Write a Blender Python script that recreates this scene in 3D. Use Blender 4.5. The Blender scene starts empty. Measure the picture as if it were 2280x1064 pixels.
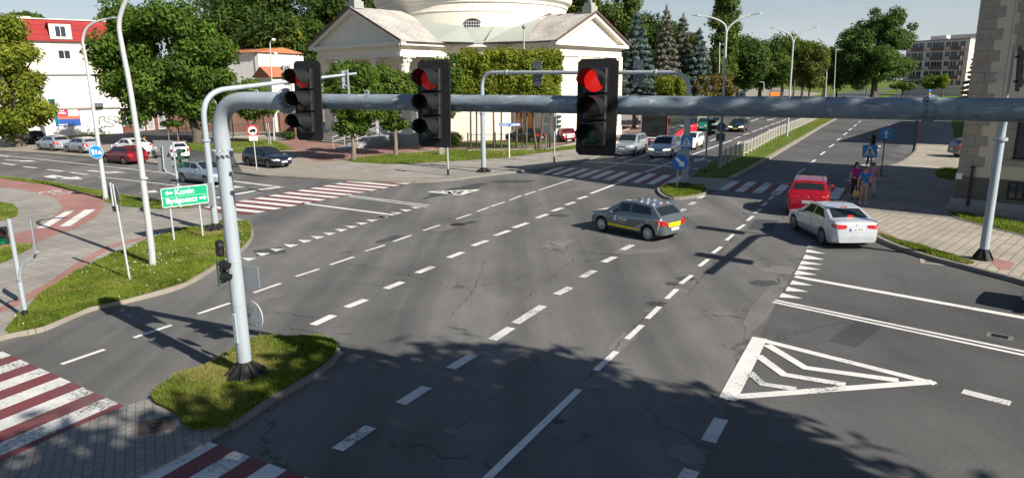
import bpy, bmesh, math, random
import numpy as np
from mathutils import Vector, Matrix
from mathutils.geometry import tessellate_polygon
rad = math.radians
scene = bpy.context.scene
COL = scene.collection
# ---------------------------------------------------------------- camera
CAMH = 5.7; TH = rad(12.9); RO = rad(-0.59); FPX = 1520.0; CX = 1140.0; CY = 532.0
_f = np.array([0, math.cos(TH), -math.sin(TH)]); _r0 = np.array([1.0, 0, 0]); _u0 = np.cross(_r0, _f)
_r = math.cos(RO)*_r0 + math.sin(RO)*_u0
_u = -math.sin(RO)*_r0 + math.cos(RO)*_u0
cam_d = bpy.data.cameras.new('camera'); cam = bpy.data.objects.new('camera', cam_d); COL.objects.link(cam)
cam_d.sensor_width = 36; cam_d.lens = 24.0; cam_d.clip_end = 3000; cam_d.clip_start = 0.1
cam.matrix_world = Matrix(((_r[0], _u[0], -_f[0], 0), (_r[1], _u[1], -_f[1], 0), (_r[2], _u[2], -_f[2], CAMH), (0, 0, 0, 1)))
scene.camera = cam
# ---------------------------------------------------------------- sky and sun
SUN_EL = rad(34.2); SUN_AZ = rad(130.2)          # azimuth clockwise from +Y
world = bpy.data.worlds.new('World'); scene.world = world; world.use_nodes = True
nt = world.node_tree; bg = nt.nodes['Background']
sky = nt.nodes.new('ShaderNodeTexSky'); sky.sky_type = 'NISHITA'; sky.sun_disc = False
sky.sun_elevation = SUN_EL; sky.sun_rotation = SUN_AZ; sky.air_density = 1.0; sky.dust_density = 0.5; sky.ozone_density = 2.0
# thin bright haze and faint cloud low over the horizon
_g = nt.nodes.new('ShaderNodeNewGeometry'); _sx = nt.nodes.new('ShaderNodeSeparateXYZ'); _tc = nt.nodes.new('ShaderNodeTexCoord')
nt.links.new(_tc.outputs['Generated'], _sx.inputs[0])
_mr = nt.nodes.new('ShaderNodeMapRange'); nt.links.new(_sx.outputs[2], _mr.inputs[0]); _mr.inputs[1].default_value = 0.0; _mr.inputs[2].default_value = 0.22; _mr.inputs[3].default_value = 0.9; _mr.inputs[4].default_value = 0.0
_mp = nt.nodes.new('ShaderNodeMapping'); _mp.inputs[3].default_value = (1, 1, 5); nt.links.new(_tc.outputs['Generated'], _mp.inputs[0])
_ns = nt.nodes.new('ShaderNodeTexNoise'); nt.links.new(_mp.outputs[0], _ns.inputs['Vector']); _ns.inputs['Scale'].default_value = 3.0; _ns.inputs['Detail'].default_value = 6
_m2 = nt.nodes.new('ShaderNodeMapRange'); nt.links.new(_ns.outputs[0], _m2.inputs[0]); _m2.inputs[1].default_value = 0.3; _m2.inputs[2].default_value = 0.7; _m2.inputs[3].default_value = 0.72; _m2.inputs[4].default_value = 1.15
_mu = nt.nodes.new('ShaderNodeMath'); _mu.operation = 'MULTIPLY'; _mu.use_clamp = True; nt.links.new(_mr.outputs[0], _mu.inputs[0]); nt.links.new(_m2.outputs[0], _mu.inputs[1])
_mx = nt.nodes.new('ShaderNodeMix'); _mx.data_type = 'RGBA'; nt.links.new(_mu.outputs[0], _mx.inputs[0]); nt.links.new(sky.outputs[0], _mx.inputs[6]); _mx.inputs[7].default_value = (7.6, 8.2, 9.0, 1)
nt.links.new(_mx.outputs[2], bg.inputs[0]); bg.inputs[1].default_value = 0.052
sd = bpy.data.lights.new('sun', 'SUN'); sd.energy = 5.0; sd.angle = rad(0.5); sd.color = (1.0, 0.93, 0.82)
sun = bpy.data.objects.new('sun', sd); COL.objects.link(sun)
SDIR = Vector((math.sin(SUN_AZ)*math.cos(SUN_EL), math.cos(SUN_AZ)*math.cos(SUN_EL), math.sin(SUN_EL)))
sun.rotation_euler = SDIR.to_track_quat('Z', 'Y').to_euler(); sun.location = (40, -40, 60)
scene.view_settings.view_transform = 'Standard'; scene.view_settings.look = 'None'
scene.view_settings.exposure = 0.75; scene.view_settings.gamma = 1.0
scene.render.engine = 'CYCLES'

# ---------------------------------------------------------------- survey helpers: where a feature seen in the photo stands
def ray(px, py): return _f + (px-CX)/FPX*_r - (py-CY)/FPX*_u
def G(px, py, z=0.0):
    d = ray(px, py); t = (CAMH-z)/(-d[2]); return Vector((d[0]*t, d[1]*t, z))
def AT(px, py, y):
    d = ray(px, py); t = y/d[1]; return Vector((d[0]*t, d[1]*t, CAMH+d[2]*t))
def HT(px, py, g):
    d = ray(px, py); t = math.hypot(g[0], g[1])/math.hypot(d[0], d[1]); return CAMH+d[2]*t
def MPP(y): return y/FPX            # metres per photo pixel at that depth

# ---------------------------------------------------------------- tagging
def tag(o, label=None, cat=None, group=None, kind=None):
    if label: o['label'] = label
    if cat: o['category'] = cat
    if group: o['group'] = group
    if kind: o['kind'] = kind
    return o
def empty(name, loc, rz=0.0, label=None, cat=None, group=None):
    o = bpy.data.objects.new(name, None); o.empty_display_size = 0.3; COL.objects.link(o)
    o.location = loc; o.rotation_euler = (0, 0, rz)
    return tag(o, label, cat, group)
def copy_tree(o, parent=None):
    c = o.copy(); COL.objects.link(c); c.parent = parent
    for ch in [x for x in bpy.data.objects if x.parent == o]: copy_tree(ch, c)
    return c

# ---------------------------------------------------------------- mesh builder
class MB:
    def __init__(s): s.v = []; s.f = []; s.m = []; s.cur = 0
    def add(s, vs, fs, M=None):
        b = len(s.v)
        if M is not None: vs = [M @ Vector(v) for v in vs]
        s.v += [tuple(v) for v in vs]; s.f += [tuple(b+i for i in f) for f in fs]; s.m += [s.cur]*len(fs); return s
    def box(s, x0, x1, y0, y1, z0, z1, M=None):
        return s.add([(x0,y0,z0),(x1,y0,z0),(x1,y1,z0),(x0,y1,z0),(x0,y0,z1),(x1,y0,z1),(x1,y1,z1),(x0,y1,z1)],
                     [(0,3,2,1),(4,5,6,7),(0,1,5,4),(1,2,6,5),(2,3,7,6),(3,0,4,7)], M)
    def rbox(s, x0, x1, y0, y1, z0, z1, r, M=None):   # box with chamfered vertical+horizontal edges
        vs = []; fs = []
        rings = [(z0, r), (z0+r, 0), (z1-r, 0), (z1, r)]
        for z, q in rings:
            a = r+q*0.6
            vs += [(x0+a,y0+q,z),(x1-a,y0+q,z),(x1-q,y0+a,z),(x1-q,y1-a,z),(x1-a,y1-q,z),(x0+a,y1-q,z),(x0+q,y1-a,z),(x0+q,y0+a,z)]
        for k in range(3):
            for i in range(8): j = (i+1) % 8; fs.append((k*8+i, k*8+j, k*8+8+j, k*8+8+i))
        fs.append(tuple(reversed(range(8)))); fs.append(tuple(range(24, 32)))
        return s.add(vs, fs, M)
    def tube(s, pts, rads, n=12, caps=True, M=None):
        pts = [Vector(p) for p in pts]
        if not isinstance(rads, (list, tuple)): rads = [rads]*len(pts)
        vs = []; fs = []; prev = None
        for i, p in enumerate(pts):
            t = (pts[min(i+1, len(pts)-1)]-pts[max(i-1, 0)]).normalized()
            if prev is None:
                a = Vector((0, 0, 1)) if abs(t.z) < 0.9 else Vector((1, 0, 0))
                u = t.cross(a).normalized()
            else:
                u = (prev - t*prev.dot(t)).normalized()
            prev = u; w = t.cross(u)
            for k in range(n):
                an = 2*math.pi*k/n; vs.append(p+(u*math.cos(an)+w*math.sin(an))*rads[i])
        for i in range(len(pts)-1):
            for k in range(n): j = (k+1) % n; fs.append((i*n+k, i*n+j, i*n+n+j, i*n+n+k))
        if caps: fs.append(tuple(reversed(range(n)))); fs.append(tuple(range((len(pts)-1)*n, len(pts)*n)))
        return s.add(vs, fs, M)
    def lathe(s, prof, n=24, M=None, closed=True):      # prof [(r,z)]
        vs = []; fs = []
        for r, z in prof:
            for k in range(n): an = 2*math.pi*k/n; vs.append((r*math.cos(an), r*math.sin(an), z))
        for i in range(len(prof)-1):
            for k in range(n): j = (k+1) % n; fs.append((i*n+k, i*n+j, i*n+n+j, i*n+n+k))
        if closed: fs.append(tuple(reversed(range(n)))); fs.append(tuple(range((len(prof)-1)*n, len(prof)*n)))
        return s.add(vs, fs, M)
    def prism(s, poly, z0, z1, M=None, bottom=True):    # poly 2d list, concave allowed
        n = len(poly); P3 = [Vector((p[0], p[1], 0)) for p in poly]
        area = sum(P3[i].x*P3[(i+1) % n].y-P3[(i+1) % n].x*P3[i].y for i in range(n))
        if area < 0: P3.reverse()
        tris = tessellate_polygon([P3])
        vs = [(p.x, p.y, z1) for p in P3]; fs = []
        for t in tris:
            a, b, c = (P3[i] for i in t)
            fs.append(tuple(t) if (b-a).cross(c-a).z > 0 else (t[0], t[2], t[1]))
        if z0 is not None:
            vs += [(p.x, p.y, z0) for p in P3]
            for i in range(n): j = (i+1) % n; fs.append((n+i, n+j, j, i))
            if bottom: fs += [tuple(n+i for i in reversed(f)) for f in list(fs[:len(tris)])]
        return s.add(vs, fs, M)
    def sphere(s, c, r, n=12, m=8, M=None):
        c = Vector(c); rr = r if isinstance(r, (tuple, list)) else (r, r, r); vs = []; fs = []
        for i in range(m+1):
            ph = math.pi*i/m
            for k in range(n):
                an = 2*math.pi*k/n
                vs.append((c.x+rr[0]*math.sin(ph)*math.cos(an), c.y+rr[1]*math.sin(ph)*math.sin(an), c.z+rr[2]*math.cos(ph)))
        for i in range(m):
            for k in range(n): j = (k+1) % n; fs.append((i*n+k, i*n+n+k, i*n+n+j, i*n+j))
        return s.add(vs, fs, M)
    def build(s, name, mat, parent=None, smooth=0, kind=None, label=None):
        me = bpy.data.meshes.new(name); me.from_pydata([tuple(v) for v in s.v], [], s.f); me.update()
        for m in (mat if isinstance(mat, (list, tuple)) else [mat]): me.materials.append(m)
        if isinstance(mat, (list, tuple)): me.polygons.foreach_set('material_index', s.m)
        if smooth:
            me.polygons.foreach_set('use_smooth', [True]*len(me.polygons)); me.set_sharp_from_angle(angle=rad(smooth))
        o = bpy.data.objects.new(name, me); COL.objects.link(o); o.parent = parent
        if kind: o['kind'] = kind
        if label: o['label'] = label
        return o
def RM(rx=0, ry=0, rz=0, loc=(0, 0, 0)):
    return Matrix.Translation(Vector(loc)) @ Matrix.Rotation(rz, 4, 'Z') @ Matrix.Rotation(ry, 4, 'Y') @ Matrix.Rotation(rx, 4, 'X')
def text_mesh(txt, size, M, name, mat, parent, extrude=0.004, align='CENTER', bold=0.0, sx=1.0):
    cu = bpy.data.curves.new('t', 'FONT'); cu.body = txt; cu.size = size; cu.align_x = align; cu.align_y = 'CENTER'
    cu.extrude = extrude; cu.offset = bold
    to = bpy.data.objects.new('t', cu); COL.objects.link(to)
    dg = bpy.context.evaluated_depsgraph_get(); dg.update()
    me = bpy.data.meshes.new_from_object(to.evaluated_get(dg)); bpy.data.objects.remove(to)
    me.transform(M @ Matrix.Diagonal((sx, 1, 1, 1))); me.materials.clear(); me.materials.append(mat); me.name = name
    o = bpy.data.objects.new(name, me); COL.objects.link(o); o.parent = parent
    return o

# ---------------------------------------------------------------- materials
def newmat(name):
    m = bpy.data.materials.new(name); m.use_nodes = True
    return m, m.node_tree, m.node_tree.nodes['Principled BSDF']
def node(t, typ, **kw):
    n = t.nodes.new(typ)
    for k, v in kw.items(): setattr(n, k, v)
    return n
def mixc(t, fac, a, b, blend='MIX'):
    n = node(t, 'ShaderNodeMix', data_type='RGBA', blend_type=blend)
    for sock, val in ((n.inputs[0], fac), (n.inputs[6], a), (n.inputs[7], b)):
        if hasattr(val, 'links') or isinstance(val, bpy.types.NodeSocket): t.links.new(val, sock)
        elif isinstance(val, (int, float)): sock.default_value = val
        else: sock.default_value = (*val[:3], 1)
    return n.outputs[2]
def ramp(t, inp, a, b, lo=0.0, hi=1.0):
    n = node(t, 'ShaderNodeMapRange'); n.clamp = True
    t.links.new(inp, n.inputs[0]); n.inputs[1].default_value = a; n.inputs[2].default_value = b
    n.inputs[3].default_value = lo; n.inputs[4].default_value = hi
    return n.outputs[0]
def coords(t, scale=(1, 1, 1), rz=0.0, kind='Object'):
    tc = node(t, 'ShaderNodeTexCoord'); mp = node(t, 'ShaderNodeMapping')
    t.links.new(tc.outputs[kind], mp.inputs[0]); mp.inputs[3].default_value = scale; mp.inputs[2].default_value = (0, 0, rz)
    return mp.outputs[0]
def noise(t, vec, scale, detail=4, rough=0.6, out=0):
    n = node(t, 'ShaderNodeTexNoise'); t.links.new(vec, n.inputs['Vector']); n.inputs['Scale'].default_value = scale
    n.inputs['Detail'].default_value = detail; n.inputs['Roughness'].default_value = rough
    return n.outputs[out]
def bump(t, bs, h, strength=0.3, dist=0.02):
    n = node(t, 'ShaderNodeBump'); t.links.new(h, n.inputs['Height']); n.inputs['Strength'].default_value = strength
    n.inputs['Distance'].default_value = dist; t.links.new(n.outputs[0], bs.inputs['Normal'])
def simple(name, col, rough=0.5, metal=0.0, coat=0.0, emit=None, estr=0.0, var=0.0, vscale=3.0, bmp=0.0):
    m, t, b = newmat(name); b.inputs['Base Color'].default_value = (*col, 1); b.inputs['Roughness'].default_value = rough
    b.inputs['Metallic'].default_value = metal; b.inputs['Coat Weight'].default_value = coat; b.inputs['Coat Roughness'].default_value = 0.04
    if emit: b.inputs['Emission Color'].default_value = (*emit, 1); b.inputs['Emission Strength'].default_value = estr
    if var:
        v = coords(t); n = noise(t, v, vscale, 5, 0.65)
        f = ramp(t, n, 0.3, 0.7, 1-var, 1+var*0.6)
        mm = node(t, 'ShaderNodeVectorMath', operation='SCALE'); mm.inputs[0].default_value = col
        t.links.new(f, mm.inputs['Scale']); t.links.new(mm.outputs[0], b.inputs['Base Color'])
        if bmp: bump(t, b, n, bmp)
    return m
ROADAZ = rad(27.5)
def asphalt_mat(name, base=0.085, tint=(1.0, 0.985, 0.97), cracks=0.5, streak=0.35):
    m, t, b = newmat(name); v = coords(t)
    big = noise(t, v, 0.11, 4, 0.55); mid = noise(t, v, 0.9, 6, 0.7); fine = noise(t, v, 16, 6, 0.95)
    sv = coords(t, (0.55, 0.035, 1), ROADAZ); st = noise(t, sv, 1.0, 4, 0.6)
    f1 = ramp(t, big, 0.3, 0.7, 0.74, 1.3); f2 = ramp(t, mid, 0.25, 0.75, 0.88, 1.13); f3 = ramp(t, fine, 0.28, 0.72, 0.62, 1.42)
    f4 = ramp(t, st, 0.3, 0.7, 1-streak*0.5, 1+streak*0.5)
    def mul(a, c):
        n = node(t, 'ShaderNodeMath', operation='MULTIPLY'); t.links.new(a, n.inputs[0]); t.links.new(c, n.inputs[1]); return n.outputs[0]
    tot = mul(mul(f1, f2), mul(f3, f4))
    if cracks:
        dn = node(t, 'ShaderNodeVectorMath', operation='MULTIPLY_ADD')
        nc = noise(t, v, 1.3, 4, 0.7, 1); t.links.new(nc, dn.inputs[0]); dn.inputs[1].default_value = (1.4, 1.4, 0); t.links.new(v, dn.inputs[2])
        vo = node(t, 'ShaderNodeTexVoronoi', feature='DISTANCE_TO_EDGE'); vo.inputs['Scale'].default_value = 0.16
        t.links.new(dn.outputs[0], vo.inputs['Vector'])
        ck = ramp(t, vo.outputs[0], 0.0015, 0.005, 0.0, 1.0)
        mask = ramp(t, noise(t, v, 0.25, 2, 0.5), 0.5, 0.56, 0.0, 1.0)
        inv = node(t, 'ShaderNodeMath', operation='SUBTRACT'); inv.inputs[0].default_value = 1.0; t.links.new(mask, inv.inputs[1])
        mx = node(t, 'ShaderNodeMath', operation='MAXIMUM'); t.links.new(ck, mx.inputs[0]); t.links.new(inv.outputs[0], mx.inputs[1])
        tot = mul(tot, ramp(t, mx.outputs[0], 0, 1, 1-cracks, 1.0))
    mm = node(t, 'ShaderNodeVectorMath', operation='SCALE'); mm.inputs[0].default_value = tuple(base*c for c in tint)
    t.links.new(tot, mm.inputs['Scale']); t.links.new(mm.outputs[0], b.inputs['Base Color'])
    t.links.new(ramp(t, st, 0.3, 0.7, 0.72, 0.88), b.inputs['Roughness']); b.inputs['Specular IOR Level'].default_value = 0.35
    bump(t, b, fine, 0.35, 0.01)
    return m
def paver_mat(name, c1, c2, mortar, scale=1.0, bw=0.2, bh=0.1, rz=0.0, var=0.2, msize=0.012, offs=0.5):
    m, t, b = newmat(name); v = coords(t, (1, 1, 1), rz)
    br = node(t, 'ShaderNodeTexBrick'); t.links.new(v, br.inputs['Vector']); br.offset = offs
    br.inputs['Scale'].default_value = scale; br.inputs['Brick Width'].default_value = bw; br.inputs['Row Height'].default_value = bh
    br.inputs['Mortar Size'].default_value = msize; br.inputs['Color1'].default_value = (*c1, 1); br.inputs['Color2'].default_value = (*c2, 1)
    br.inputs['Mortar'].default_value = (*mortar, 1)
    n1 = noise(t, v, 0.35, 5, 0.6); n2 = noise(t, v, 9, 4, 0.8)
    a = ramp(t, n1, 0.3, 0.7, 1-var, 1+var); c = ramp(t, n2, 0.25, 0.75, 0.86, 1.12)
    mu = node(t, 'ShaderNodeMath', operation='MULTIPLY'); t.links.new(a, mu.inputs[0]); t.links.new(c, mu.inputs[1])
    mm = node(t, 'ShaderNodeVectorMath', operation='SCALE'); t.links.new(br.outputs[0], mm.inputs[0]); t.links.new(mu.outputs[0], mm.inputs['Scale'])
    t.links.new(mm.outputs[0], b.inputs['Base Color']); b.inputs['Roughness'].default_value = 0.9
    bump(t, b, br.outputs[1], -0.3, 0.01)
    return m
def paint_mat(name, col, under=(0.085, 0.083, 0.08), wear=0.5):
    m, t, b = newmat(name); v = coords(t)
    n1 = noise(t, v, 18, 8, 0.8); n2 = noise(t, v, 0.7, 3, 0.6)
    ad = node(t, 'ShaderNodeMath', operation='ADD'); t.links.new(n1, ad.inputs[0]); t.links.new(ramp(t, n2, 0.3, 0.7, -0.12, 0.12), ad.inputs[1])
    f = ramp(t, ad.outputs[0], 0.30+0.22*wear, 0.40+0.22*wear, 0.0, 1.0)
    dirt = ramp(t, noise(t, v, 1.6, 5, 0.7), 0.3, 0.75, 0.72, 1.0)
    mm = node(t, 'ShaderNodeVectorMath', operation='SCALE'); mm.inputs[0].default_value = col; t.links.new(dirt, mm.inputs['Scale'])
    c = mixc(t, f, under, mm.outputs[0]); t.links.new(c, b.inputs['Base Color']); b.inputs['Roughness'].default_value = 0.75
    return m
def grass_mat(name, a=(0.075, 0.125, 0.018), c=(0.15, 0.20, 0.03), dry=(0.22, 0.19, 0.07), dryamt=0.5):
    m, t, b = newmat(name); v = coords(t)
    n1 = noise(t, v, 1.2, 5, 0.7); n2 = noise(t, v, 22, 4, 0.85); n3 = noise(t, v, 0.5, 4, 0.6)
    x = mixc(t, ramp(t, n1, 0.3, 0.7), a, c); x = mixc(t, ramp(t, n3, 0.62-0.15*dryamt, 0.8), x, dry)
    x = mixc(t, ramp(t, n2, 0.25, 0.7, 0.55, 0.0), x, (0.03, 0.04, 0.01)); t.links.new(x, b.inputs['Base Color'])
    b.inputs['Roughness'].default_value = 0.95; b.inputs['Specular IOR Level'].default_value = 0.1; bump(t, b, n2, 0.8, 0.05)
    return m
def leaf_mat(name, dark, light, hue2=None, trans=0.3):
    m, t, b = newmat(name)
    geo = node(t, 'ShaderNodeNewGeometry'); v = coords(t)
    n = noise(t, v, 0.6, 3, 0.6)
    ad = node(t, 'ShaderNodeMath', operation='ADD'); t.links.new(ramp(t, geo.outputs['Random Per Island'], 0, 1, -0.3, 0.3), ad.inputs[0]); t.links.new(ramp(t, n, 0.3, 0.7), ad.inputs[1])
    c = mixc(t, ad.outputs[0], dark, light)
    if hue2: c = mixc(t, ramp(t, noise(t, v, 0.28, 3, 0.5), 0.56, 0.64), c, hue2)
    t.links.new(c, b.inputs['Base Color']); b.inputs['Roughness'].default_value = 0.65; b.inputs['Specular IOR Level'].default_value = 0.18
    tr = node(t, 'ShaderNodeBsdfTranslucent'); t.links.new(mixc(t, 1.0, c, (1.0, 1.2, 0.5), 'MULTIPLY'), tr.inputs[0])
    mx = node(t, 'ShaderNodeMixShader'); mx.inputs[0].default_value = trans
    t.links.new(b.outputs[0], mx.inputs[1]); t.links.new(tr.outputs[0], mx.inputs[2])
    t.links.new(mx.outputs[0], t.nodes['Material Output'].inputs[0])
    return m
def stain_mat(name, col, dirt, rough=0.8, scale=1.2, amt=0.5, vert=True, bmp=0.0):   # wall/metal with weathering streaks
    m, t, b = newmat(name); v = coords(t, (1, 1, 0.25 if vert else 1))
    n1 = noise(t, v, scale, 6, 0.7); n2 = noise(t, coords(t), scale*6, 5, 0.75)
    f = node(t, 'ShaderNodeMath', operation='MULTIPLY'); t.links.new(ramp(t, n1, 0.42, 0.75), f.inputs[0]); t.links.new(ramp(t, n2, 0.3, 0.7, 0.4, 1.0), f.inputs[1])
    f2 = node(t, 'ShaderNodeMath', operation='MULTIPLY'); t.links.new(f.outputs[0], f2.inputs[0]); f2.inputs[1].default_value = amt
    c = mixc(t, f2.outputs[0], col, dirt); t.links.new(c, b.inputs['Base Color']); b.inputs['Roughness'].default_value = rough
    if bmp: bump(t, b, n2, bmp, 0.01)
    return m
def beam_mat(name, col, dirt):
    m, t, b = newmat(name); v = coords(t, (.35, .35, 1.6)); n1 = noise(t, v, 2.2, 8, .78); n2 = noise(t, coords(t), 5.5, 6, .8)
    vo = node(t, 'ShaderNodeTexNoise'); t.links.new(coords(t, (1.2, 1.2, 5)), vo.inputs['Vector']); vo.inputs['Scale'].default_value = 3; vo.inputs['Detail'].default_value = 8
    a = ramp(t, n1, .44, .66, 0, .75); c2 = ramp(t, n2, .52, .68, 0, .8)
    mx = node(t, 'ShaderNodeMath', operation='MAXIMUM'); t.links.new(a, mx.inputs[0]); t.links.new(c2, mx.inputs[1])
    c = mixc(t, mx.outputs[0], col, dirt); c = mixc(t, ramp(t, vo.outputs[0], .60, .66, 0, .7), c, (.50, .53, .55)); c = mixc(t, ramp(t, n2, .30, .36, .9, 0), c, (.02, .02, .022))
    t.links.new(c, b.inputs['Base Color']); b.inputs['Roughness'].default_value = .6; bump(t, b, n2, .25, .01); return m
def glass_mat(name, col=(0.02, 0.025, 0.03), rough=0.05):
    m, t, b = newmat(name); b.inputs['Base Color'].default_value = (*col, 1); b.inputs['Roughness'].default_value = rough
    b.inputs['Specular IOR Level'].default_value = 0.5
    return m
def carpaint(name, col, metal=0.35, rough=0.24):
    m, t, b = newmat(name); v = coords(t)
    d = ramp(t, noise(t, v, 2.5, 4, 0.6), 0.3, 0.7, 0.9, 1.05)
    mm = node(t, 'ShaderNodeVectorMath', operation='SCALE'); mm.inputs[0].default_value = col; t.links.new(d, mm.inputs['Scale'])
    t.links.new(mm.outputs[0], b.inputs['Base Color']); b.inputs['Roughness'].default_value = rough; b.inputs['Metallic'].default_value = metal
    b.inputs['Coat Weight'].default_value = 0.8; b.inputs['Coat Roughness'].default_value = 0.06
    return m
def wood_like(name, a, b_, scale=4): return stain_mat(name, a, b_, 0.85, scale, 0.9)
M = {}
M['asphalt'] = asphalt_mat('asphalt', 0.112, (1.0, 0.98, 0.955), streak=0.75)
M['asphalt_new'] = asphalt_mat('asphalt_side', 0.082, (1, 1, 0.99), cracks=0.25, streak=0.2)
M['patch_light'] = asphalt_mat('patch_light', 0.145, (1, 0.95, 0.92), cracks=0.3, streak=0.1)
M['patch_dark'] = asphalt_mat('patch_dark', 0.055, (0.95, 1, 1.05), cracks=0, streak=0.1)
M['white'] = paint_mat('road_paint_white', (0.74, 0.73, 0.70), wear=0.1)
M['white_worn'] = paint_mat('road_paint_white_worn', (0.66, 0.66, 0.64), wear=0.3)
M['red'] = paint_mat('road_paint_red', (0.18, 0.046, 0.052), wear=0.2)
M['pave_grey'] = paver_mat('pave_grey', (0.24, 0.225, 0.20), (0.29, 0.27, 0.24), (0.12, 0.11, 0.10), bw=0.5, bh=0.5, rz=rad(30), msize=0.01, offs=0.0)
M['pave_brick'] = paver_mat('pave_brick', (0.22, 0.205, 0.185), (0.30, 0.275, 0.24), (0.07, 0.065, 0.06), bw=0.24, bh=0.16, rz=rad(35), msize=0.014)
M['pave_dark'] = paver_mat('pave_dark', (0.195, 0.19, 0.18), (0.235, 0.23, 0.215), (0.125, 0.12, 0.11), bw=0.2, bh=0.14, rz=rad(62), msize=0.010)
M['pave_sunlit'] = paver_mat('pave_sunlit', (0.30, 0.265, 0.215), (0.37, 0.33, 0.27), (0.13, 0.12, 0.10), bw=0.3, bh=0.3, rz=rad(45), msize=0.016, offs=0.0)  # paler paving tone with the sunlight put into its colour
M['pave_red'] = paver_mat('pave_red', (0.30, 0.145, 0.125), (0.35, 0.18, 0.155), (0.17, 0.09, 0.08), bw=0.2, bh=0.1, rz=rad(30), msize=0.008)
M['pave_church'] = paver_mat('pave_church', (0.25, 0.13, 0.11), (0.30, 0.165, 0.14), (0.13, 0.08, 0.07), bw=0.2, bh=0.1, rz=rad(40), msize=0.008)
M['sandy'] = stain_mat('sandy', (0.27, 0.24, 0.20), (0.16, 0.15, 0.12), 0.95, 0.8, 0.8, vert=False, bmp=0.3)
M['kerb'] = stain_mat('kerb_stone', (0.20, 0.19, 0.17), (0.10, 0.095, 0.08), 0.9, 1.5, 0.7, vert=False, bmp=0.2)
M['grass'] = grass_mat('grass_ground')
M['grass_dry'] = grass_mat('grass_ground_dry', (0.10, 0.13, 0.03), (0.17, 0.18, 0.05), dryamt=1.6)
M['grass_far'] = grass_mat('grass_far', (0.09, 0.14, 0.025), (0.16, 0.21, 0.04), dryamt=0.6)
M['blade'] = leaf_mat('grass_blade', (0.085, 0.13, 0.015), (0.24, 0.29, 0.045), (0.30, 0.28, 0.09), trans=0.35)
# ================================================================ GROUND, ROADS, PAVEMENTS
def wp(pts, z=0.0): return [tuple(G(x, y, z)[:2]) for x, y in pts]
def slab(name, pts, z1, mat, z0=-0.05, world=False):
    mb = MB(); mb.prism(pts if world else wp(pts, z1), z0, z1)
    return mb.build(name, mat, kind='structure')
def strip_pts(pts, w):
    P = [Vector(p[:2]) for p in pts]; L = []; R = []
    for i, p in enumerate(P):
        a = P[max(i-1, 0)]; b = P[min(i+1, len(P)-1)]; t = (b-a).normalized(); n = Vector((-t.y, t.x))
        L.append(p+n*w/2); R.append(p-n*w/2)
    return L+R[::-1]
def smooth_line(P, n=5):
    P = [Vector(p[:2]) for p in P]; out = []
    for i in range(len(P)-1):
        p0 = P[max(i-1, 0)]; p1 = P[i]; p2 = P[i+1]; p3 = P[min(i+2, len(P)-1)]
        for k in range(n):
            t = k/n
            out.append(0.5*((2*p1)+(p2-p0)*t+(2*p0-5*p1+4*p2-p3)*t*t+(-p0+3*p1-3*p2+p3)*t*t*t))
    out.append(P[-1]); return out
def kerb(pts, z=0.14, w=0.15, name='kerb', mat=None, z0=-0.05):
    line = smooth_line([G(x, y, z) for x, y in pts]); mb = MB()
    for a, b in zip(line[:-1], line[1:]):
        q = strip_pts([a, b], w); mb.prism([tuple(v) for v in q], z0, z)
    return mb.build(name, mat or M['kerb'], kind='structure')
# far ground, then the asphalt sheet that all roads share
mb = MB(); mb.prism([(-1200, -60), (1400, -60), (1400, 2200), (-1200, 2200)], None, -0.06)
mb.build('ground', M['grass_far'], kind='structure')
mb = MB(); mb.prism([(-120, -30), (80, -30), (80, 60), (48, 140), (-120, 140)], None, 0.0)
mb.build('road', M['asphalt'], kind='structure')
# the main road running away to the upper right
far_road = [G(1390, 330), G(1600, 262), G(1800, 218), G(1960, 196), G(2130, 196), G(2080, 215), G(2052, 260), G(2048, 290), G(1950, 370)]
mb = MB(); mb.prism([tuple(p[:2]) for p in far_road], None, 0.004); mb.build('road_far', M['asphalt_new'], kind='structure')
# newer asphalt of the side street on the right
slab('road_side', [(1838, 520), (1943, 520), (2000, 545), (2196, 601), (2290, 626), (2700, 700), (2900, 1500), (1500, 1500), (1560, 1064), (1620, 890), (1690, 755), (1740, 655), (1800, 548)], 0.004, M['asphalt_new'], z0=None)
# --- north west pavement, church square, grass: big block C
C_edge = [(-60, 328), (0, 335), (75, 339), (141, 344), (210, 350), (323, 360), (385, 368), (450, 375), (517, 381), (580, 389), (630, 392), (760, 399), (900, 403), (1000, 398), (1080, 388), (1170, 378), (1257, 366), (1341, 343), (1400, 324), (1500, 287), (1580, 262), (1680, 238), (1830, 208)]
C_line = [G(x, y, 0.12) for x, y in C_edge]
poly = [tuple(p[:2]) for p in smooth_line(C_line, 4)] + [(300, 900), (-400, 900), (-400, 90)]
mb = MB(); mb.prism(poly, -0.05, 0.12); mb.build('pavement', M['sandy'], kind='structure')
kerb(C_edge[:21], 0.13)
def sheet(name, pts, z, mat): return slab(name, pts, z, mat, z0=None)
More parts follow.
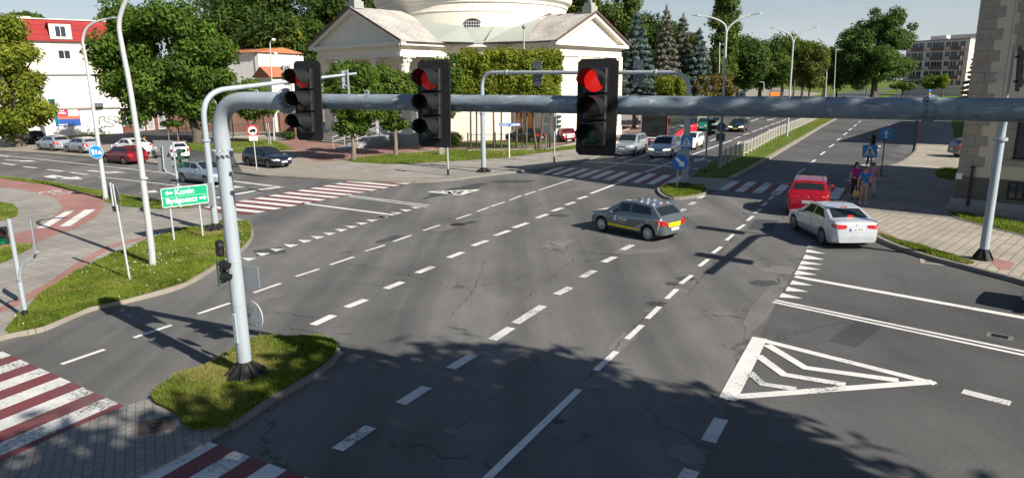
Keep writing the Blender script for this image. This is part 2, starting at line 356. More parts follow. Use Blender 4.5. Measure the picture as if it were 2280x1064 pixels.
# asphalt of the drives and the lane beyond the parked cars
sheet('driveway', [(455, 300), (517, 345), (535, 381), (505, 382), (440, 374), (420, 368), (418, 352), (395, 330), (330, 318), (240, 322), (150, 326), (60, 318), (0, 322), (-60, 318), (-60, 300), (0, 303), (95, 312), (180, 301), (250, 286), (330, 281), (420, 290)], 0.124, M['patch_dark'])
sheet('parking_strip', [(520, 348), (660, 336), (700, 355), (870, 382), (880, 400), (760, 397), (630, 390), (535, 381)], 0.126, M['sandy'])
sheet('driveway', [(420, 352), (470, 345), (517, 344), (540, 383), (450, 374)], 0.128, M['asphalt_new'])
sheet('church_square', [(690, 290), (1010, 290), (1330, 285), (1500, 262), (1470, 286), (1300, 322), (1060, 336), (960, 332), (785, 357), (700, 360), (655, 336), (608, 330), (640, 300)], 0.127, M['pave_church'])
sheet('pavement_grey', [(1085, 386), (1170, 377), (1257, 364), (1341, 342), (1400, 322), (1470, 294), (1400, 302), (1310, 332), (1200, 344), (1080, 356), (905, 364), (780, 362), (700, 372), (880, 396), (1000, 396)], 0.130, M['pave_grey'])
def grass_patch(name, pts, z, mat, blades=0, h=0.12, seed=1, zb=None, dens=None, keep=None):
    P = wp(pts, z); mb = MB(); mb.prism(P, None, z); o = mb.build(name, mat, kind='structure')
    if blades: grass_blades(P, z, blades, h, seed, keep)
    return o
def in_poly(px, py, poly):
    inside = np.zeros(len(px), bool); n = len(poly)
    for i in range(n):
        x1, y1 = poly[i]; x2, y2 = poly[(i+1) % n]
        c = ((y1 > py) != (y2 > py)) & (px < (x2-x1)*(py-y1)/(y2-y1+1e-12)+x1); inside ^= c
    return inside
def grass_blades(P, z, n, h, seed, keep=None, zfun=None, label=None):
    rg = np.random.default_rng(seed); A = np.array(P)
    x0, y0 = A.min(0); x1, y1 = A.max(0); X = rg.uniform(x0, x1, n*4); Y = rg.uniform(y0, y1, n*4)
    k = in_poly(X, Y, P)
    bare = np.sin(X*1.9+2.2*np.sin(Y*.8))*np.sin(Y*1.6+1.9*np.sin(X*.7+1)); k &= ~((bare > .72) & (rg.random(len(X)) < .8))
    X = X[k][:n]; Y = Y[k][:n]; n = len(X)
    tuft = 0.55+0.9*np.clip(np.sin(X*2.3+1.3*np.sin(Y*1.7))*np.sin(Y*2.9+1.1*np.cos(X*2.1))*0.5+0.5, 0, 1)
    hh = h*tuft*rg.uniform(0.5, 1.3, n); a = rg.uniform(0, 2*np.pi, n); w = 0.005+0.007*rg.random(n)+h*0.02
    lx = rg.normal(0, 0.45, n)*hh; ly = rg.normal(0, 0.45, n)*hh
    zz = np.full(n, z) if zfun is None else zfun(X, Y)
    V = np.zeros((n, 4, 3)); cx = np.cos(a)*w; sy = np.sin(a)*w
    V[:, 0] = np.stack([X-cx, Y-sy, zz], 1); V[:, 1] = np.stack([X+cx, Y+sy, zz], 1)
    V[:, 2] = np.stack([X+cx*0.6+lx*0.5, Y+sy*0.6+ly*0.5, zz+hh*0.6], 1); V[:, 3] = np.stack([X+lx, Y+ly, zz+hh], 1)
    fs = np.tile(np.array([[0, 1, 2, 3]]), (n, 1))+np.arange(n)[:, None]*4
    mesh_np('grass', V.reshape(-1, 3), fs, M['blade'], kind='stuff', label=label)
def mesh_np(name, V, F, mat, parent=None, kind=None, label=None):
    me = bpy.data.meshes.new(name); k = F.shape[1]
    me.vertices.add(len(V)); me.vertices.foreach_set('co', V.astype(np.float32).ravel())
    me.loops.add(F.size); me.loops.foreach_set('vertex_index', F.astype(np.int32).ravel())
    me.polygons.add(len(F)); me.polygons.foreach_set('loop_start', np.arange(0, F.size, k, dtype=np.int32)); me.polygons.foreach_set('loop_total', np.full(len(F), k, np.int32))
    me.update(calc_edges=True); me.materials.append(mat)
    if name is None: return me
    o = bpy.data.objects.new(name, me); COL.objects.link(o); o.parent = parent
    if kind: o['kind'] = kind
    if label: o['label'] = label
    return o
# grass belts of block C
grass_patch('grass_verge', [(800, 351), (905, 341), (1010, 334), (1100, 334), (1200, 332), (1300, 322), (1370, 308), (1400, 302), (1300, 329), (1200, 341), (1130, 350), (1080, 354), (960, 362), (870, 366), (790, 361), (768, 357)], 0.134, M['grass'], 16000, 0.14, 3)
grass_patch('grass_verge', [(385, 318), (470, 322), (520, 312), (610, 312), (655, 332), (560, 342), (460, 338), (400, 332)], 0.134, M['grass'], 9000, 0.14, 4)
grass_patch('grass_verge', [(135, 305), (240, 296), (230, 304), (140, 312)], 0.134, M['grass'])
grass_patch('grass_verge', [(960, 318), (1240, 310), (1240, 318), (1120, 330), (970, 328)], 0.134, M['grass'])
# --- block A: the island of pavement, cycle path and grass on the left
A_edge = [(-80, 383), (0, 391), (105, 403), (228, 424), (355, 445), (436, 461), (500, 478), (545, 491), (560, 507), (556, 530), (530, 558), (498, 576), (412, 628), (284, 664), (199, 683), (95, 726), (19, 741), (-40, 760), (-140, 800)]
poly = [tuple(p[:2]) for p in smooth_line([G(x, y, 0.12) for x, y in A_edge], 4)] + [tuple(G(-900, 800, 0.12)[:2]), tuple(G(-900, 400, 0.12)[:2])]
mb = MB(); mb.prism(poly, -0.05, 0.12); mb.build('pavement', M['pave_grey'], kind='structure')
kerb(A_edge[6:], 0.122, 0.10, mat=M['sandy'])
def dust(pts, w, seed, mat='sandy', z=0.0065):
    rg = random.Random(seed); L = smooth_line([G(x, y, 0) for x, y in pts], 6); mb = MB(); l = []; r = []
    for i, p in enumerate(L):
        a = L[max(i-1, 0)]; b = L[min(i+1, len(L)-1)]; t = (b-a).normalized(); n = Vector((-t.y, t.x)); l.append(p+n*w*rg.uniform(.3, 1.0)); r.append(p-n*.15)
    mb.prism(l+r[::-1], None, z); mb.build('road_dust', M[mat], kind='structure')
dust([(545, 495), (562, 508), (560, 532), (532, 561), (500, 579), (413, 631), (285, 667), (200, 686), (96, 729), (20, 744), (-40, 763)], -.28, 3, 'patch_light')
sheet('cycle_path', [(-80, 386), (0, 397), (105, 411), (210, 432), (226, 440), (232, 455), (228, 466), (210, 487), (168, 508), (120, 524), (75, 540), (0, 548), (-80, 556), (-80, 530), (0, 530), (30, 522), (81, 508), (112, 488), (137, 466), (137, 455), (120, 439), (60, 424), (0, 415), (-80, 405)], 0.126, M['pave_red'])
for q in ([(81, 508), (105, 507), (166, 469), (146, 470)], [(132, 504), (156, 503), (213, 466), (189, 467)]):
    sheet('cycle_path_marking', q, 0.131, M['white'])
# cycle symbol
mb = MB()
for c in ((108, 428), (139, 430)):
    cc = G(*c, 0.131); ring = [(cc.x+0.42*math.cos(a*math.pi/8), cc.y+0.42*math.sin(a*math.pi/8)) for a in range(17)]
    for a, b in zip(ring[:-1], ring[1:]): mb.prism(strip_pts([a, b], 0.10), None, 0.131)
for l in ([(108, 428), (118, 424), (126, 429), (108, 428)], [(118, 424), (133, 425), (139, 430)], [(126, 429), (133, 425)], [(131, 423), (136, 424)], [(115, 423), (121, 424)]):
    w = [G(x, y, 0.131) for x, y in l]
    for a, b in zip(w[:-1], w[1:]): mb.prism(strip_pts([a, b], 0.09), None, 0.131)
mb.build('cycle_path_marking', M['white'], kind='structure')
line = smooth_line([G(x, y, 0.126) for x, y in [(330, 527), (250, 548), (190, 580), (130, 622), (60, 662), (0, 690), (-60, 715)]])
mb = MB(); mb.prism(strip_pts(line, 0.35), None, 0.126); mb.build('paving_band', M['pave_red'], kind='structure')
grass_patch('grass_verge', [(-80, 384), (0, 391.5), (105, 404), (228, 425), (355, 446), (436, 462), (406, 463), (355, 465), (270, 459), (235, 449), (210, 433), (105, 411.5), (0, 397), (-80, 387)], 0.135, M['grass'], 16000, 0.10, 5)
grass_patch('grass_verge', [(-80, 448), (0, 449), (30, 455), (41, 466), (38, 480), (20, 487), (0, 491), (-80, 500)], 0.135, M['grass'], 4000, 0.10, 6)
grass_patch('grass_verge', [(-80, 556), (0, 551), (40, 545), (73, 544), (68, 552), (45, 564), (20, 578), (0, 586), (-80, 620)], 0.135, M['grass'], 4000, 0.10, 7)
VERGE = [(551, 493), (561, 509), (557.5, 530), (531, 558), (498.5, 576), (412, 628), (284, 664), (199, 683), (95, 726), (19, 741), (12, 733), (30, 712), (52, 695), (85, 660), (137, 622), (204, 588), (250, 566), (280, 557), (331, 530), (409, 508), (460, 505), (500, 490)]
grass_patch('grass_verge', VERGE, 0.137, M['grass'], 80000, 0.075, 8)
# white clover heads in the verge and on the island
def clover(P, z, n, seed):
    rg = np.random.default_rng(seed); A = np.array(P); x0, y0 = A.min(0); x1, y1 = A.max(0); X = rg.uniform(x0, x1, n*6); Y = rg.uniform(y0, y1, n*6); k = in_poly(X, Y, P)
    cl = np.sin(X*1.1+2)*np.sin(Y*.9+1)+rg.normal(0, .35, len(X)) > .25; X = X[k & cl][:n]; Y = Y[k & cl][:n]; mb = MB()
    for x, y in zip(X, Y): mb.sphere((x, y, z+.07+rg.random()*.04), .010+rg.random()*.010, 5, 3)
    mb.build('clover_flowers', M['white'], kind='stuff')
clover(wp(VERGE, .137), .137, 110, 5)
# --- block B: island of the near mast with its refuge
ISL = [(341, 877), (403, 839), (450, 818), (559, 764), (640, 752), (701, 750), (739, 761), (747, 778), (730, 802), (673, 840), (592, 887), (559, 911), (512, 941), (450, 951), (417, 946), (389, 915), (345, 893)]
sl = smooth_line([G(x, y, 0.10) for x, y in ISL]+[G(*ISL[0], 0.10)])
mb = MB(); mb.prism([tuple(p) for p in sl[:-1]], -0.05, 0.10); mb.build('traffic_island', M['grass_dry'], kind='structure')
ISLW = [tuple(p) for p in sl[:-1]]
kerb([(640, 751), (701, 748), (742, 759), (751, 778), (734, 804), (676, 843), (594, 891), (560, 914), (512, 944)], 0.105, 0.10)
grass_blades(ISLW, 0.10, 60000, 0.095, 9)
REF = [(343, 884), (275, 904), (140, 962), (0, 1029), (-160, 1110), (-60, 1400), (60, 1300), (294, 1066), (464, 978), (520, 944), (450, 930), (400, 920)]
slab('refuge_paving', REF, 0.05, M['pave_dark'])
# --- median D and small island E, crossing refuge between
slab('pavement', [(1523, 397), (1545, 386), (1590, 360), (1626, 392), (1640, 394), (1592, 424), (1560, 420), (1500, 408)], 0.05, M['sandy'])
MED = [(1542, 391), (1566, 371), (1602, 352), (1665, 325), (1728, 300), (1825, 257), (1900, 228), (1990, 203), (2010, 203), (1940, 228), (1862, 262), (1770, 313), (1698, 355), (1626, 394)]
slab('median_strip', MED, 0.12, M['grass_far'])
grass_blades(wp(MED[:6]+MED[10:], 0.12), 0.12, 20000, 0.12, 10)
kerb([(1626, 396), (1698, 357), (1772, 314), (1864, 262), (1942, 227)], 0.13, 0.35, mat=M['sandy'])
kerb([(1540, 391), (1564, 370), (1600, 352), (1665, 324), (1728, 299), (1825, 256)], 0.13, 0.14)
SM = [(1470, 419), (1490, 412), (1530, 411), (1563, 413), (1573, 421), (1555, 431), (1500, 438), (1478, 431)]
slab('traffic_island', SM, 0.10, M['grass_dry']); grass_blades(wp(SM, 0.10), 0.10, 8000, 0.12, 11)
kerb([(1560, 412), (1530, 409), (1490, 410), (1467, 418), (1474, 432), (1500, 440), (1557, 433), (1577, 422)], 0.11, 0.14)
# --- block F: right-hand pavement
F_edge = [(2056, 240), (2050, 262), (2048, 281), (2041, 325), (2033, 341), (1997, 364), (1950, 370), (1927, 374), (1906, 402), (1893, 424), (1870, 446), (1866, 458), (1890, 484), (1943, 519), (1997, 544), (2076, 570), (2151, 589), (2196, 601), (2285, 624), (2500, 690), (2800, 800)]
poly = [tuple(p[:2]) for p in smooth_line([G(x, y, 0.12) for x, y in F_edge], 4)] + [(90, 2), (160, 40), (160, 220), (75, 150)]
mb = MB(); mb.prism(poly, -0.05, 0.12); mb.build('pavement', M['pave_brick'], kind='structure')
kerb(F_edge[:7], 0.13); kerb(F_edge[10:], 0.14, 0.17)
sheet('pavement_sunlit', [(1997, 366), (2033, 343), (2041, 327), (2046, 322), (2200, 322), (2260, 378), (2086, 375), (1950, 371)], 0.125, M['pave_sunlit'])  # sunlit pavement between two building shadows, painted paler
sheet('pavement_sunlit', [(1866, 460), (1906, 468), (2109, 486), (2200, 503), (2290, 526), (2600, 610), (2600, 720), (2285, 622), (2196, 599), (2076, 568), (1997, 542), (1943, 517), (1890, 482)], 0.126, M['pave_sunlit'])  # sunlit corner below the building's shadow edge, painted in the paler tone
for q in ([(1885, 466), (1905, 468), (1945, 505), (2010, 535), (1990, 538), (1930, 508)], [(2195, 570), (2260, 585), (2250, 600), (2225, 600)], [(2043, 262), (2060, 262), (2058, 322), (2042, 322)]):
    sheet('paving_band', q, 0.131, M['pave_red'])
grass_patch('grass_verge', [(2080, 387), (2090, 378), (2110, 374), (2200, 376), (2200, 404), (2110, 400), (2090, 395)], 0.134, M['grass'], 5000, 0.12, 12)
grass_patch('grass_verge', [(2118, 262), (2200, 262), (2200, 322), (2130, 322), (2122, 290)], 0.134, M['grass'])
grass_patch('grass_verge', [(2109, 470), (2124, 472), (2290, 498), (2500, 535), (2500, 585), (2280, 523), (2196, 502), (2133, 484)], 0.134, M['grass_dry'], 9000, 0.10, 13)
kerb([(2107, 470), (2133, 485), (2196, 503), (2280, 524), (2400, 556)], 0.15, 0.10)
# weeds along the kerb of the right corner
grass_patch('grass_verge', [(1950, 517), (1990, 530), (2060, 550), (2120, 568), (2170, 586), (2150, 588), (2076, 568), (1997, 542)], 0.134, M['grass_dry'], 3500, 0.08, 14)
# far greens on the horizon side of the road
sheet('grass_far_side', [(1925, 203), (2130, 190), (2160, 212), (2060, 214), (1985, 206)], 0.01, M['grass_far'])
# --- markings
wm = MB(); ww = MB()
def ln(p, q, w, mb=wm, z=0.009):
    a, b = G(*p), G(*q); mb.prism(strip_pts([a, b], w), None, z)
def seg(lst, w, mb=wm):
    for p, q in lst: ln(p, q, w, mb)
seg([((137,811),(233,778)),((298,752),(382,724)),((441,699),(512,675)),((565,652),(625,631)),((658,616),(711,599)),((735,590),(788,572)),((812,560),(857,546)),((876,538),(916,524)),((943,513.6),(979,501.5)),((1016,488),(1048,477.5)),((1062,471.5),(1089,461.8)),((1093,460),(1124,450)),((1134,446.6),(1161,436)),((1168,434.5),(1192,426.4)),((1200.5,423.7),(1282,397)),((1341,377),(1445,343))], 0.13)
seg([((696.7,723.5),(742.7,702.2)),((771,684.5),(815,667)),((859,643),(896,628)),((929,608),(965,593.6)),((999,574),(1030,561.6)),((1052,547.6),(1085,535.6)),((1102,525),(1134,513.6)),((1143,507.5),(1175,496.5)),((1195,485.6),(1219,477.3)),((1230,470.3),(1252,463)),((1260,456.5),(1280,450.2)),((1287,443.5),(1307,437.3))], 0.24)
seg([((1315,431.5),(1384,405.3)),((1436,383.7),(1630,312.5))], 0.2)
seg([((751,1001),(825,950.5)),((892,898.7),(951,861.7)),((1003,820.5),(1055,789)),((1096.5,756.6),(1138,729.6)),((1147.6,720),(1209,681)),((1238.6,656),(1271,639.6)),((1295.4,617.8),(1323,602.6)),((1343.5,584),(1369,572)),((1386,556.6),(1408,545.3)),((1511,472.4),(1525,465.8)),((1535,456.8),(1547,450.5)),((1556,442),(1567,436))], 0.24, ww)
seg([((1040,1108),(1289,867)),((1326,825),(1372.7,782.6)),((1396,755),(1429.5,724)),((1441,709.7),(1468.4,683)),((1484,665.6),(1507,644)),((1515.5,632),(1540.6,613)),((1556.7,593.3),(1577,577.3)),((1587,564),(1606,549.7)),((1617,535.6),(1633,522)),((1641,511.5),(1657.6,500.4)),((1663,492),(1677,481.6)),((1681,474.7),(1694,465.6)),((1697,459),(1708,451)),((1712,444.6),(1723,436.5))], 0.14)
seg([((1577,983),(1606,932)),((1522,1075),(1540,1046))], 0.24, ww)
seg([((1776.6,385.4),(1791.6,376.3)),((1803.7,364.3),(1815.7,356)),((1826.8,345.4),(1837,337.9)),((1846,328.5),(1857,321.6)),((1864,313),(1872,307.5)),((1878,301),(1886,295.5)),((1890,291),(1897,286)),((1901,282),(1908,277)),((1911,273),(1917,269.5)),((1919.5,265.5),(1926,262.7)),((1929,259),(1935,256)),((1955,240),(1960,237))], 0.16)
seg([((1633.8,309.6),(1649.4,304.5)),((1654.8,301),(1669,297)),((1674.4,294.6),(1687,290)),((1689,289),(1700,285)),((1702,284),(1712,280.7)),((1715,279),(1725.5,275.5)),((1728,274.5),(1738,271)),((1741,269.5),(1750,266)),((1755,264),(1763,261)),((1581,314.7),(1596,308.7)),((1672,270.5),(1689.4,264.5)),((1695,263),(1709.6,258)),((1660,265),(1668,262))], 0.22)
for x0, y0, x1, y1 in [(325,267,403,270),(412,271,488,273),(500,275,590,278),(618,281,703,286),(718,287,803,292),(810,292,895,298),(930,300,985,304),(1030,306,1085,309),(1100,311,1125,314),(1140,318,1200,321)]:
    ln((1200+x0/3.326, 280+y0/3.326), (1200+x1/3.326, 280+y1/3.326), 0.42)
for i in range(11):                                # square blocks of the lay-by edge
    t = i/10.0; x = 1927+(1984-1927)*t**0.8; y = 369-(369-279)*t**0.8
    a = G(x, y); u = (G(1984, 279)-G(1927, 369)).normalized(); n = Vector((u.y, -u.x, 0))
    wm.prism([tuple((a+n*p+u*q)[:2]) for p, q in ((-.25, -.45), (.25, -.45), (.25, .45), (-.25, .45))], None, 0.009)
ln((1893, 404), (1903, 402), 0.6)
# side street, right
ln((1770,616),(2290,709.5),0.24); ln((1726,668.5),(2290,785),0.12); ln((1720.6,672.7),(2290,793),0.12); ln((2143,871),(2250,898.7),0.24, ww)
tri = [((1800,545),(1796.5,550.5),(1838,553)),((1797,555),(1793,562),(1839,565.5)),((1792.5,567),(1787,577),(1836,578.3)),((1785.5,580.5),(1780,589),(1832,589.5)),((1780,591),(1775,600),(1829,601)),((1774,602),(1768,612),(1820,612)),((1764,624.5),(1758.5,633.5),(1810,636)),((1754,638.5),(1748.5,648),(1800,650)),((1741,652.5),(1734.5,662),(1788,665))]
for t in tri: wm.prism([tuple(G(*p)[:2]) for p in t], None, 0.009)
BT = [G(1690,756), G(2069,851), G(1622,885)]
for i, (a, b) in enumerate(((0,1),(1,2),(2,0))): wm.prism(strip_pts([BT[a]+(BT[a]-BT[b]).normalized()*.1, BT[b]+(BT[b]-BT[a]).normalized()*.1], 0.20 if b else 0.32), None, 0.009+i*.002)
for ch, w in (([(480,440),(660,548),(1100,608)], .21), ([(437,490),(560,580),(850,628)], .21), ([(395,568),(460,625),(620,648)], .19)):
    L = [G(1480+x/2.111, 560+y/2.111) for x, y in ch]; (ww if w < .2 else wm).prism(strip_pts(L, w), None, 0.0165)
# left street
ln((0,345.5),(394,388),0.15); ln((394,388),(630,416.5),0.15); ln((-80,337),(0,345.5),0.15); ln((-60,340),(20,350),0.15)
ln((218,393.6),(394,413.8),0.14); ln((394,413.8),(480,426),0.14); ln((520,404.5),(606,415.5),0.14)
for x0, y0, x1, y1 in [(12,278,110,292),(172,303,273,314),(345,325,462,338),(520,347,652,363),(-150,258,-60,268)]:
    ln((x0/3.326, 280+y0/3.326), (x1/3.326, 280+y1/3.326), 0.26)
ln((630,416),(591,421),0.45); ln((588,421),(558,426.4),0.45); ln((559,427),(523,433),0.45); ln((500,437),(480,441),0.45)
ln((670.6,452.3),(876.7,479),0.24); ln((769.8,434),(956,457.5),0.12); ln((775,437.5),(950,461),0.12)
for x0,y0,x1,y1,x2,y2 in [(0,704,0,704,0,704)]: pass
T3 = [(460,980,568,980,508,1002),(557,942,675,945,607,965),(667,910,778,912,713,933),(768,878,880,882,818,902),(873,845,982,850,922,868),(967,818,1075,822,1018,840),(1058,792,1157,795,1105,812),(1147,765,1243,768,1193,785),(1225,742,1322,745,1270,760),(1302,718,1398,720,1348,735),(1377,695,1472,697,1420,712),(1448,672,1540,672,1500,688)]
for a in T3: wm.prism([tuple(G(400+a[i]/3.326, 280+a[i+1]/3.326)[:2]) for i in (0, 2, 4)], None, 0.009)
for a in [(118,671,213,674,165,690),(230,640,320,645,275,657),(300,620,392,624,345,637),(380,600,460,604,415,615)]:
    wm.prism([tuple(G(800+a[i]/3.326, 280+a[i+1]/3.326)[:2]) for i in (0, 2, 4)], None, 0.009)
ST = [G(955,427.5), G(1064,423), G(1024,434.5)]
for i, (a, b) in enumerate(((0,1),(1,2),(2,0))): wm.prism(strip_pts([ST[a], ST[b]], 0.25), None, 0.009+i*.002)
zz = [(985,427.5),(993,431),(1003,426),(1011,432.5),(1022,425.5),(1028,432),(1040,425)]
wm.prism(strip_pts([G(*p) for p in zz], 0.28), None, 0.0165)
# lane arrows: list of (tail px, head px, side branch)
def arrow(tail, head, wid=0.18, turn=0, hl=1.3, hw=0.45):
    a, b = G(*tail), G(*head); u = (b-a).normalized(); n = Vector((-u.y, u.x, 0)); L = (b-a).length
    wm.prism([tuple(p[:2]) for p in (a-n*wid/2, a+n*wid/2, b-u*hl+n*wid/2, b-u*hl-n*wid/2)], None, 0.009)
    wm.prism([tuple(p[:2]) for p in (b-u*hl-n*hw, b, b-u*hl+n*hw)], None, 0.0095)
    if turn:
        c = a+u*L*0.45; d = c+n*turn*0.9+u*0.9
        wm.prism(strip_pts([c, d], wid*1.2), None, 0.0125)
        v = (d-c).normalized(); m2 = Vector((-v.y, v.x, 0))
        wm.prism([tuple(p[:2]) for p in (d-m2*hw, d+v*hl*0.7, d+m2*hw)], None, 0.0135)
arrow((12,356.5),(82,360),0.3,0,1.6,0.5); arrow((240,384),(284,384.5),0.3,0,1.4,.5); arrow((196,380),(240,384),.3,0,.2,.2)
arrow((110,391),(184,400),0.3,0,1.8,.6); wm.prism([tuple(G(*p)[:2]) for p in ((95,394),(128,398.5),(122,393),(140,392),(118,390))], None, 0.014)
arrow((330,427),(355,429),.3,0,1,.5); arrow((480,415),(548,418),.3,0,1.4,.5)
for t, h, k in (((1399,348),(1370,355),0),((1478,352),(1447,360),0),((1668,317),(1640,322),0)): arrow(t, h, 0.15, k, 3.2, 0.55)
arrow((1572,350),(1545,361),0.2,1,2.2,.5); arrow((1668,312),(1642,321),0.2,1,2.4,.5); arrow((1736,283),(1712,292),0.2,1,2.6,.5); arrow((1727,264),(1708,269),.2,0,2.6,.5); arrow((1780,266),(1762,272),0.2,1,2.8,.5)
# zebra crossings
rm = MB()
def zebra(pa, pb, va, vb, i0, i1, duty=0.5, red=(0, 0), mb=wm, z=0.009):
    """pa,pb: end corners of stripe 0 (both sides); va,vb: world step to the next stripe"""
    for i in range(i0, i1):
        q = [pa+va*i, pa+va*(i+duty), pb+vb*(i+duty), pb+vb*i]; mb.prism([tuple(p[:2]) for p in q], None, z)
        if i < i1-1+red[1]: rm.prism([tuple(p[:2]) for p in (pa+va*(i+duty), pa+va*(i+1), pb+vb*(i+1), pb+vb*(i+duty))], None, z)
    if red[0]: rm.prism([tuple(p[:2]) for p in (pa+va*(i0-1+duty), pa+va*i0, pb+vb*i0, pb+vb*(i0-1+duty))], None, z)
p6 = G(264, 898); v = G(209.5, 873.7)-p6; d = (G(0, 1015)-p6).normalized()*4.6
rm.prism([tuple(p[:2]) for p in (p6-v*.5, p6, p6+d, p6+d-v*.5)], None, 0.009)
zebra(p6, p6+d, v, v, 0, 9, 0.5, (0, 1), ww)
p0 = G(450, 978); v = (G(598, 1031.6)-p0)/2; d = (G(294, 1064)-p0).normalized()*4.6
zebra(p0, p0+d, v, v, 0, 7, 0.5, (0, 1), ww)
pL = G(563.9, 442.4); vL = (G(744.3, 410.2)-pL)/6; pR = G(679.6, 453.8); vR = (G(854, 420)-pR)/6
zebra(pL, pR, vL, vR, -3, 9, 0.5, (1, 1))
pT = G(1245.1, 371.7); vT = (G(1478.1, 389.4)-pT)/8; pB = G(1253.5, 392.1); vB = (G(1437.5, 409.6)-pB)/6
zebra(pT, pB-vB*2, vT, vB, 0, 10, 0.52, (1, 0))
pT = G(1629.9, 402.5); vT = (G(1860.8, 417.8)-pT)/6; pB = G(1596.2, 423.5); vB = (G(1843.4, 443)-pB)/6
zebra(pT, pB, vT, vB, 0, 7, 0.52, (1, 1), ww)
wm.build('road_markings', M['white'], kind='structure'); ww.build('road_markings_worn', M['white_worn'], kind='structure')
rm.build('crossing_red_bands', M['red'], kind='structure')
# asphalt repairs (irregular patches)
def blob(px, py, rx, ry, mat, seed, z=0.006, n=18, rot=0):
    rg = random.Random(seed); c = G(px, py); pts = []
    for k in range(n):
        a = 2*math.pi*k/n; r = 1+rg.uniform(-.28, .2); x = math.cos(a)*rx*r; y = math.sin(a)*ry*r
        pts.append((c.x+x*math.cos(rot)-y*math.sin(rot), c.y+x*math.sin(rot)+y*math.cos(rot)))
    mb = MB(); mb.prism(pts, None, z); mb.build('asphalt_patch', mat, kind='structure')
R = rad(60)
for a in [(1115,797,.75,.38,'patch_light',1,R),(1062,858,.16,.12,'patch_light',2,0),(1240,543,.9,.5,'patch_light',3,R),(1540,478,1.1,.5,'patch_light',4,.3),(1735,602,.5,.5,'patch_light',5,0),(1722,632,.35,.3,'patch_light',6,0),(1475,660,.35,.22,'patch_light',7,0),(1500,632,.25,.2,'patch_dark',8,0),(1463,676,.3,.2,'patch_dark',9,0),(1492,676,.3,.2,'patch_light',10,0),(1510,648,.3,.2,'patch_light',30,0),(1458,692,.3,.2,'patch_light',31,0),(1530,620,.3,.25,'patch_dark',32,0),(1600,698,.35,.18,'patch_light',11,0),(1020,500,1.5,.45,'patch_light',12,R),(1045,496,.5,.2,'patch_dark',13,R),(868,532,.8,.25,'patch_dark',14,R),(1240,480,.5,.4,'patch_dark',15,0),(1226,485,.3,.25,'patch_light',16,0),(1010,425,3,.6,'patch_dark',17,R),(1140,404,1.5,.5,'patch_dark',18,0),(1330,860,.2,.14,'patch_light',19,0),(600,660,.6,.25,'patch_light',20,R),(1430,560,1.2,.4,'patch_light',21,.2),(1530,1010,.3,.3,'patch_light',22,0),(1690,690,.25,2.2,'patch_light',23,-.5),(180,378,5,1.2,'patch_light',24,-.6),(1385,760,.2,.8,'patch_light',25,-.5),(1245,937,.12,.08,'patch_dark',26,0),(1700,630,.4,.3,'patch_dark',27,0),(1300,420,1.5,.5,'patch_light',28,.8),(1010,432,1,.3,'patch_dark',29,0)]:
    blob(a[0], a[1], a[2], a[3], M[a[4]], a[5], 0.005+0.00025*(a[5] % 10), rot=a[6])

# open cracks and sealed joints
def crack(pts, w, seed, mat='patch_dark', amp=.12, z=0.0085):
    rg = random.Random(seed); W = [G(*p) for p in pts]; line = []
    for a, b in zip(W[:-1], W[1:]):
        n = max(2, int((b-a).length/.18))
        for k in range(n): p = a.lerp(b, k/n); line.append(Vector((p.x+rg.uniform(-amp, amp), p.y+rg.uniform(-amp, amp))))
    line.append(Vector(W[-1][:2])); mb = MB()
    for i, (a, b) in enumerate(zip(line[:-1], line[1:])):
        if rg.random() < .88: mb.prism(strip_pts([a, b], w*rg.uniform(.4, 1.3)), None, z)
    mb.build('crack', M[mat], kind='structure')
for i, (pts, w, a) in enumerate((([(1078, 580), (1060, 640), (1003, 705)], .03, .05), ([(790, 945), (860, 985), (1000, 1010), (1130, 1040)], .03, .12), ([(1440, 905), (1500, 960), (1600, 1010)], .025, .1), ([(1570, 690), (1600, 702), (1650, 708)], .04, .08), ([(1530, 478), (1580, 484), (1600, 490)], .04, .1), ([(640, 730), (720, 745), (800, 742)], .03, .1), ([(520, 700), (560, 690), (700, 705)], .03, .1), ([(1690, 640), (1730, 632), (1745, 610)], .05, .1), ([(1230, 530), (1235, 558), (1260, 562), (1266, 545), (1232, 534)], .05, .05), ([(1440, 700), (1380, 762), (1300, 850)], .04, .05), ([(1300, 560), (1200, 640), (1130, 700)], .022, .06), ([(1820, 665), (1950, 700), (2100, 735), (2230, 765)], .025, .05), ([(1700, 420), (1660, 492), (1600, 570), (1530, 660)], .035, .05), ([(700, 620), (900, 640), (1000, 620)], .022, .1), ([(1000, 960), (1100, 880), (1200, 800)], .02, .06))):
    crack(pts, w*.6, i+1, amp=a)

for i, (x, y, w, l, rz, m) in enumerate(((1700, 500, .45, 1.1, -27, 'patch_dark'), (1915, 735, .3, 1.2, -44, 'patch_dark'), (600, 560, .5, .5, 30, 'patch_dark'))):
    c = G(x, y); mb = MB(); mb.prism([(-w, -l), (w, -l), (w, l), (-w, l)], None, .0045, RM(0, 0, rad(rz), (c.x, c.y, 0))); mb.build('asphalt_patch', M[m], kind='structure')
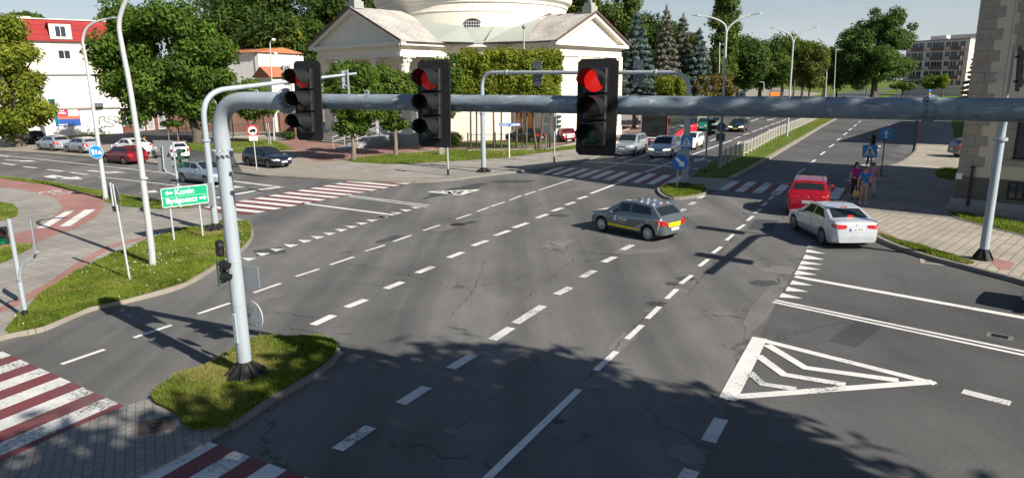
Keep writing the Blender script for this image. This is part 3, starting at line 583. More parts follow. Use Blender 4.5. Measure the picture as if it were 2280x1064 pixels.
# ================================================================ STREET FURNITURE
M['mast'] = stain_mat('mast_paint', (0.33, 0.38, 0.42), (0.15, 0.145, 0.14), 0.55, 1.6, 0.55, vert=True)
M['beam'] = beam_mat('beam_paint', (0.24, 0.30, 0.35), (0.085, 0.09, 0.095))
M['galv'] = stain_mat('galvanised_steel', (0.42, 0.44, 0.45), (0.30, 0.30, 0.29), 0.45, 2.0, 0.5)
M['lamp_steel'] = stain_mat('lamp_steel', (0.42, 0.44, 0.45), (0.30, 0.30, 0.29), 0.5, 1.0, 0.4)
M['black'] = simple('black_plastic', (0.009, 0.010, 0.011), 0.5, var=0.25, vscale=5)
M['black_matte'] = simple('black_matte', (0.012, 0.012, 0.013), 0.75, var=0.3, vscale=6)
M['boot'] = simple('black_boot', (0.012, 0.012, 0.012), 0.7, var=0.4, vscale=6)
M['sig_green'] = simple('signal_housing_green', (0.022, 0.075, 0.05), 0.5, var=0.2)
M['lens_red_on'] = simple('lens_red_lit', (0.45, 0.012, 0.008), 0.25, emit=(1.0, 0.02, 0.012), estr=0.36)
M['lens_red_dim'] = simple('lens_red_dim', (0.22, 0.010, 0.01), 0.3, emit=(1.0, 0.03, 0.02), estr=0.08)
M['lens_off_red'] = simple('lens_red_unlit', (0.05, 0.008, 0.006), 0.2)
M['lens_amber'] = simple('lens_amber_unlit', (0.045, 0.02, 0.008), 0.2)
M['lens_green'] = simple('lens_green_unlit', (0.006, 0.035, 0.028), 0.2)
M['lens_green_on'] = simple('lens_green_lit', (0.0, 0.16, 0.08), 0.3, emit=(0.0, 0.6, 0.25), estr=0.12)
M['sign_back'] = stain_mat('sign_back_grey', (0.22, 0.24, 0.26), (0.12, 0.12, 0.12), 0.5, 1.5, 0.5)
M['sign_dark'] = stain_mat('sign_back_dark', (0.10, 0.12, 0.14), (0.05, 0.05, 0.05), 0.5, 1.5, 0.5)
M['s_blue'] = simple('sign_blue', (0.012, 0.14, 0.50), 0.35); M['s_blue2'] = simple('sign_light_blue', (0.015, 0.25, 0.58), 0.35)
M['s_white'] = simple('sign_white', (0.78, 0.79, 0.78), 0.4); M['s_red'] = simple('sign_red', (0.62, 0.015, 0.02), 0.4)
M['s_black'] = simple('sign_black', (0.01, 0.01, 0.012), 0.5); M['s_green'] = simple('sign_green', (0.0, 0.33, 0.16), 0.4)
M['bolt'] = simple('bolt_steel', (0.25, 0.26, 0.27), 0.5, 0.6)
M['orange'] = simple('orange_plastic', (0.65, 0.14, 0.02), 0.5)
def facing(f): return math.atan2(f[0], -f[1])
def az(deg): return (math.sin(rad(deg)), math.cos(rad(deg)))
def place(o, loc, rz=0.0): o.location = loc; o.rotation_euler = (0, 0, rz); return o
def visor_mesh(mb, r, L, z, y0):
    n = 22; a0, a1 = rad(-28), rad(208)
    for rr, flip in ((r, 0), (r-0.006, 1)):
        vs = []; fs = []
        for k in range(n+1):
            a = a0+(a1-a0)*k/n; s = max(0.0, math.sin(a)); ln_ = L*(0.45+0.55*max(0, min(1, (math.sin(a)+0.45)/.5)))
            vs += [(rr*math.cos(a), y0, z+rr*math.sin(a)), (rr*math.cos(a)*0.97, y0-ln_, z+rr*math.sin(a)*0.97-0.01)]
        for k in range(n): q = (2*k, 2*k+1, 2*k+3, 2*k+2); fs.append(q if flip else q[::-1])
        mb.add(vs, fs)
def signal_head(parent, loc, f, lens=('lens_off_red', 'lens_amber', 'lens_green'), s=1.0, board=True, mat='black', tiltx=0.0, labels=None):
    P = 0.352*s; n = len(lens); Hh = P*n; w = 0.33*s; mb = MB()
    for i in range(n):
        z = Hh/2-P*(i+0.5); mb.rbox(-w/2, w/2, -0.11*s, -0.02*s, z-P/2+0.004, z+P/2-0.004, 0.02*s)
        mb.tube([(0, -0.109*s, z), (0, -0.126*s, z)], 0.158*s, 24)
        mb.box(w/2-0.02*s, w/2+0.012*s, -0.09*s, -0.05*s, z-0.03*s, z+0.03*s)
    mb.box(-0.05*s, 0.05*s, -0.03*s, 0.10*s, Hh*0.30, Hh*0.36); mb.box(-0.05*s, 0.05*s, -0.03*s, 0.10*s, -Hh*0.36, -Hh*0.30)
    h = mb.build('signal_head', M[mat], parent, 40); place(h, loc, facing(f)); h.rotation_euler[0] = tiltx
    if board:
        bw, bh, c = 0.285*s, Hh/2+0.115*s, 0.05*s; b = MB()
        pts = [(-bw+c, -bh), (bw-c, -bh), (bw, -bh+c), (bw, bh-c), (bw-c, bh), (-bw+c, bh), (-bw, bh-c), (-bw, -bh+c)]
        b.prism(pts, -0.012, 0.012, RM(rad(90), 0, 0)); b.build('backboard', M['black_matte'], h)
    for i, ls in enumerate(lens):
        z = Hh/2-P*(i+0.5)
        v = MB(); visor_mesh(v, 0.160*s, 0.29*s, z, -0.115*s); v.build('visor', M[mat], h, 50)
        l = MB(); l.lathe([(0.148*s, 0), (0.13*s, 0.014*s), (0.09*s, 0.026*s), (0.045*s, 0.032*s), (0.001, 0.034*s)], 24, RM(rad(90), 0, 0, (0, -0.127*s, z))); l.build('lens', M[ls], h, 60)
    return h
def boot(parent, r, R_, h, nf=9, mat='boot'):
    mb = MB(); mb.lathe([(R_, 0), (R_*0.98, 0.03), (r*1.35, h*0.55), (r*1.12, h*0.8), (r*1.10, h)], 24)
    for k in range(nf):
        a = 2*math.pi*k/nf
        Mx = RM(0, 0, a)
        mb.add([(r*1.05, -0.022, 0), (R_*1.06, -0.03, 0), (R_*1.06, 0.03, 0), (r*1.05, 0.022, 0), (r*1.05, -0.018, h), (r*1.25, -0.018, h*0.86), (r*1.25, 0.018, h*0.86), (r*1.05, 0.018, h), (R_*1.02, -0.03, 0.09), (R_*1.02, 0.03, 0.09)],
               [(0, 1, 8, 5, 4), (3, 7, 6, 9, 2), (4, 5, 6, 7), (5, 8, 9, 6), (1, 2, 9, 8)], Mx)
    return mb.build('base_cover', M[mat], parent, 35)
def bend(p0, corner, p1, r, n=10):
    """points of a circular-ish bend from direction p0->corner to corner->p1"""
    c = Vector(corner); a = c+(Vector(p0)-c).normalized()*r; b = c+(Vector(p1)-c).normalized()*r; out = []
    for k in range(n+1):
        t = k/n; out.append((1-t)**2*a+2*t*(1-t)*c+t*t*b)
    return out
def flange(mb, p, d, r, th=0.06, bolts=10, br=0.022):
    d = Vector(d).normalized(); p = Vector(p); q = d.to_track_quat('Z', 'Y').to_matrix().to_4x4()
    Mx = Matrix.Translation(p) @ q
    mb.lathe([(r, -th/2), (r, -0.004), (r*0.985, -0.003), (r*0.985, 0.003), (r, 0.004), (r, th/2)], 32, Mx)
    for k in range(bolts):
        a = 2*math.pi*k/bolts; x, y = r*0.86*math.cos(a), r*0.86*math.sin(a)
        mb.tube([(x, y, -th/2-0.03), (x, y, th/2+0.03)], br, 6, M=Mx)
# ---- near mast with the long beam right in front of the viewer
b0 = G(548, 838, 0.08); bd = Vector((math.sin(rad(115)), math.cos(rad(115)), -0.0075)).normalized()
g = empty('traffic_light_gantry', b0, 0, 'big pale grey mast on the near grass island whose thick beam crosses the whole picture', 'traffic light gantry')
zt = 5.36; zf = HT(497, 340, b0)-b0.z
mb = MB(); mb.tube([(0, 0, 0.1), (0, 0, 2.2), (0, 0, 2.21), (0, 0, zf)], [0.135, 0.132, 0.130, 0.128], 28, caps=False)
for z in (1.5, 2.35): mb.lathe([(0.136, z-.006), (0.138, z), (0.136, z+.006)], 28, closed=False)
mast = mb.build('mast', M['mast'], g, 40)
mb = MB(); mb.rbox(-0.045, 0.045, -0.16, -0.12, 0.75, 1.35, 0.01, RM(0, 0, rad(-25))); mb.build('service_hatch', M['mast'], mast)
mb = MB(); flange(mb, (0, 0, zf), (0, 0, 1), 0.185, 0.075, 12); mb.build('flange', M['mast'], g, 40)
corner = Vector((0, 0, zt)); end = corner+bd*16.0
pts = [Vector((0, 0, zf+0.04)), Vector((0, 0, zt-0.75))]+bend((0, 0, 0), corner, end, 0.68, 12)
f1 = corner+bd*1.62; pts += [f1]
mb = MB(); mb.tube(pts, [0.15]*len(pts), 28, caps=False); mb.build('bend', M['mast'], g, 40)
mb = MB(); flange(mb, f1, bd, 0.215, 0.07, 12); mb.build('flange', M['mast'], g, 40)
def beam_at(t): return corner+bd*t
f2 = 11.1
mb = MB(); mb.tube([beam_at(1.65), beam_at(3.4), beam_at(3.41), beam_at(7.0), beam_at(7.01), beam_at(f2)], [0.122, 0.122, 0.124, 0.124, 0.127, 0.127], 36, caps=False)
bm = mb.build('beam', M['beam'], g, 40)
mb = MB(); mb.tube([beam_at(f2), beam_at(12.5), beam_at(13.4)], [0.129]*3, 36, caps=False); mb.build('beam', M['beam'], g, 40)
mb = MB(); flange(mb, beam_at(f2), bd, 0.165, 0.055, 14, 0.012); mb.build('flange', M['beam'], g, 40)
for t in (0.95, 3.3, 9.05, ):                     # lifting eyes on top of the beam
    c = beam_at(t); e = MB(); Mx = Matrix.Translation(c) @ Matrix.Rotation(math.atan2(bd.y, bd.x), 4, 'Z')
    ring = [(-.045, 0), (.045, 0), (.045, .05), (.03, .075), (0, .085), (-.03, .075), (-.045, .05)]
    e.prism(ring, -0.006, 0.006, Mx @ Matrix.Translation((0, 0, 0.11)) @ Matrix.Rotation(rad(90), 4, 'X')); e.cur = 1
    e.tube([(0, -0.008, 0.15), (0, 0.008, 0.15)], 0.016, 10, M=Mx); e.build('lifting_eye', [M['mast'], M['black_matte']], g)
fdir = Vector((-math.sin(rad(27)), -math.cos(rad(27)), 0))
def beam_t(px, y=235):
    d = ray(px, y); A = np.array([[bd.x, -d[0]], [bd.y, -d[1]]]); s = np.linalg.solve(A, -np.array([b0.x, b0.y])); return s[0]
for px, py, ln3 in ((703, 225, ('lens_red_dim', 'lens_amber', 'lens_green')), (980, 232, ('lens_red_dim', 'lens_amber', 'lens_green')), (1338, 240, ('lens_red_on', 'lens_amber', 'lens_green'))):
    t = beam_t(px); c = beam_at(t)+fdir*0.16
    hh = signal_head(g, (c.x, c.y, 0), fdir, ln3)
    wpt = Vector((b0.x+c.x, b0.y+c.y)); hh.location.z = HT(px, py, wpt)-b0.z; hh.rotation_euler[0] = rad(-2.5)
    k = MB(); k.box(-0.06, 0.06, 0.02, 0.06, -0.16, 0.16); k.lathe([(0.136, -0.05), (0.136, 0.05)], 24, RM(0, rad(90), 0, (0, 0.16, 0)))
    k.build('clamp', M['bolt'], hh)
# small heads and signs fixed low on the mast
hh = signal_head(g, (-0.24, -0.06, HT(515, 603, b0)-b0.z), az(95), ('lens_off_red', 'lens_amber'), s=0.62, board=False)
mb = MB(); mb.box(-0.14, -0.11, -0.012, 0.012, -0.26, 0.26); mb.box(-.02, .2, 0.0, 0.05, .12, .16)
mb.build('mounting_plate', M['sig_green'], hh)
mb = MB(); mb.rbox(-0.07, 0.07, -0.11, 0.02, -0.17, 0.15, 0.035); mb.lathe([(0.065, 0), (0.05, 0.03), (0.01, 0.04)], 16, RM(rad(90), 0, 0, (0, -0.09, 0.04)))
c_ = mb.build('call_lamp', M['black'], g, 40); place(c_, (-0.27, 0.02, HT(503, 552, b0)-b0.z), rad(40))
def plate_sign(name, parent, loc, f, shape, w, h, mat_front, mat_back, th=0.02, rim=None, tilt=0.0):
    mb = MB()
    if shape == 'disc': pts = [(w/2*math.cos(2*math.pi*k/32), w/2*math.sin(2*math.pi*k/32)) for k in range(32)]
    elif shape == 'diamond': r = w/2; pts = [(0, -r), (r, 0), (0, r), (-r, 0)]
    elif shape == 'tri_down': pts = [(-w/2, h/2), (w/2, h/2), (0, -h/2)]
    elif shape == 'tri': pts = [(-w/2, -h/2), (w/2, -h/2), (0, h/2)]
    else:
        c = min(w, h)*0.06; pts = [(-w/2+c, -h/2), (w/2-c, -h/2), (w/2, -h/2+c), (w/2, h/2-c), (w/2-c, h/2), (-w/2+c, h/2), (-w/2, h/2-c), (-w/2, -h/2+c)]
    Rx = RM(rad(90), 0, 0)
    mb.cur = 1; mb.prism(pts, 0, th, Rx); mb.cur = 0; mb.prism([(x*.985, y*.985) for x, y in pts], th, th+.003, Rx)
    o = mb.build(name, [mat_front, mat_back], parent); place(o, loc, facing(f)); o.rotation_euler[1] = tilt
    return o
def decal(parent, polys, mat, name='symbol', y=-0.024, th=0.003):
    mb = MB(); Rx = RM(rad(90), 0, 0, (0, y, 0))
    for p in polys: mb.prism(p, 0, th, Rx)
    return mb.build(name, mat, parent)
s_ = plate_sign('sign_plate', g, (0.24, 0.10, HT(552, 618, b0)-b0.z), az(22), 'rect', 0.40, 0.42, M['s_blue'], M['sign_back']); s_.scale = (1, 1, 1.05)
s_ = plate_sign('sign_plate', g, (0.22, 0.10, HT(560, 703, b0)-b0.z), az(35), 'disc', 0.58, 0, M['s_blue'], M['galv'])
for z in (-0.16, 0.16):
    k = MB(); k.box(-0.16, 0.10, 0.02, 0.06, z-0.02, z+0.02); k.build('bracket', M['bolt'], s_)
boot(g, 0.135, 0.40, 0.34, 9)
# ---- second gantry on the left verge, thin arm over the side street
b1 = G(481, 512, 0.13)
g = empty('traffic_light_gantry', b1, 0, 'slender grey mast on the left grass verge with a thin arm over the side street', 'traffic light gantry')
z1 = HT(478, 205, b1)-b1.z; e1 = AT(793, 164, 32.6)-b1; cn = Vector((0, 0, z1-0.0)); en = Vector((e1.x, e1.y, e1.z))
bp = bend((0, 0, 0), cn, en, 1.05, 12)
zf = HT(463, 313, b1)-b1.z
mb = MB(); mb.tube([(0, 0, 0.05), (0, 0, zf)], [0.125, 0.115], 20, caps=False); mb.tube([(0, 0, zf)]+bp+[en], [0.105]*len(bp)+[0.10, 0.05], 20); mb.build('mast', M['mast'], g, 40)
mb = MB(); flange(mb, (0, 0, zf), (0, 0, 1), 0.165, 0.06, 8, 0.015); mb.build('flange', M['mast'], g, 40)
ad = (en-cn).normalized(); fl = Vector((ad.y, -ad.x, 0)).normalized()     # arm normal
for px, py in ((641, 168), (768, 178)):
    t = 0; best = None
    for k in range(100):
        p = cn.lerp(en, k/99.0); w = b1+p; v = np.array([w.x, w.y, w.z-CAMH]); d = CX+FPX*(v@_r)/(v@_f)
        if best is None or abs(d-px) < best[0]: best = (abs(d-px), p)
    p = best[1]; wpt = b1+p
    signal_head(g, (p.x+ad.x*.0-fl.x*0.0, p.y, HT(px, py, wpt)-b1.z), (-fl.x*-1, -fl.y*-1) if False else az(318), s=0.78, board=False, mat='sign_back')
    k = MB(); k.box(-0.03, 0.03, -0.03, 0.03, -0.65, 0.45); o = k.build('drop_pipe', M['mast'], g); place(o, (p.x+0.17, p.y-0.05, HT(px, py, wpt)-b1.z))
boot(g, 0.125, 0.40, 0.28, 8)
mb = MB(); mb.box(-0.1, 0.1, -0.28, -0.13, 1.0, 1.9); mb.build('control_box', M['sign_back'], g)
# ---- far portal gantry over the main road
c0 = G(1077, 383, 0.13); c1 = G(1524, 413, 0.13)
g = empty('traffic_light_gantry', c0, 0, 'far grey two-legged portal spanning the main road in front of the church', 'traffic light gantry')
dv = c1-c0; ztop = (HT(1080, 162, c0)-c0.z); z2 = (HT(1536, 162, c1)-c0.z)
L_ = Vector((dv.x, dv.y, 0)).length; u = Vector((dv.x, dv.y, 0)).normalized()
pts = [(0, 0, 0.1), (0, 0, 2.0), (0, 0, ztop-1.1)]+[tuple(p) for p in bend((0, 0, 0), (0, 0, ztop), Vector((dv.x, dv.y, z2)), 0.9, 10)]
pts2 = [tuple(p) for p in bend((0, 0, ztop), Vector((dv.x, dv.y, z2)), (dv.x, dv.y, 0), 1.0, 10)]+[(dv.x, dv.y, 2.0)]
mb = MB(); mb.tube([(0, 0, 0.1), (0, 0, 3.7)], [0.155, 0.15], 20, caps=False); mb.tube([(dv.x, dv.y, 0.0), (dv.x, dv.y, 3.9)], [0.18, 0.175], 20, caps=False); mb.build('mast', M['mast'], g, 40)
mb = MB(); mb.tube(pts[2:]+pts2[:-1]+[(dv.x, dv.y, 3.9)], 0.115, 20, caps=False); mb.tube([(0, 0, 3.7), (0, 0, ztop-1.0)], 0.13, 20, caps=False); mb.build('beam', M['mast'], g, 40)
mb = MB()
for t in (0.14, 0.86): flange(mb, Vector((0, 0, ztop)).lerp(Vector((dv.x, dv.y, z2)), t), dv, 0.17, 0.07, 0)
flange(mb, (0, 0, 3.7), (0, 0, 1), 0.2, 0.07, 8, .015); flange(mb, (dv.x, dv.y, 3.9), (0, 0, 1), 0.24, 0.09, 8, .015)
mb.build('flange', M['mast'], g, 40)
for px in (1216, 1436):
    t = (px-1080)/456.0; p = Vector((0, 0, ztop)).lerp(Vector((dv.x, dv.y, z2)), t); wpt = c0+p
    hh = signal_head(g, (p.x, p.y, HT(px, 164, wpt)-c0.z), az(30), s=0.98, board=False, mat='sign_dark')
    b = MB(); b.box(-0.28, 0.28, -.03, -0.01, -.72, .72); b.build('backboard', M['sign_dark'], hh)
boot(g, 0.155, 0.45, 0.30, 8); o = boot(g, 0.18, 0.34, 0.2, 8); o.location = (dv.x, dv.y, -0.02)
wpt = c1; zz_ = HT(1526, 316, c1)-c0.z
s_ = plate_sign('crossing_sign', g, (dv.x-0.05, dv.y-0.25, zz_), az(200), 'rect', 0.62, 0.64, M['s_blue2'], M['sign_back'])
def crossing_symbol(s_, w):
    decal(s_, [[(-w*.40, -w*.33), (w*.40, -w*.33), (0, w*.40)]], M['s_white'], y=-0.026)
    decal(s_, [[(-w*.30, -w*.27), (w*.30, -w*.27), (w*.27, -w*.22), (-w*.27, -w*.22)],
               [(-.03*w, .18*w), (.03*w, .18*w), (.03*w, .24*w), (-.03*w, .24*w)],
               [(-.05*w, .16*w), (.05*w, .16*w), (.12*w, .0), (.09*w, -.02*w), (.05*w, .08*w), (.03*w, -.02*w), (.14*w, -.2*w), (.09*w, -.22*w), (-.0*w, -.06*w), (-.09*w, -.22*w), (-.14*w, -.2*w), (-.03*w, -.01*w), (-.04*w, .07*w), (-.09*w, -.02*w), (-.12*w, 0)]], M['s_black'], y=-0.030)
crossing_symbol(s_, 0.62)
mb = MB(); mb.rbox(-.24, .24, -.14, .0, -.34, .34, .02); o = mb.build('control_box', M['mast'], g); place(o, (dv.x-0.22, dv.y-0.02, HT(1523, 347, c1)-c0.z), rad(-15))
# ---- right corner mast whose arm and heads leave the picture at the right
d0 = G(2188, 577, 0.13)
g = empty('traffic_light_gantry', d0, 0, 'pale blue grey mast with a black foot on the sunlit paving of the right corner', 'traffic light gantry')
zt = 4.72; cn = Vector((0, 0, zt)); en = cn+Vector((math.sin(rad(212)), math.cos(rad(212)), 0))*6.5
bp = bend((0, 0, 0), cn, en, 0.8, 10); zf = HT(2218, 310, d0)-d0.z
mb = MB(); mb.tube([(0, 0, 0.05), (0, 0, zf)], [0.128, 0.118], 24, caps=False); mb.tube([(0, 0, zf)]+bp+[en], [0.11]*(len(bp)+1)+[0.09], 24); mb.build('mast', M['mast'], g, 40)
mb = MB(); flange(mb, (0, 0, zf), (0, 0, 1), 0.19, 0.07, 8, .015); mb.build('flange', M['mast'], g, 40)
for t, dz in ((.0, 1.08), (4.6, 0.25)):
    p = cn+(en-cn).normalized()*t; signal_head(g, (p.x+(-.02 if t < 1 else .3), p.y-.34 if t < 1 else p.y, p.z+dz), az(117), s=1.0, tiltx=rad(-4))
mb = MB(); mb.tube([(0, 0, 4.4), (0, 0, 6.3)], .04, 10); mb.build('drop_pipe', M['mast'], g)
boot(g, 0.13, 0.27, 0.34, 7)
# ---------------------------------------------------------------- street lamps
def lamp(label, base, path, heads, r0=0.09, r1=0.045, arms=None, cat='street lamp', group='street lamps', hscale=1.0, mat='lamp_steel', hl=0.75):
    b = G(*base, 0.12) if len(base) == 2 else AT(*base)
    if len(base) == 3: b.z = 0
    y = b.y
    g = empty('street_lamp', b, 0, label, cat, group)
    P = [AT(px, py, y)-b for px, py in path]; P = [Vector((p.x, p.y, p.z)) for p in P]
    P0 = [Vector((0, 0, 0))]+P; P0[1] = Vector((0, 0, P0[1].z)) if len(path) > 1 and arms else P0[1]
    if len(P0) > 3:
        out = []
        for i in range(1, len(P0)-1):
            p0 = P0[i-1]; p1 = P0[i]; p2 = P0[i+1]; p3 = P0[min(i+2, len(P0)-1)]
            for k in range(5):
                t = k/5; out.append(0.5*((2*p1)+(p2-p0)*t+(2*p0-5*p1+4*p2-p3)*t*t+(-p0+3*p1-3*p2+p3)*t**3) if i > 1 else p1.lerp(p2, t))
        P0 = [P0[0]]+out+[P0[-1]]
    n = len(P0); mb = MB(); mb.tube(P0, [r0+(r1-r0)*min(1, p.z/max(q.z for q in P0)) for p in P0], 14); pole = mb.build('pole', M[mat], g, 40)
    ends = []
    if arms:
        for arm in arms:
            A = [AT(px, py, y)-b for px, py in arm]; A[0] = Vector((P0[-1].x, P0[-1].y, P0[-1].z))
            out = []
            for i in range(len(A)-1):
                p0 = A[max(i-1, 0)]; p1 = A[i]; p2 = A[i+1]; p3 = A[min(i+2, len(A)-1)]
                for k in range(5):
                    t = k/5; out.append(0.5*((2*p1)+(p2-p0)*t+(2*p0-5*p1+4*p2-p3)*t*t+(-p0+3*p1-3*p2+p3)*t**3))
            out.append(A[-1]); m2 = MB(); m2.tube(out, [r1*(1-0.35*i/len(out)) for i in range(len(out))], 10); m2.build('arm', M[mat], g, 40)
            ends.append((out[-1], (out[-1]-out[-3]).normalized()))
    else: ends.append((P0[-1], (P0[-1]-P0[-3]).normalized()))
    for e, d in ends:
        if not heads: continue
        d = Vector((d.x, d.y, d.z*0.6)).normalized(); q = d.to_track_quat('X', 'Z').to_matrix().to_4x4(); s = hscale
        m2 = MB(); Mx = Matrix.Translation(e) @ q
        m2.add([(-.05*s,-.05*s,-.03*s),(hl*s,-.09*s,-.03*s),(hl*s,.09*s,-.03*s),(-.05*s,.05*s,-.03*s),(-.05*s,-.04*s,.05*s),(hl*.6*s,-.12*s,.06*s),(hl*.6*s,.12*s,.06*s),(-.05*s,.04*s,.05*s),(hl*s,-.06*s,0),(hl*s,.06*s,0),(hl*.6*s,-.14*s,-.03*s),(hl*.6*s,.14*s,-.03*s)],
               [(0,3,11,2,1,10),(4,5,6,7),(0,10,5,4),(3,7,6,11),(0,4,7,3),(5,8,9,6),(10,1,8,5),(11,6,9,2),(1,2,9,8)], Mx)
        m2.build('luminaire', M['sign_back'], g)
    return g
L1 = lamp('tallest street lamp, rising from the left verge beside the direction board', (340, 592), [(338, 560), (312, 350), (290, 200), (272, 105), (265, 55), (276, 12), (300, -25), (345, -50)], True, 0.105, 0.06)
L1c = MB(); L1c.lathe([(0.112, -0.03), (0.112, 0.03)], 14); o = L1c.build('collar', M['lamp_steel'], L1); o.location = (0, 0, HT(321, 405, L1.location)); o.location.x = AT(321.5, 405, L1.location.y).x-L1.location.x
L2 = lamp('left street lamp with a curved top and a round blue sign on it', (235, 444), [(234, 430), (216, 300), (200, 190), (190, 125), (184, 92), (192, 65), (212, 50), (238, 43)], True, 0.12, 0.055, hl=0.6)
o = plate_sign('cycle_and_walking_sign', L2, (0, -0.16, HT(219, 338, L2.location)-0.12), az(175), 'disc', 0.68, 0, M['s_white'], M['sign_back']); o.location.x = AT(219, 338, L2.location.y).x-L2.location.x
decal(o, [[(0.315*math.cos(2*math.pi*k/28), 0.315*math.sin(2*math.pi*k/28)) for k in range(28)]], M['s_blue2'], 'blue_field')
pr = [[(-.22,-.13),(-.17,-.13),(-.15,.0),(-.13,-.13),(-.08,-.13),(-.1,.02),(-.06,.05),(-.1,.13),(-.2,.13),(-.24,.05),(-.2,.0)], [(-.02,-.12),(.02,-.12),(.04,.1),(-.04,.1)], [(.08,-.1),(.26,-.1),(.26,-.02),(.2,.0),(.24,.1),(.14,.06),(.08,.02)]]
decal(o, pr, M['s_white'], 'symbol', y=-0.028)
lamp('tall double-armed street lamp at the near end of the fenced median', (1603, 375), [(1604, 360), (1617, 75)], True, 0.10, 0.07, [[(1617, 75), (1613, 55), (1590, 42), (1568, 37)], [(1617, 75), (1624, 60), (1648, 42), (1674, 34)]])
lamp('double-armed street lamp behind the beam, second along the median', (1752, 304), [(1753, 290), (1766, 98)], True, 0.10, 0.075, [[(1766, 98), (1762, 82), (1745, 70), (1731, 65)], [(1766, 98), (1772, 84), (1790, 70), (1808, 63)]])
for base, top, la, ra, lab, r in [((1837, 218, 150), (1844, 107), (1832, 92), (1862, 92), 'double-armed street lamp against the yellow-green tree, third along the median', .13),
                            ((1928, 212, 185), (1934, 125), (1915, 111), (1955, 112), 'double-armed street lamp in front of the large round tree', .14)]:
    lamp(lab, base, [(base[0], base[1]-15), top], True, r, r*.8, [[top, (top[0]-4, top[1]-8), la], [top, (top[0]+4, top[1]-8), ra]], hscale=1.6)
for base, path, lab in [((1857, 218, 150), [(1857, 205), (1861, 118), (1862, 112), (1868, 111)], 'plain single street lamp between the third and fourth double ones'),
                        ((1995, 212, 240), [(1996, 200), (2001, 130), (1997, 122), (1989, 119)], 'far single-armed street lamp just right of the large round tree'),
                        ((2077, 210, 260), [(2078, 200), (2086, 132), (2081, 126), (2072, 124)], 'far single-armed street lamp in front of the apartment block'),
                        ((1601, 240, 110), [(1601, 225), (1602, 105), (1603, 101), (1605, 100)], 'short white lamp pole beside the poplar'),
                        ((1700, 235, 120), [(1700, 225), (1701, 190), (1700, 184), (1697, 183)], 'tiny white park lamp before the dark trees')]:
    lamp(lab, base, path, True, .11, .07, hscale=1.0, hl=.6)
g = lamp('thin white camera pole with two little cameras between the tree and the church', (611, 315), [(610, 300), (605, 180), (601, 96)], False, .09, .06)
mb = MB()
for dz, dx in ((-.1, .25), (-1.4, .3)): mb.tube([(0, 0, HT(601, 96, g.location)+dz), (dx*1.3, -.1, HT(601, 96, g.location)+dz+.2)], .03, 6); mb.sphere((dx*1.6, -.1, HT(601, 96, g.location)+dz+.25), (.22, .14, .14), 8, 6)
o = mb.build('camera', M['s_white'], g, 50); o.location.x = AT(601, 96, g.location.y).x-g.location.x
g = empty('floodlight_pole', AT(1168, 300, 60)*1.0, 0, 'small globe lamp on a thin pole in front of the rotunda wall', 'lamp'); g.location.z = 0.12
zz_ = HT(1168, 62, g.location)-.12
mb = MB(); mb.tube([(0, 0, 0), (0, 0, zz_)], .05, 8); mb.build('pole', M['lamp_steel'], g); mb = MB(); mb.sphere((0, 0, zz_+.05), .18, 12, 8); mb.build('globe', M['sign_back'], g, 60)
# ---------------------------------------------------------------- signs and small signal posts
def post(mb, p, h, r=0.03): mb.tube([p, (p[0], p[1], p[2]+h)], r, 10)
def sign_root(name, base, label, cat, group=None, z=0.12):
    b = G(*base, z); return empty(name, b, 0, label, cat, group), b
# green direction board
k0 = G(388, 538, .13); k1 = G(452, 528, .13); mid = (k0+k1)/2; uu = (k1-k0); uu.z = 0; Lp = uu.length; u = uu.normalized()
g = empty('direction_sign', mid, 0, 'green board reading Konin and Bydgoszcz on two thin posts in the grass', 'direction sign')
zb = HT(410, 457, mid)-mid.z; zt_ = HT(410, 414, mid)-mid.z
f = (u.y, -u.x)
W_ = (AT(466, 430, k1.y)-AT(356, 440, k0.y)); Wd = Vector((W_.x, W_.y)).length
for s in (-1, 1):
    mb = MB(); p = u*(s*Lp/2); mb.tube([(p.x, p.y, 0), (p.x, p.y, zb+0.1)], 0.035, 12); mb.build('post', M['lamp_steel'], g, 40)
off = Vector((f[0], f[1], 0))*0.06
bc = (AT(410.5, 436, mid.y)-mid)
pl_ = plate_sign('board', g, (bc.x+off.x, bc.y+off.y, (zb+zt_)/2), f, 'rect', Wd, zt_-zb, M['s_white'], M['sign_back'], 0.03)
hW, hH = Wd/2-0.03, (zt_-zb)/2-0.03
decal(pl_, [[(-hW, -hH), (hW, -hH), (hW, 0.0), (-hW, 0.0)], [(-hW, 0.008), (hW, 0.008), (hW, hH), (-hW, hH)]], M['s_green'], 'green_field', y=-0.032)
Rt = RM(rad(90), 0, 0, (0, -0.037, 0)); ts = (zt_-zb)*0.40
text_mesh('Konin', ts, RM(rad(90), 0, 0, (-hW*.02, -0.037, hH*0.50)), 'lettering', M['s_white'], pl_, 0.003, bold=0.006)
text_mesh('Bydgoszcz', ts*0.93, RM(rad(90), 0, 0, (-hW*.17, -0.037, -hH*0.42)), 'lettering', M['s_white'], pl_, 0.003, bold=0.006)
def arr(x, z, s, L=0.26):
    return [(x-s*L/2, z+.035), (x-s*L/2, z-.035), (x+s*L*.15, z-.035), (x+s*L*.1, z-.1), (x+s*L/2, z), (x+s*L*.1, z+.1), (x+s*L*.15, z+.035)]
decal(pl_, [arr(-hW*.70, hH*.5, -1)], M['s_white'], 'arrow', y=-0.036); decal(pl_, [arr(hW*.78, -hH*.42, 1)], M['s_white'], 'arrow', y=-0.036)
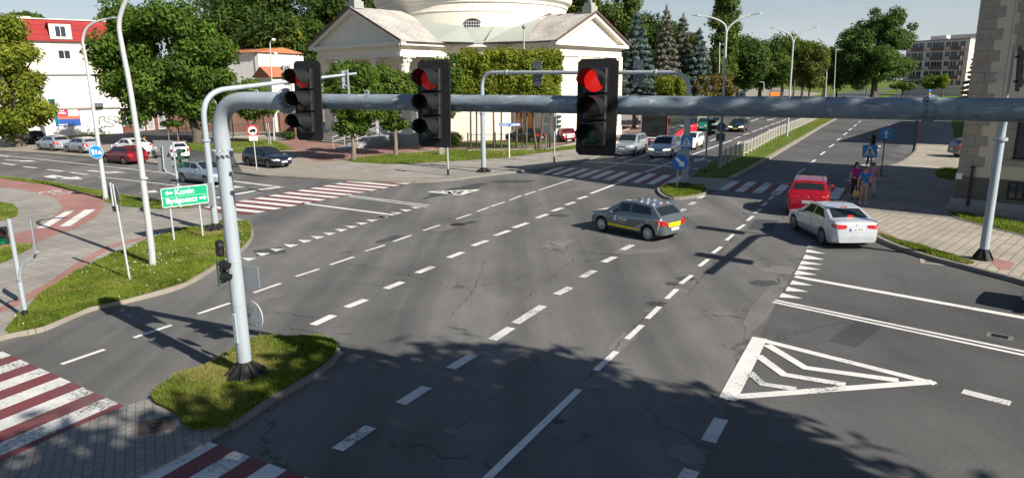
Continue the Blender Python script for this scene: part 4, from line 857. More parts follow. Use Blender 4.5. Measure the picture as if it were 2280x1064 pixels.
# round sign seen from behind with a small plate under it
g, b = sign_root('round_sign', (289, 622), 'grey back of a round sign with a small plate below, in the left verge', 'traffic sign', z=.13)
h = HT(256, 430, b)-.13; tilt = rad(-1.0)
mb = MB(); tp = AT(251, 410, b.y)-b; mb.tube([(0, 0, 0), (tp.x, tp.y, tp.z)], 0.032, 12); mb.build('post', M['lamp_steel'], g, 40)
c = AT(250, 433, b.y)-b; o = plate_sign('sign_plate', g, (c.x, c.y+.05, c.z), az(36), 'disc', 0.62, 0, M['s_blue'], M['sign_dark'])
mb = MB(); mb.tube([(0, .04, -.34), (0, .04, .34)], .028, 10); mb.build('bracket', M['lamp_steel'], o)
c = AT(256, 465, b.y)-b; plate_sign('sign_plate', g, (c.x, c.y+.05, c.z), az(20), 'rect', 0.30, 0.19, M['s_white'], M['sign_dark'])
# left edge signal post with side plate on curved bracket
g, b = sign_root('pedestrian_signal', (58, 706), 'pedestrian signal at the left edge showing green, with a plate on a bent bracket', 'traffic light', z=.13)
h = HT(20, 487, b)-.13
mb = MB(); mb.tube([(0, 0, 0), (0, 0, h)], [0.055, 0.05], 14); mb.build('post', M['mast'], g, 40)
mb = MB(); mb.tube([(0, 0, 0), (0, 0, 0.2)], 0.062, 14); mb.build('base_cover', M['boot'], g, 40)
zq = HT(18, 522, b)-.13; signal_head(g, (-0.10, -.13, zq), az(150), ('lens_off_red', 'lens_green_on'), s=0.62, board=False)
zz_ = HT(48, 610, b)-.13
mb = MB(); q = [AT(px, py, b.y-.05)-b for px, py in ((44, 625), (46, 598), (56, 582), (76, 573), (84, 560))]; mb.tube(q, .028, 10); mb.build('bracket', M['mast'], g, 40)
c = AT(76, 524, b.y)-b; plate_sign('sign_plate', g, (c.x, c.y, c.z), az(236), 'rect', 0.5, 0.88, M['s_blue'], M['sign_back'], .03)
mb = MB(); mb.sphere((0.03, -.05, HT(40, 622, b)-.13), .03, 8, 6); mb.build('button', simple('yellow_plastic', (.7, .5, .02)), g)
# no lorries sign
g, b = sign_root('no_lorries_sign', (572, 378), 'round red and white no-lorries sign with a white plate, by the black estate car', 'traffic sign')
tp = AT(561, 282, b.y)-b; mb = MB(); mb.tube([(0, 0, 0), (tp.x, 0, tp.z)], .035, 10); mb.build('post', M['lamp_steel'], g, 40)
c = AT(563, 291, b.y)-b; o = plate_sign('sign_plate', g, (c.x, c.y-.06, c.z), az(172), 'disc', 0.78, 0, M['s_red'], M['sign_back'])
decal(o, [[(0.285*math.cos(2*math.pi*k/28), 0.285*math.sin(2*math.pi*k/28)) for k in range(28)]], M['s_white'], 'white_field')
decal(o, [[(-.2, -.09), (.2, -.09), (.2, .12), (-.06, .12), (-.06, .06), (-.16, .06), (-.2, .0)], [(-.14, -.14), (-.06, -.14), (-.06, -.09), (-.14, -.09)], [(.08, -.14), (.16, -.14), (.16, -.09), (.08, -.09)]], M['s_black'], y=-.028)
c = AT(565, 308, b.y)-b; plate_sign('text_plate', g, (c.x, c.y-.06, c.z), az(172), 'rect', 0.56, 0.32, M['s_white'], M['sign_back'])
# pair of bare posts with a grey panel behind it
g, b = sign_root('sign_posts', (599, 322), 'pair of thin grey posts carrying a panel seen edge-on beside the church drive', 'sign post')
mb = MB()
for x in (0, .2): mb.tube([(x, 0, 0), (x-.1, 0, HT(592, 277, b))], .035, 8)
mb.build('post', M['lamp_steel'], g); plate_sign('sign_plate', g, (0.0, 0, HT(596, 300, b)), az(80), 'rect', .5, 1.0, M['sign_back'], M['sign_back'])
# keep-right sign on the small island
g, b = sign_root('keep_right_sign', (1507, 419), 'round blue sign with a white arrow pointing down right on the small grass island', 'traffic sign', z=.1)
mb = MB(); tp = AT(1509, 380, b.y)-b; mb.tube([(0, 0, 0), (tp.x, 0, tp.z+.3)], .04, 10); mb.build('post', simple('post_beige', (.5, .48, .42), .6), g, 40)
c = AT(1513.5, 361, b.y)-b; o = plate_sign('sign_plate', g, (c.x, c.y-.08, c.z), az(196), 'disc', 0.83, 0, M['s_blue'], M['sign_back'])
ca, sa = math.cos(rad(-45)), math.sin(rad(-45))
decal(o, [[(x*ca-z*sa, x*sa+z*ca) for x, z in ((-.32, .07), (-.32, -.07), (.08, -.07), (.08, -.19), (.32, 0), (.08, .19), (.08, .07))]], M['s_white'], 'arrow')
# signal post and diamond sign post on the median nose
g, b = sign_root('pedestrian_signal', (1570, 386), 'dark signal post standing on the near tip of the median grass', 'traffic light')
mb = MB(); mb.tube([(0, 0, .0), (0, 0, HT(1580, 262, b))], .055, 12); mb.build('post', M['sign_back'], g, 40)
mb = MB(); mb.tube([(0, 0, 0), (0, 0, .28)], .065, 12); mb.build('base_cover', M['boot'], g)
signal_head(g, (0.05, -.16, HT(1578, 285, b)-.1), az(75), s=0.95, board=False)
mb = MB(); mb.tube([(0, 0, HT(1572, 352, b)-.2), (0, 0, HT(1572, 352, b)-.05)], .07, 12); mb.build('band', simple('ochre_band', (.35, .2, .08)), g)
g, b = sign_root('priority_sign', (1600, 376), 'back of a diamond sign over a square plate on a thick median post', 'traffic sign')
mb = MB(); mb.tube([(0, 0, 0), (0, 0, HT(1605, 262, b))], .07, 12); mb.build('post', M['sign_back'], g, 40)
plate_sign('sign_plate', g, (0.03, .08, HT(1604, 283, b)-.12), az(20), 'diamond', .78, 0, M['s_white'], M['sign_dark'])
plate_sign('sign_plate', g, (0.03, .08, HT(1604, 306, b)-.12), az(20), 'rect', .56, .5, M['s_white'], M['sign_dark'])
# right side crossing sign on signal post, one way sign
g, b = sign_root('crossing_sign', (1934, 408), 'blue pedestrian crossing sign on a signal post above the walking people', 'traffic sign')
mb = MB(); mb.tube([(0, 0, 0), (0, 0, HT(1944, 310, b))], .055, 12); mb.build('post', M['mast'], g, 40)
mb = MB(); zq = HT(1942, 310, b)-.12; mb.rbox(-.12, .12, -.1, .12, zq-.45, zq+.25, .05); mb.build('signal_head', M['black'], g, 40)
w_ = .72; o = plate_sign('sign_plate', g, (-.22, -.2, HT(1930, 335, b)-.12), az(205), 'rect', w_, w_*.92, M['s_blue2'], M['sign_back'], tilt=rad(-2)); crossing_symbol(o, w_)
g, b = sign_root('one_way_sign', (1961, 392), 'blue square one-way sign with a white up arrow on a thin dark post', 'traffic sign')
mb = MB(); mb.tube([(0, 0, 0), (0, 0, HT(1969, 300, b))], .03, 10); mb.box(-.5, .5, -.05, .05, 0, .03); mb.build('post', M['s_black'], g, 40)
o = plate_sign('sign_plate', g, (.02, -.06, HT(1970, 299, b)-.12), az(205), 'rect', .7, .62, M['s_blue2'], M['sign_back'])
decal(o, [[(-.05, -.22), (.05, -.22), (.05, .05), (.14, .05), (0, .23), (-.14, .05), (-.05, .05)]], M['s_white'], 'arrow')
# street name sign, posts by the church
g, b = sign_root('street_name_sign', (1134, 352), 'white post with two blue street name blades in front of the hedge', 'street sign')
mb = MB(); mb.tube([(0, 0, 0), (0, 0, HT(1134, 268, b))], .045, 10); mb.build('post', M['s_white'], g, 40)
for px, a in ((1123, 188), (1147, 165)):
    c = AT(px, 278, b.y)-b; plate_sign('name_plate', g, (c.x, c.y, c.z), az(a), 'rect', .82, .22, M['s_blue'], M['sign_back'])
    o = COL.objects[-1]; decal(o, [[(-.37, -.06), (.37, -.06), (.37, -.02), (-.37, -.02)], [(-.3, .02), (.33, .02), (.33, .06), (-.3, .06)]], M['s_white'], 'lettering')
g, b = sign_root('pedestrian_signal', (998, 391), 'thin signal post with a black foot left of the far portal leg', 'traffic light')
mb = MB(); mb.tube([(0, 0, 0), (0, 0, 3.4)], .06, 12); mb.build('post', M['mast'], g, 40); mb = MB(); mb.tube([(0, 0, 0), (0, 0, .4)], .068, 12); mb.build('base_cover', M['boot'], g)
signal_head(g, (0, -.16, 3.0), az(170), s=.62, board=False)
g, b = sign_root('traffic_light', (1234, 362), 'green housed signal on a grey post before the church fence', 'traffic light')
mb = MB(); mb.tube([(0, 0, 0), (0, 0, HT(1238, 252, b))], .06, 12); mb.build('post', M['mast'], g, 40); mb = MB(); mb.tube([(0, 0, 0), (0, 0, .42)], .068, 12); mb.build('base_cover', M['boot'], g)
signal_head(g, (.12, -.1, HT(1241, 272, b)-.12), az(95), s=.92, board=False, mat='sig_green')
g, b = sign_root('priority_sign', (1216, 334), 'dark back of a diamond sign over a square plate near the church fence', 'traffic sign')
mb = MB(); mb.tube([(0, 0, 0), (0, 0, HT(1219, 262, b))], .04, 10); mb.build('post', M['sign_back'], g)
plate_sign('sign_plate', g, (0.03, -.06, HT(1220, 265, b)-.12), az(20), 'diamond', .8, 0, M['s_white'], M['sign_dark']); plate_sign('sign_plate', g, (0.03, -.06, HT(1220, 288, b)-.12), az(20), 'rect', .6, .66, M['s_white'], M['sign_dark'])
# signal post behind the direction board with sign backs on a bent bracket
g, b = sign_root('traffic_light', (402, 462), 'green housed signal behind the direction board with two grey sign backs on a pipe', 'traffic light')
zh = HT(404, 340, b)-.12; mb = MB(); mb.tube([(0, 0, 0), (0, 0, zh+.5)], .06, 12); mb.build('post', M['mast'], g, 40)
signal_head(g, (.16, 0, HT(407, 352, b)-.12), az(95), s=.86, board=False, mat='sig_green')
q = [AT(px, py, b.y)-b for px, py in ((398, 412), (395, 395), (385, 388), (372, 384), (365, 375), (361, 325))]; mb = MB(); mb.tube(q, .03, 10); mb.build('bracket', M['mast'], g, 40)
c = AT(363, 336, b.y)-b; plate_sign('sign_plate', g, (c.x, c.y+.05, c.z), az(10), 'tri_down', 1.05, .95, M['s_white'], M['sign_back'])
c = AT(366, 367, b.y)-b; plate_sign('sign_plate', g, (c.x, c.y+.05, c.z), az(10), 'rect', .72, .68, M['s_white'], M['sign_back'])
# church fence and median railing
M['iron'] = simple('black_iron', (0.02, 0.02, 0.022), .6); M['pier'] = stain_mat('brick_pier', (0.22, 0.12, 0.09), (0.1, 0.06, 0.05), .9, 3, .7); M['concrete'] = stain_mat('concrete', (.32, .29, .25), (.15, .14, .12), .9, 1.2, .7, vert=False)
M['rail_grey'] = stain_mat('railing_grey', (.40, .385, .34), (.28, .26, .22), .6, 2, .6)
def fence(label, pts, h, picket=0.14, post_mat='iron', name='fence', plinth=True, posts=2.4, top=0.0, rail=.02, mat='iron', pr=.009, postr=.045):
    W = [G(x, y, .13) for x, y in pts]; c = W[0].copy(); g = empty(name, c, 0, label, name.replace('_', ' '))
    bars = MB(); rails = MB(); pm = []; pl2 = MB()
    for a, b in zip(W[:-1], W[1:]):
        a = a-c; b = b-c; L = (b-a).length; u = (b-a).normalized(); n = int(L/picket)
        for k in range(n):
            p = a+u*(k+.5)*L/n; bars.box(p.x-pr, p.x+pr, p.y-pr, p.y+pr, p.z+.12, p.z+h)
        for z in (.18, h-.12-top): rails.tube([a+Vector((0, 0, z)), b+Vector((0, 0, z))], rail, 6)
        if plinth: pl2.prism([tuple(v) for v in strip_pts([a, b], .25)], 0, .12)
        k = max(1, round(L/posts))
        for i in range(k+1):
            p = a+u*L*i/k
            if not pm or (pm[-1]-p).length > .3: pm.append(p)
    bars.build('pickets', M[mat], g); rails.build('rail', M[mat], g)
    if plinth: pl2.build('plinth', M['concrete'], g)
    for p in pm:
        q = MB(); q.box(p.x-postr, p.x+postr, p.y-postr, p.y+postr, 0, h+.06); q.build('post', M[post_mat], g)
    return g
fence('black iron railing on a low plinth along the church garden under the hedge', [(1042, 336), (1225, 333)], 1.45)
g = fence('low dark post and chain barrier running right from the iron railing to the bus', [(1218, 333), (1300, 317), (1375, 296), (1420, 282)], 1.15, picket=50, plinth=True, posts=4.5)
fence('dark iron railing behind the grass beside the no-lorries sign', [(400, 318), (520, 306), (610, 302)], 1.5, plinth=True)
fence('pale steel pedestrian railing with mesh panels along the median', [(1602, 374), (1665, 343), (1728, 307), (1776, 286), (1825, 263)], 1.05, picket=.13, name='railing', plinth=False, posts=1.7, mat='rail_grey', post_mat='rail_grey', rail=.03, pr=.0045)
mb = MB(); p = G(667, 310, .12); g = empty('brick_pier', p, 0, 'square brown brick gate pier beside the church drive', 'pier')
mb.box(-.35, .35, -.35, .35, 0, HT(667, 262, p)-.12); mb.build('shaft', M['pier'], g); mb = MB(); zz_ = HT(667, 262, p)-.12; mb.box(-.42, .42, -.42, .42, zz_, zz_+.12); mb.build('cap', M['concrete'], g)
mb = MB(); p = G(984, 345, .12); g = empty('concrete_post', p, 0, 'short sandy concrete post in the grass under the middle signal head', 'post')
mb.box(-.18, .18, -.15, .15, 0, 1.25); mb.build('shaft', M['concrete'], g); mb = MB(); mb.box(-.2, .2, -.17, .17, 1.25, 1.31); mb.build('cap', M['concrete'], g)
# covers and drains
M['rust'] = stain_mat('rusty_iron', (.12, .085, .07), (.06, .045, .04), .85, 3, .9, vert=False)
def cover(label, px, py, w, l, rz, mat, z, cat='manhole cover', frame=None, name='manhole_cover', rnd=False):
    p = G(px, py, z); g = empty(name, p, rz, label, cat); mb = MB()
    if frame: mb.box(-w*.78, w*.78, -l*.78, l*.78, -.04, .004); mb.build('frame', frame, g); mb = MB()
    if rnd: mb.lathe([(w/2, -.03), (w/2, .012), (w*.46, .012), (w*.46, .007), (.001, .007)], 28)
    else:
        mb.box(-w/2, w/2, -l/2, l/2, -.04, .010)
    o = mb.build('lid', mat, g)
    mb = MB()
    if rnd:
        for k in range(6): mb.box(-w*.35, w*.35, -w*.3+k*w*.12-.01, -w*.3+k*w*.12+.01, .007, .012)
    else:
        mb.lathe([(w*.2, .010), (w*.2, .016), (w*.13, .016)], 16, closed=False)
        for k in range(8): mb.box(-w*.44, w*.44, -l*.44+k*l*.125-.006, -l*.44+k*l*.125+.006, .010, .0135)
    mb.build('ribs', M['boot'] if not rnd else mat, g)
cover('rusty square cover with a round boss in the dark paving of the near refuge', 346, 947, .52, .52, rad(28), M['rust'], .052)
cover('square drain grate in a concrete surround beside the right kerb', 2080, 582, .5, .5, rad(-28), M['rust'], .008, 'drain', M['concrete'], 'drain_grate')
cover('small square iron cover in the side street asphalt near the right edge', 2226, 749, .32, .22, rad(-40), M['boot'], .008, frame=M['patch_light'])
cover('round iron cover set in a cracked repair left of the dashed line', 1020, 500, .62, .62, .3, M['boot'], .009, rnd=True)
cover('worn round cover in the pale broken patch at the centre of the junction', 1241, 541, .55, .55, .3, M['patch_light'], .012, rnd=True)
# ================================================================ VEHICLES
M['glass'] = glass_mat('car_glass', (.014, .020, .022), .04); M['tyre'] = simple('tyre_rubber', (0.018, 0.018, 0.018), .85, var=.3, vscale=10)
M['rim'] = simple('alloy', (0.36, 0.37, 0.38), .3, .8); M['hub'] = simple('hubcap', (0.50, 0.51, 0.52), .4, .4)
M['trim'] = simple('black_trim', (0.02, 0.02, 0.022), .5); M['tail'] = simple('tail_light', (0.40, 0.01, 0.012), .2, coat=.6)
M['tail_on'] = simple('brake_light_lit', (0.7, 0.02, 0.01), .2, emit=(1, .05, .02), estr=.7); M['indic'] = simple('indicator_lit', (0.9, 0.35, 0.02), .2, emit=(1, .4, .03), estr=.9)
M['head'] = simple('head_light', (0.62, 0.63, 0.62), .12, coat=1.0); M['head_on'] = simple('head_light_lit', (0.8, 0.75, 0.6), .2, emit=(1, .86, .62), estr=1.1)
M['plate'] = simple('number_plate', (0.75, 0.76, 0.76), .4); M['plate_y'] = simple('number_plate_yellow', (0.80, 0.50, 0.03), .4); M['chrome'] = simple('chrome', (.6, .6, .6), .15, 1.0)
PAINT = dict(silver=((0.60, 0.63, 0.66), .4), silver2=((0.40, 0.44, 0.47), .45), white=((0.78, 0.79, 0.80), .0), red=((0.34, 0.006, 0.018), .25), dred=((0.17, 0.008, 0.014), .3),
    navy=((0.008, 0.012, 0.026), .3), grey=((0.13, 0.155, 0.175), .45), blue=((0.30, 0.37, 0.43), .45), dark=((0.012, 0.02, 0.028), .3), green=((0.25, 0.33, 0.28), .3), pale=((0.62, 0.66, 0.70), .35), black=((.012, .012, .014), .2), teal=((0.02, .22, .15), .2))
for k, (c, mt) in PAINT.items(): M['p_'+k] = carpaint('paint_'+k, c, mt)
TYPES = dict(
 hatch=dict(L=4.0, W=1.70, H=1.47, wb=2.51, fo=.80, r=.31, cowl=(.98, .97), r0=1.82, rp=2.35, r1=3.36, tail=[(3.84, 1.00), (3.92, .88), (3.99, .72), (4.0, .5), (3.96, .32)], hood=.80, belt=(.87, 1.0), side=(1.3, 3.45), bp=2.32),
 golf=dict(L=4.15, W=1.73, H=1.44, wb=2.51, fo=.86, r=.31, cowl=(1.12, .97), r0=1.95, rp=2.6, r1=3.62, tail=[(3.93, 1.02), (4.02, .90), (4.10, .72), (4.15, .5), (4.1, .32)], hood=.78, belt=(.92, .97), side=(1.45, 3.62), bp=2.5),
 wagon=dict(L=4.6, W=1.77, H=1.45, wb=2.66, fo=.92, r=.32, cowl=(1.28, .97), r0=2.1, rp=2.9, r1=4.05, tail=[(4.40, 1.02), (4.50, .88), (4.56, .7), (4.6, .5), (4.55, .32)], hood=.76, belt=(.91, .99), side=(1.6, 4.15), bp=2.72),
 sedan=dict(L=4.65, W=1.80, H=1.47, wb=2.70, fo=.95, r=.33, cowl=(1.22, .96), r0=2.12, rp=2.75, r1=3.35, tail=[(4.08, 1.10), (4.45, 1.07), (4.56, 1.0), (4.62, .72), (4.65, .5), (4.6, .3)], hood=.74, belt=(.92, 1.02), side=(1.55, 3.75), bp=2.65),
 suv=dict(L=4.55, W=1.86, H=1.70, wb=2.70, fo=.88, r=.36, cowl=(1.18, 1.12), r0=1.95, rp=2.7, r1=4.0, tail=[(4.34, 1.20), (4.44, 1.08), (4.52, .85), (4.55, .6), (4.5, .42)], hood=.95, belt=(1.05, 1.13), side=(1.5, 4.1), bp=2.62),
 cross=dict(L=4.47, W=1.85, H=1.66, wb=2.67, fo=.88, r=.36, cowl=(1.15, 1.10), r0=1.95, rp=2.6, r1=3.75, tail=[(4.16, 1.18), (4.32, 1.08), (4.42, .90), (4.47, .62), (4.4, .38)], hood=.92, belt=(1.04, 1.14), side=(1.5, 3.95), bp=2.6),
 mpv=dict(L=4.36, W=1.81, H=1.62, wb=2.70, fo=.90, r=.33, cowl=(.92, 1.04), r0=1.75, rp=2.5, r1=3.7, tail=[(4.13, 1.12), (4.22, .98), (4.32, .78), (4.36, .55), (4.3, .35)], hood=.84, belt=(.98, 1.06), side=(1.2, 3.85), bp=2.5))
class Car:
    def __init__(s, T):
        s.T = T; L = T['L']; hz = T['hood']
        pr = [(0.0, .30), (0.0, hz-.22), (.05, hz-.08), (.16, hz), (.45, hz+.07), T['cowl'], (T['r0'], T['H']-.035), (T['rp'], T['H']), (T['r1'], T['H']-.06)]+T['tail']
        P = [Vector((a, 0, b)) for a, b in pr]; D = []
        for a, b in zip(P[:-1], P[1:]):
            n = max(1, int((b-a).length/.04)); D += [a.lerp(b, k/n) for k in range(n)]
        D.append(P[-1])
        for _ in range(3):
            D = [D[0]]+[(D[i-1]+D[i]*2+D[i+1])/4 for i in range(1, len(D)-1)]+[D[-1]]
        s.D = D; s.nose = [d for d in D if d.x < .5]; s.tl = [d for d in D if d.x > T['r1']]
        s.S = np.array([d.x for d in D]); s.Z = np.array([d.z for d in D]); s.L = L
        # monotone station list over the length
        st = sorted(set([round(x, 4) for x in np.linspace(0, L, 60)]))
        s.fw = T['fo']; s.rw = T['fo']+T['wb']; R = T['r']+.055
        for c in (s.fw, s.rw): st += [round(c+R*math.cos(a), 4) for a in np.linspace(0, math.pi, 15)]
        st += [.012, .03, .06, .1, .14, .19, .24, L-.24, L-.19, L-.14, L-.1, L-.06, L-.03, L-.012]
        s.st = sorted(set(st)); s.R = R
    def plan(s, x):
        L = s.L; W = s.T['W']/2; k = 1.0
        if x < .95: k *= 1-.17*((.95-x)/.95)**2.4-.17*max(0, (.24-x)/.24)**2.4
        if x > L-.9: k *= 1-.09*((x-L+.9)/.9)**2.2-.16*max(0, (x-L+.28)/.28)**2.6
        return W*k
    def ztop(s, x):
        i = np.where(s.S <= x)[0]
        # profile may turn back slightly at the tail; take the highest z at this x
        zs = []
        for a in range(len(s.S)-1):
            lo, hi = s.S[a], s.S[a+1]
            if min(lo, hi)-1e-6 <= x <= max(lo, hi)+1e-6 and abs(hi-lo) > 1e-6:
                zs.append(s.Z[a]+(s.Z[a+1]-s.Z[a])*(x-lo)/(hi-lo))
        return max(zs) if zs else (s.Z[int(np.argmin(np.abs(s.S-x)))])
    def belt(s, x):
        b0, b1 = s.T['belt']; return b0+(b1-b0)*min(1, max(0, (x-1.2)/(s.L-2)))
    def zb(s, x):
        z = .20+.10*max(0, (x-s.L+.5)/.5)+.06*max(0, (.4-x)/.4)
        for c in (s.fw, s.rw):
            d = s.R**2-(x-c)**2
            if d > 0: z = max(z, s.T['r']+math.sqrt(d))
        return z
    def ys(s, x, z):
        w = s.plan(x); bl = s.belt(x); lo = .22
        if z <= bl:
            t = max(0, (z-lo)/(bl-lo)); g = 1-.075*max(0, 1-t/.35)**1.6*1.0-.05*max(0, (t-.6)/.4)**1.8
            return w*g
        h = (z-bl)/(s.T['H']-bl); return w*(.95-.035*min(1, h/.05)-.19*h)
    def body(s, mat, parent):
        mb = MB(); rows = []; K = 8; Mn = 4
        for x in s.st:
            zt = s.ztop(min(max(x, .004), s.L-.004)); zb = min(s.zb(x), zt-.06); bl = min(s.belt(x), zt-.035); row = []
            row.append((0, zb)); row.append((s.ys(x, zb)*.93, zb))
            for k in range(K): z = zb+.012+(bl-zb-.012)*k/(K-1); row.append((s.ys(x, z), z))
            zz = zt-.03 if zt-.03 > bl+.002 else bl+.002
            for k in range(1, Mn+1): z = bl+(zz-bl)*k/Mn; row.append((s.ys(x, z), z))
            ye = s.ys(x, zz); row.append((ye*.985, zt-.014)); row.append((ye*.955, zt-.003))
            cr = .02 if zt > 1.2 else .03
            for f in (.75, .4, 0): row.append((ye*f*.955/.955, zt+cr*(1-(f/.955)**2)))
            rows.append([(s.L/2-x, y, z) for y, z in row]+[(s.L/2-x, -y, z) for y, z in row[-2:0:-1]])
        n = len(rows[0]); vs = [v for r in rows for v in r]; fs = []
        for i in range(len(rows)-1):
            for k in range(n): j = (k+1) % n; fs.append((i*n+k, i*n+j, i*n+n+j, i*n+n+k))
        fs.append(tuple(range(n))); fs.append(tuple(reversed(range((len(rows)-1)*n, len(rows)*n))))
        mb.add(vs, fs); o = mb.build('body', mat, parent, 42); s.row = rows; return o
    def side(s, x, q, sd, off=.006):
        zt = s.ztop(x)-.03; bl = min(s.belt(x), zt-.005); z = bl+(zt-bl)*q; return Vector((s.L/2-x, sd*(s.ys(x, z)+off), z+off*.3))
    def low(s, x, z, sd, off=.006): return Vector((s.L/2-x, sd*(s.ys(x, z)+off), z))
    def top(s, x, f, off=.007):
        zt = s.ztop(x); ye = s.ys(x, max(zt-.03, s.belt(x)))*.955; dz = (s.ztop(min(x+.03, s.L-.01))-s.ztop(max(x-.03, .01)))/.06
        nrm = Vector((dz, 0, 1)).normalized(); cr = .02 if zt > 1.2 else .03
        return Vector((s.L/2-x, f*ye, zt+cr*(1-f*f)))+nrm*off
    def _end(s, z, f, D, sgn, off):
        best = None
        for a, b in zip(D[:-1], D[1:]):
            if min(a.z, b.z) <= z <= max(a.z, b.z):
                t = 0 if abs(b.z-a.z) < 1e-6 else (z-a.z)/(b.z-a.z); x = a.x+(b.x-a.x)*t; best = x; break
        x = best if best is not None else (0.0 if sgn > 0 else s.L)
        # follow the plan curve: outer parts sit further in
        xin = .16*abs(f)**3.2 if sgn > 0 else .10*abs(f)**3.2
        xx = min(max(x, .01), s.L-.01)
        return xx
    def tail(s, z, f, off=.01):
        x = s._end(z, f, s.tl, -1, off); y = s.ys(x, z)*f*.97; return Vector((s.L/2-x-off, y, z+off*.4))
    def front(s, z, f, off=.01):
        x = s._end(z, f, s.nose, 1, off); y = s.ys(max(x, .02), z)*f*.97; return Vector((s.L/2-x+off, y, z+off*.3))
    def patch(s, fn, quad, mat, name, parent, n=8, m=4, flip=False, **kw):
        vs = []; fs = []; (a, b, c, d) = quad
        for i in range(n+1):
            for j in range(m+1):
                u, v = i/n, j/m
                p = [(a[k]*(1-u)+b[k]*u)*(1-v)+(d[k]*(1-u)+c[k]*u)*v for k in (0, 1)]; vs.append(fn(*p, **kw))
        for i in range(n):
            for j in range(m): q = (i*(m+1)+j, (i+1)*(m+1)+j, (i+1)*(m+1)+j+1, i*(m+1)+j+1); fs.append(q[::-1] if flip else q)
        mb = MB(); mb.add(vs, fs); return mb.build(name, mat, parent, 60)
def wheel(parent, x, y, r, sd, rimmat, style='spoke'):
    mb = MB(); w = .20; Mx = RM(rad(90), 0, 0)
    prof = [(r*.66, -w/2+.01), (r*.9, -w/2), (r*.98, -w/2+.03), (r, 0), (r*.98, w/2-.03), (r*.9, w/2), (r*.66, w/2-.01)]
    mb.lathe(prof, 28, Mx, True); o = mb.build('wheel', M['tyre'], parent, 40); o.location = (x, y, r)
    rb = MB(); ysd = sd*(w/2-.008); d = MB()
    Mo = Matrix.Translation((0, ysd, 0)) @ RM(rad(90), 0, 0)
    rb.lathe([(r*.70, -.012), (r*.70, .012), (r*.62, .012), (r*.62, -.012)], 28, Mo)
    if style == 'cap':
        rb.lathe([(r*.63, 0.002), (r*.5, 0.016), (r*.2, .02), (r*.16, .03), (.001, .03)] if sd < 0 else [(r*.63, -.002), (r*.5, -.016), (r*.2, -.02), (r*.16, -.03), (.001, -.03)], 28, Mo)
    else:
        for k in range(5):
            for dd in (-.14, .14):
                rb.box(0.02, r*.64, -.012, .012, -.009, .009, Matrix.Translation((0, ysd+sd*.006, 0)) @ Matrix.Rotation(2*math.pi*k/5+dd, 4, 'Y'))
        rb.lathe([(r*.14, -.02), (r*.14, .02)], 14, Mo)
    ro = rb.build('rim', M[rimmat], o, 40)
    if style == 'cap':
        h = MB()
        for k in range(12): h.box(r*.36, r*.56, -.003, .003, -.013, .013, Matrix.Translation((0, ysd+sd*.019, 0)) @ Matrix.Rotation(2*math.pi*k/12, 4, 'Y'))
        h.build('vents', M['trim'], o)
    return o
def plate_txt(parent, M4, txt, mat='plate', w=.52, h=.115):
    mb = MB(); mb.box(-w/2, w/2, -.012, 0, -h/2, h/2, M4); p = mb.build('number_plate', M[mat], parent)
    if mat == 'plate':
        b = MB(); b.box(-w/2, -w/2+.045, -.015, -.012, -h/2, h/2, M4); b.build('blue_strip', M['s_blue'], p)
    if txt: text_mesh(txt, h*.85, M4 @ RM(rad(90), 0, 0, (.02, -.0135, 0)), 'lettering', M['s_black'], p, .001, bold=.002)
    return p
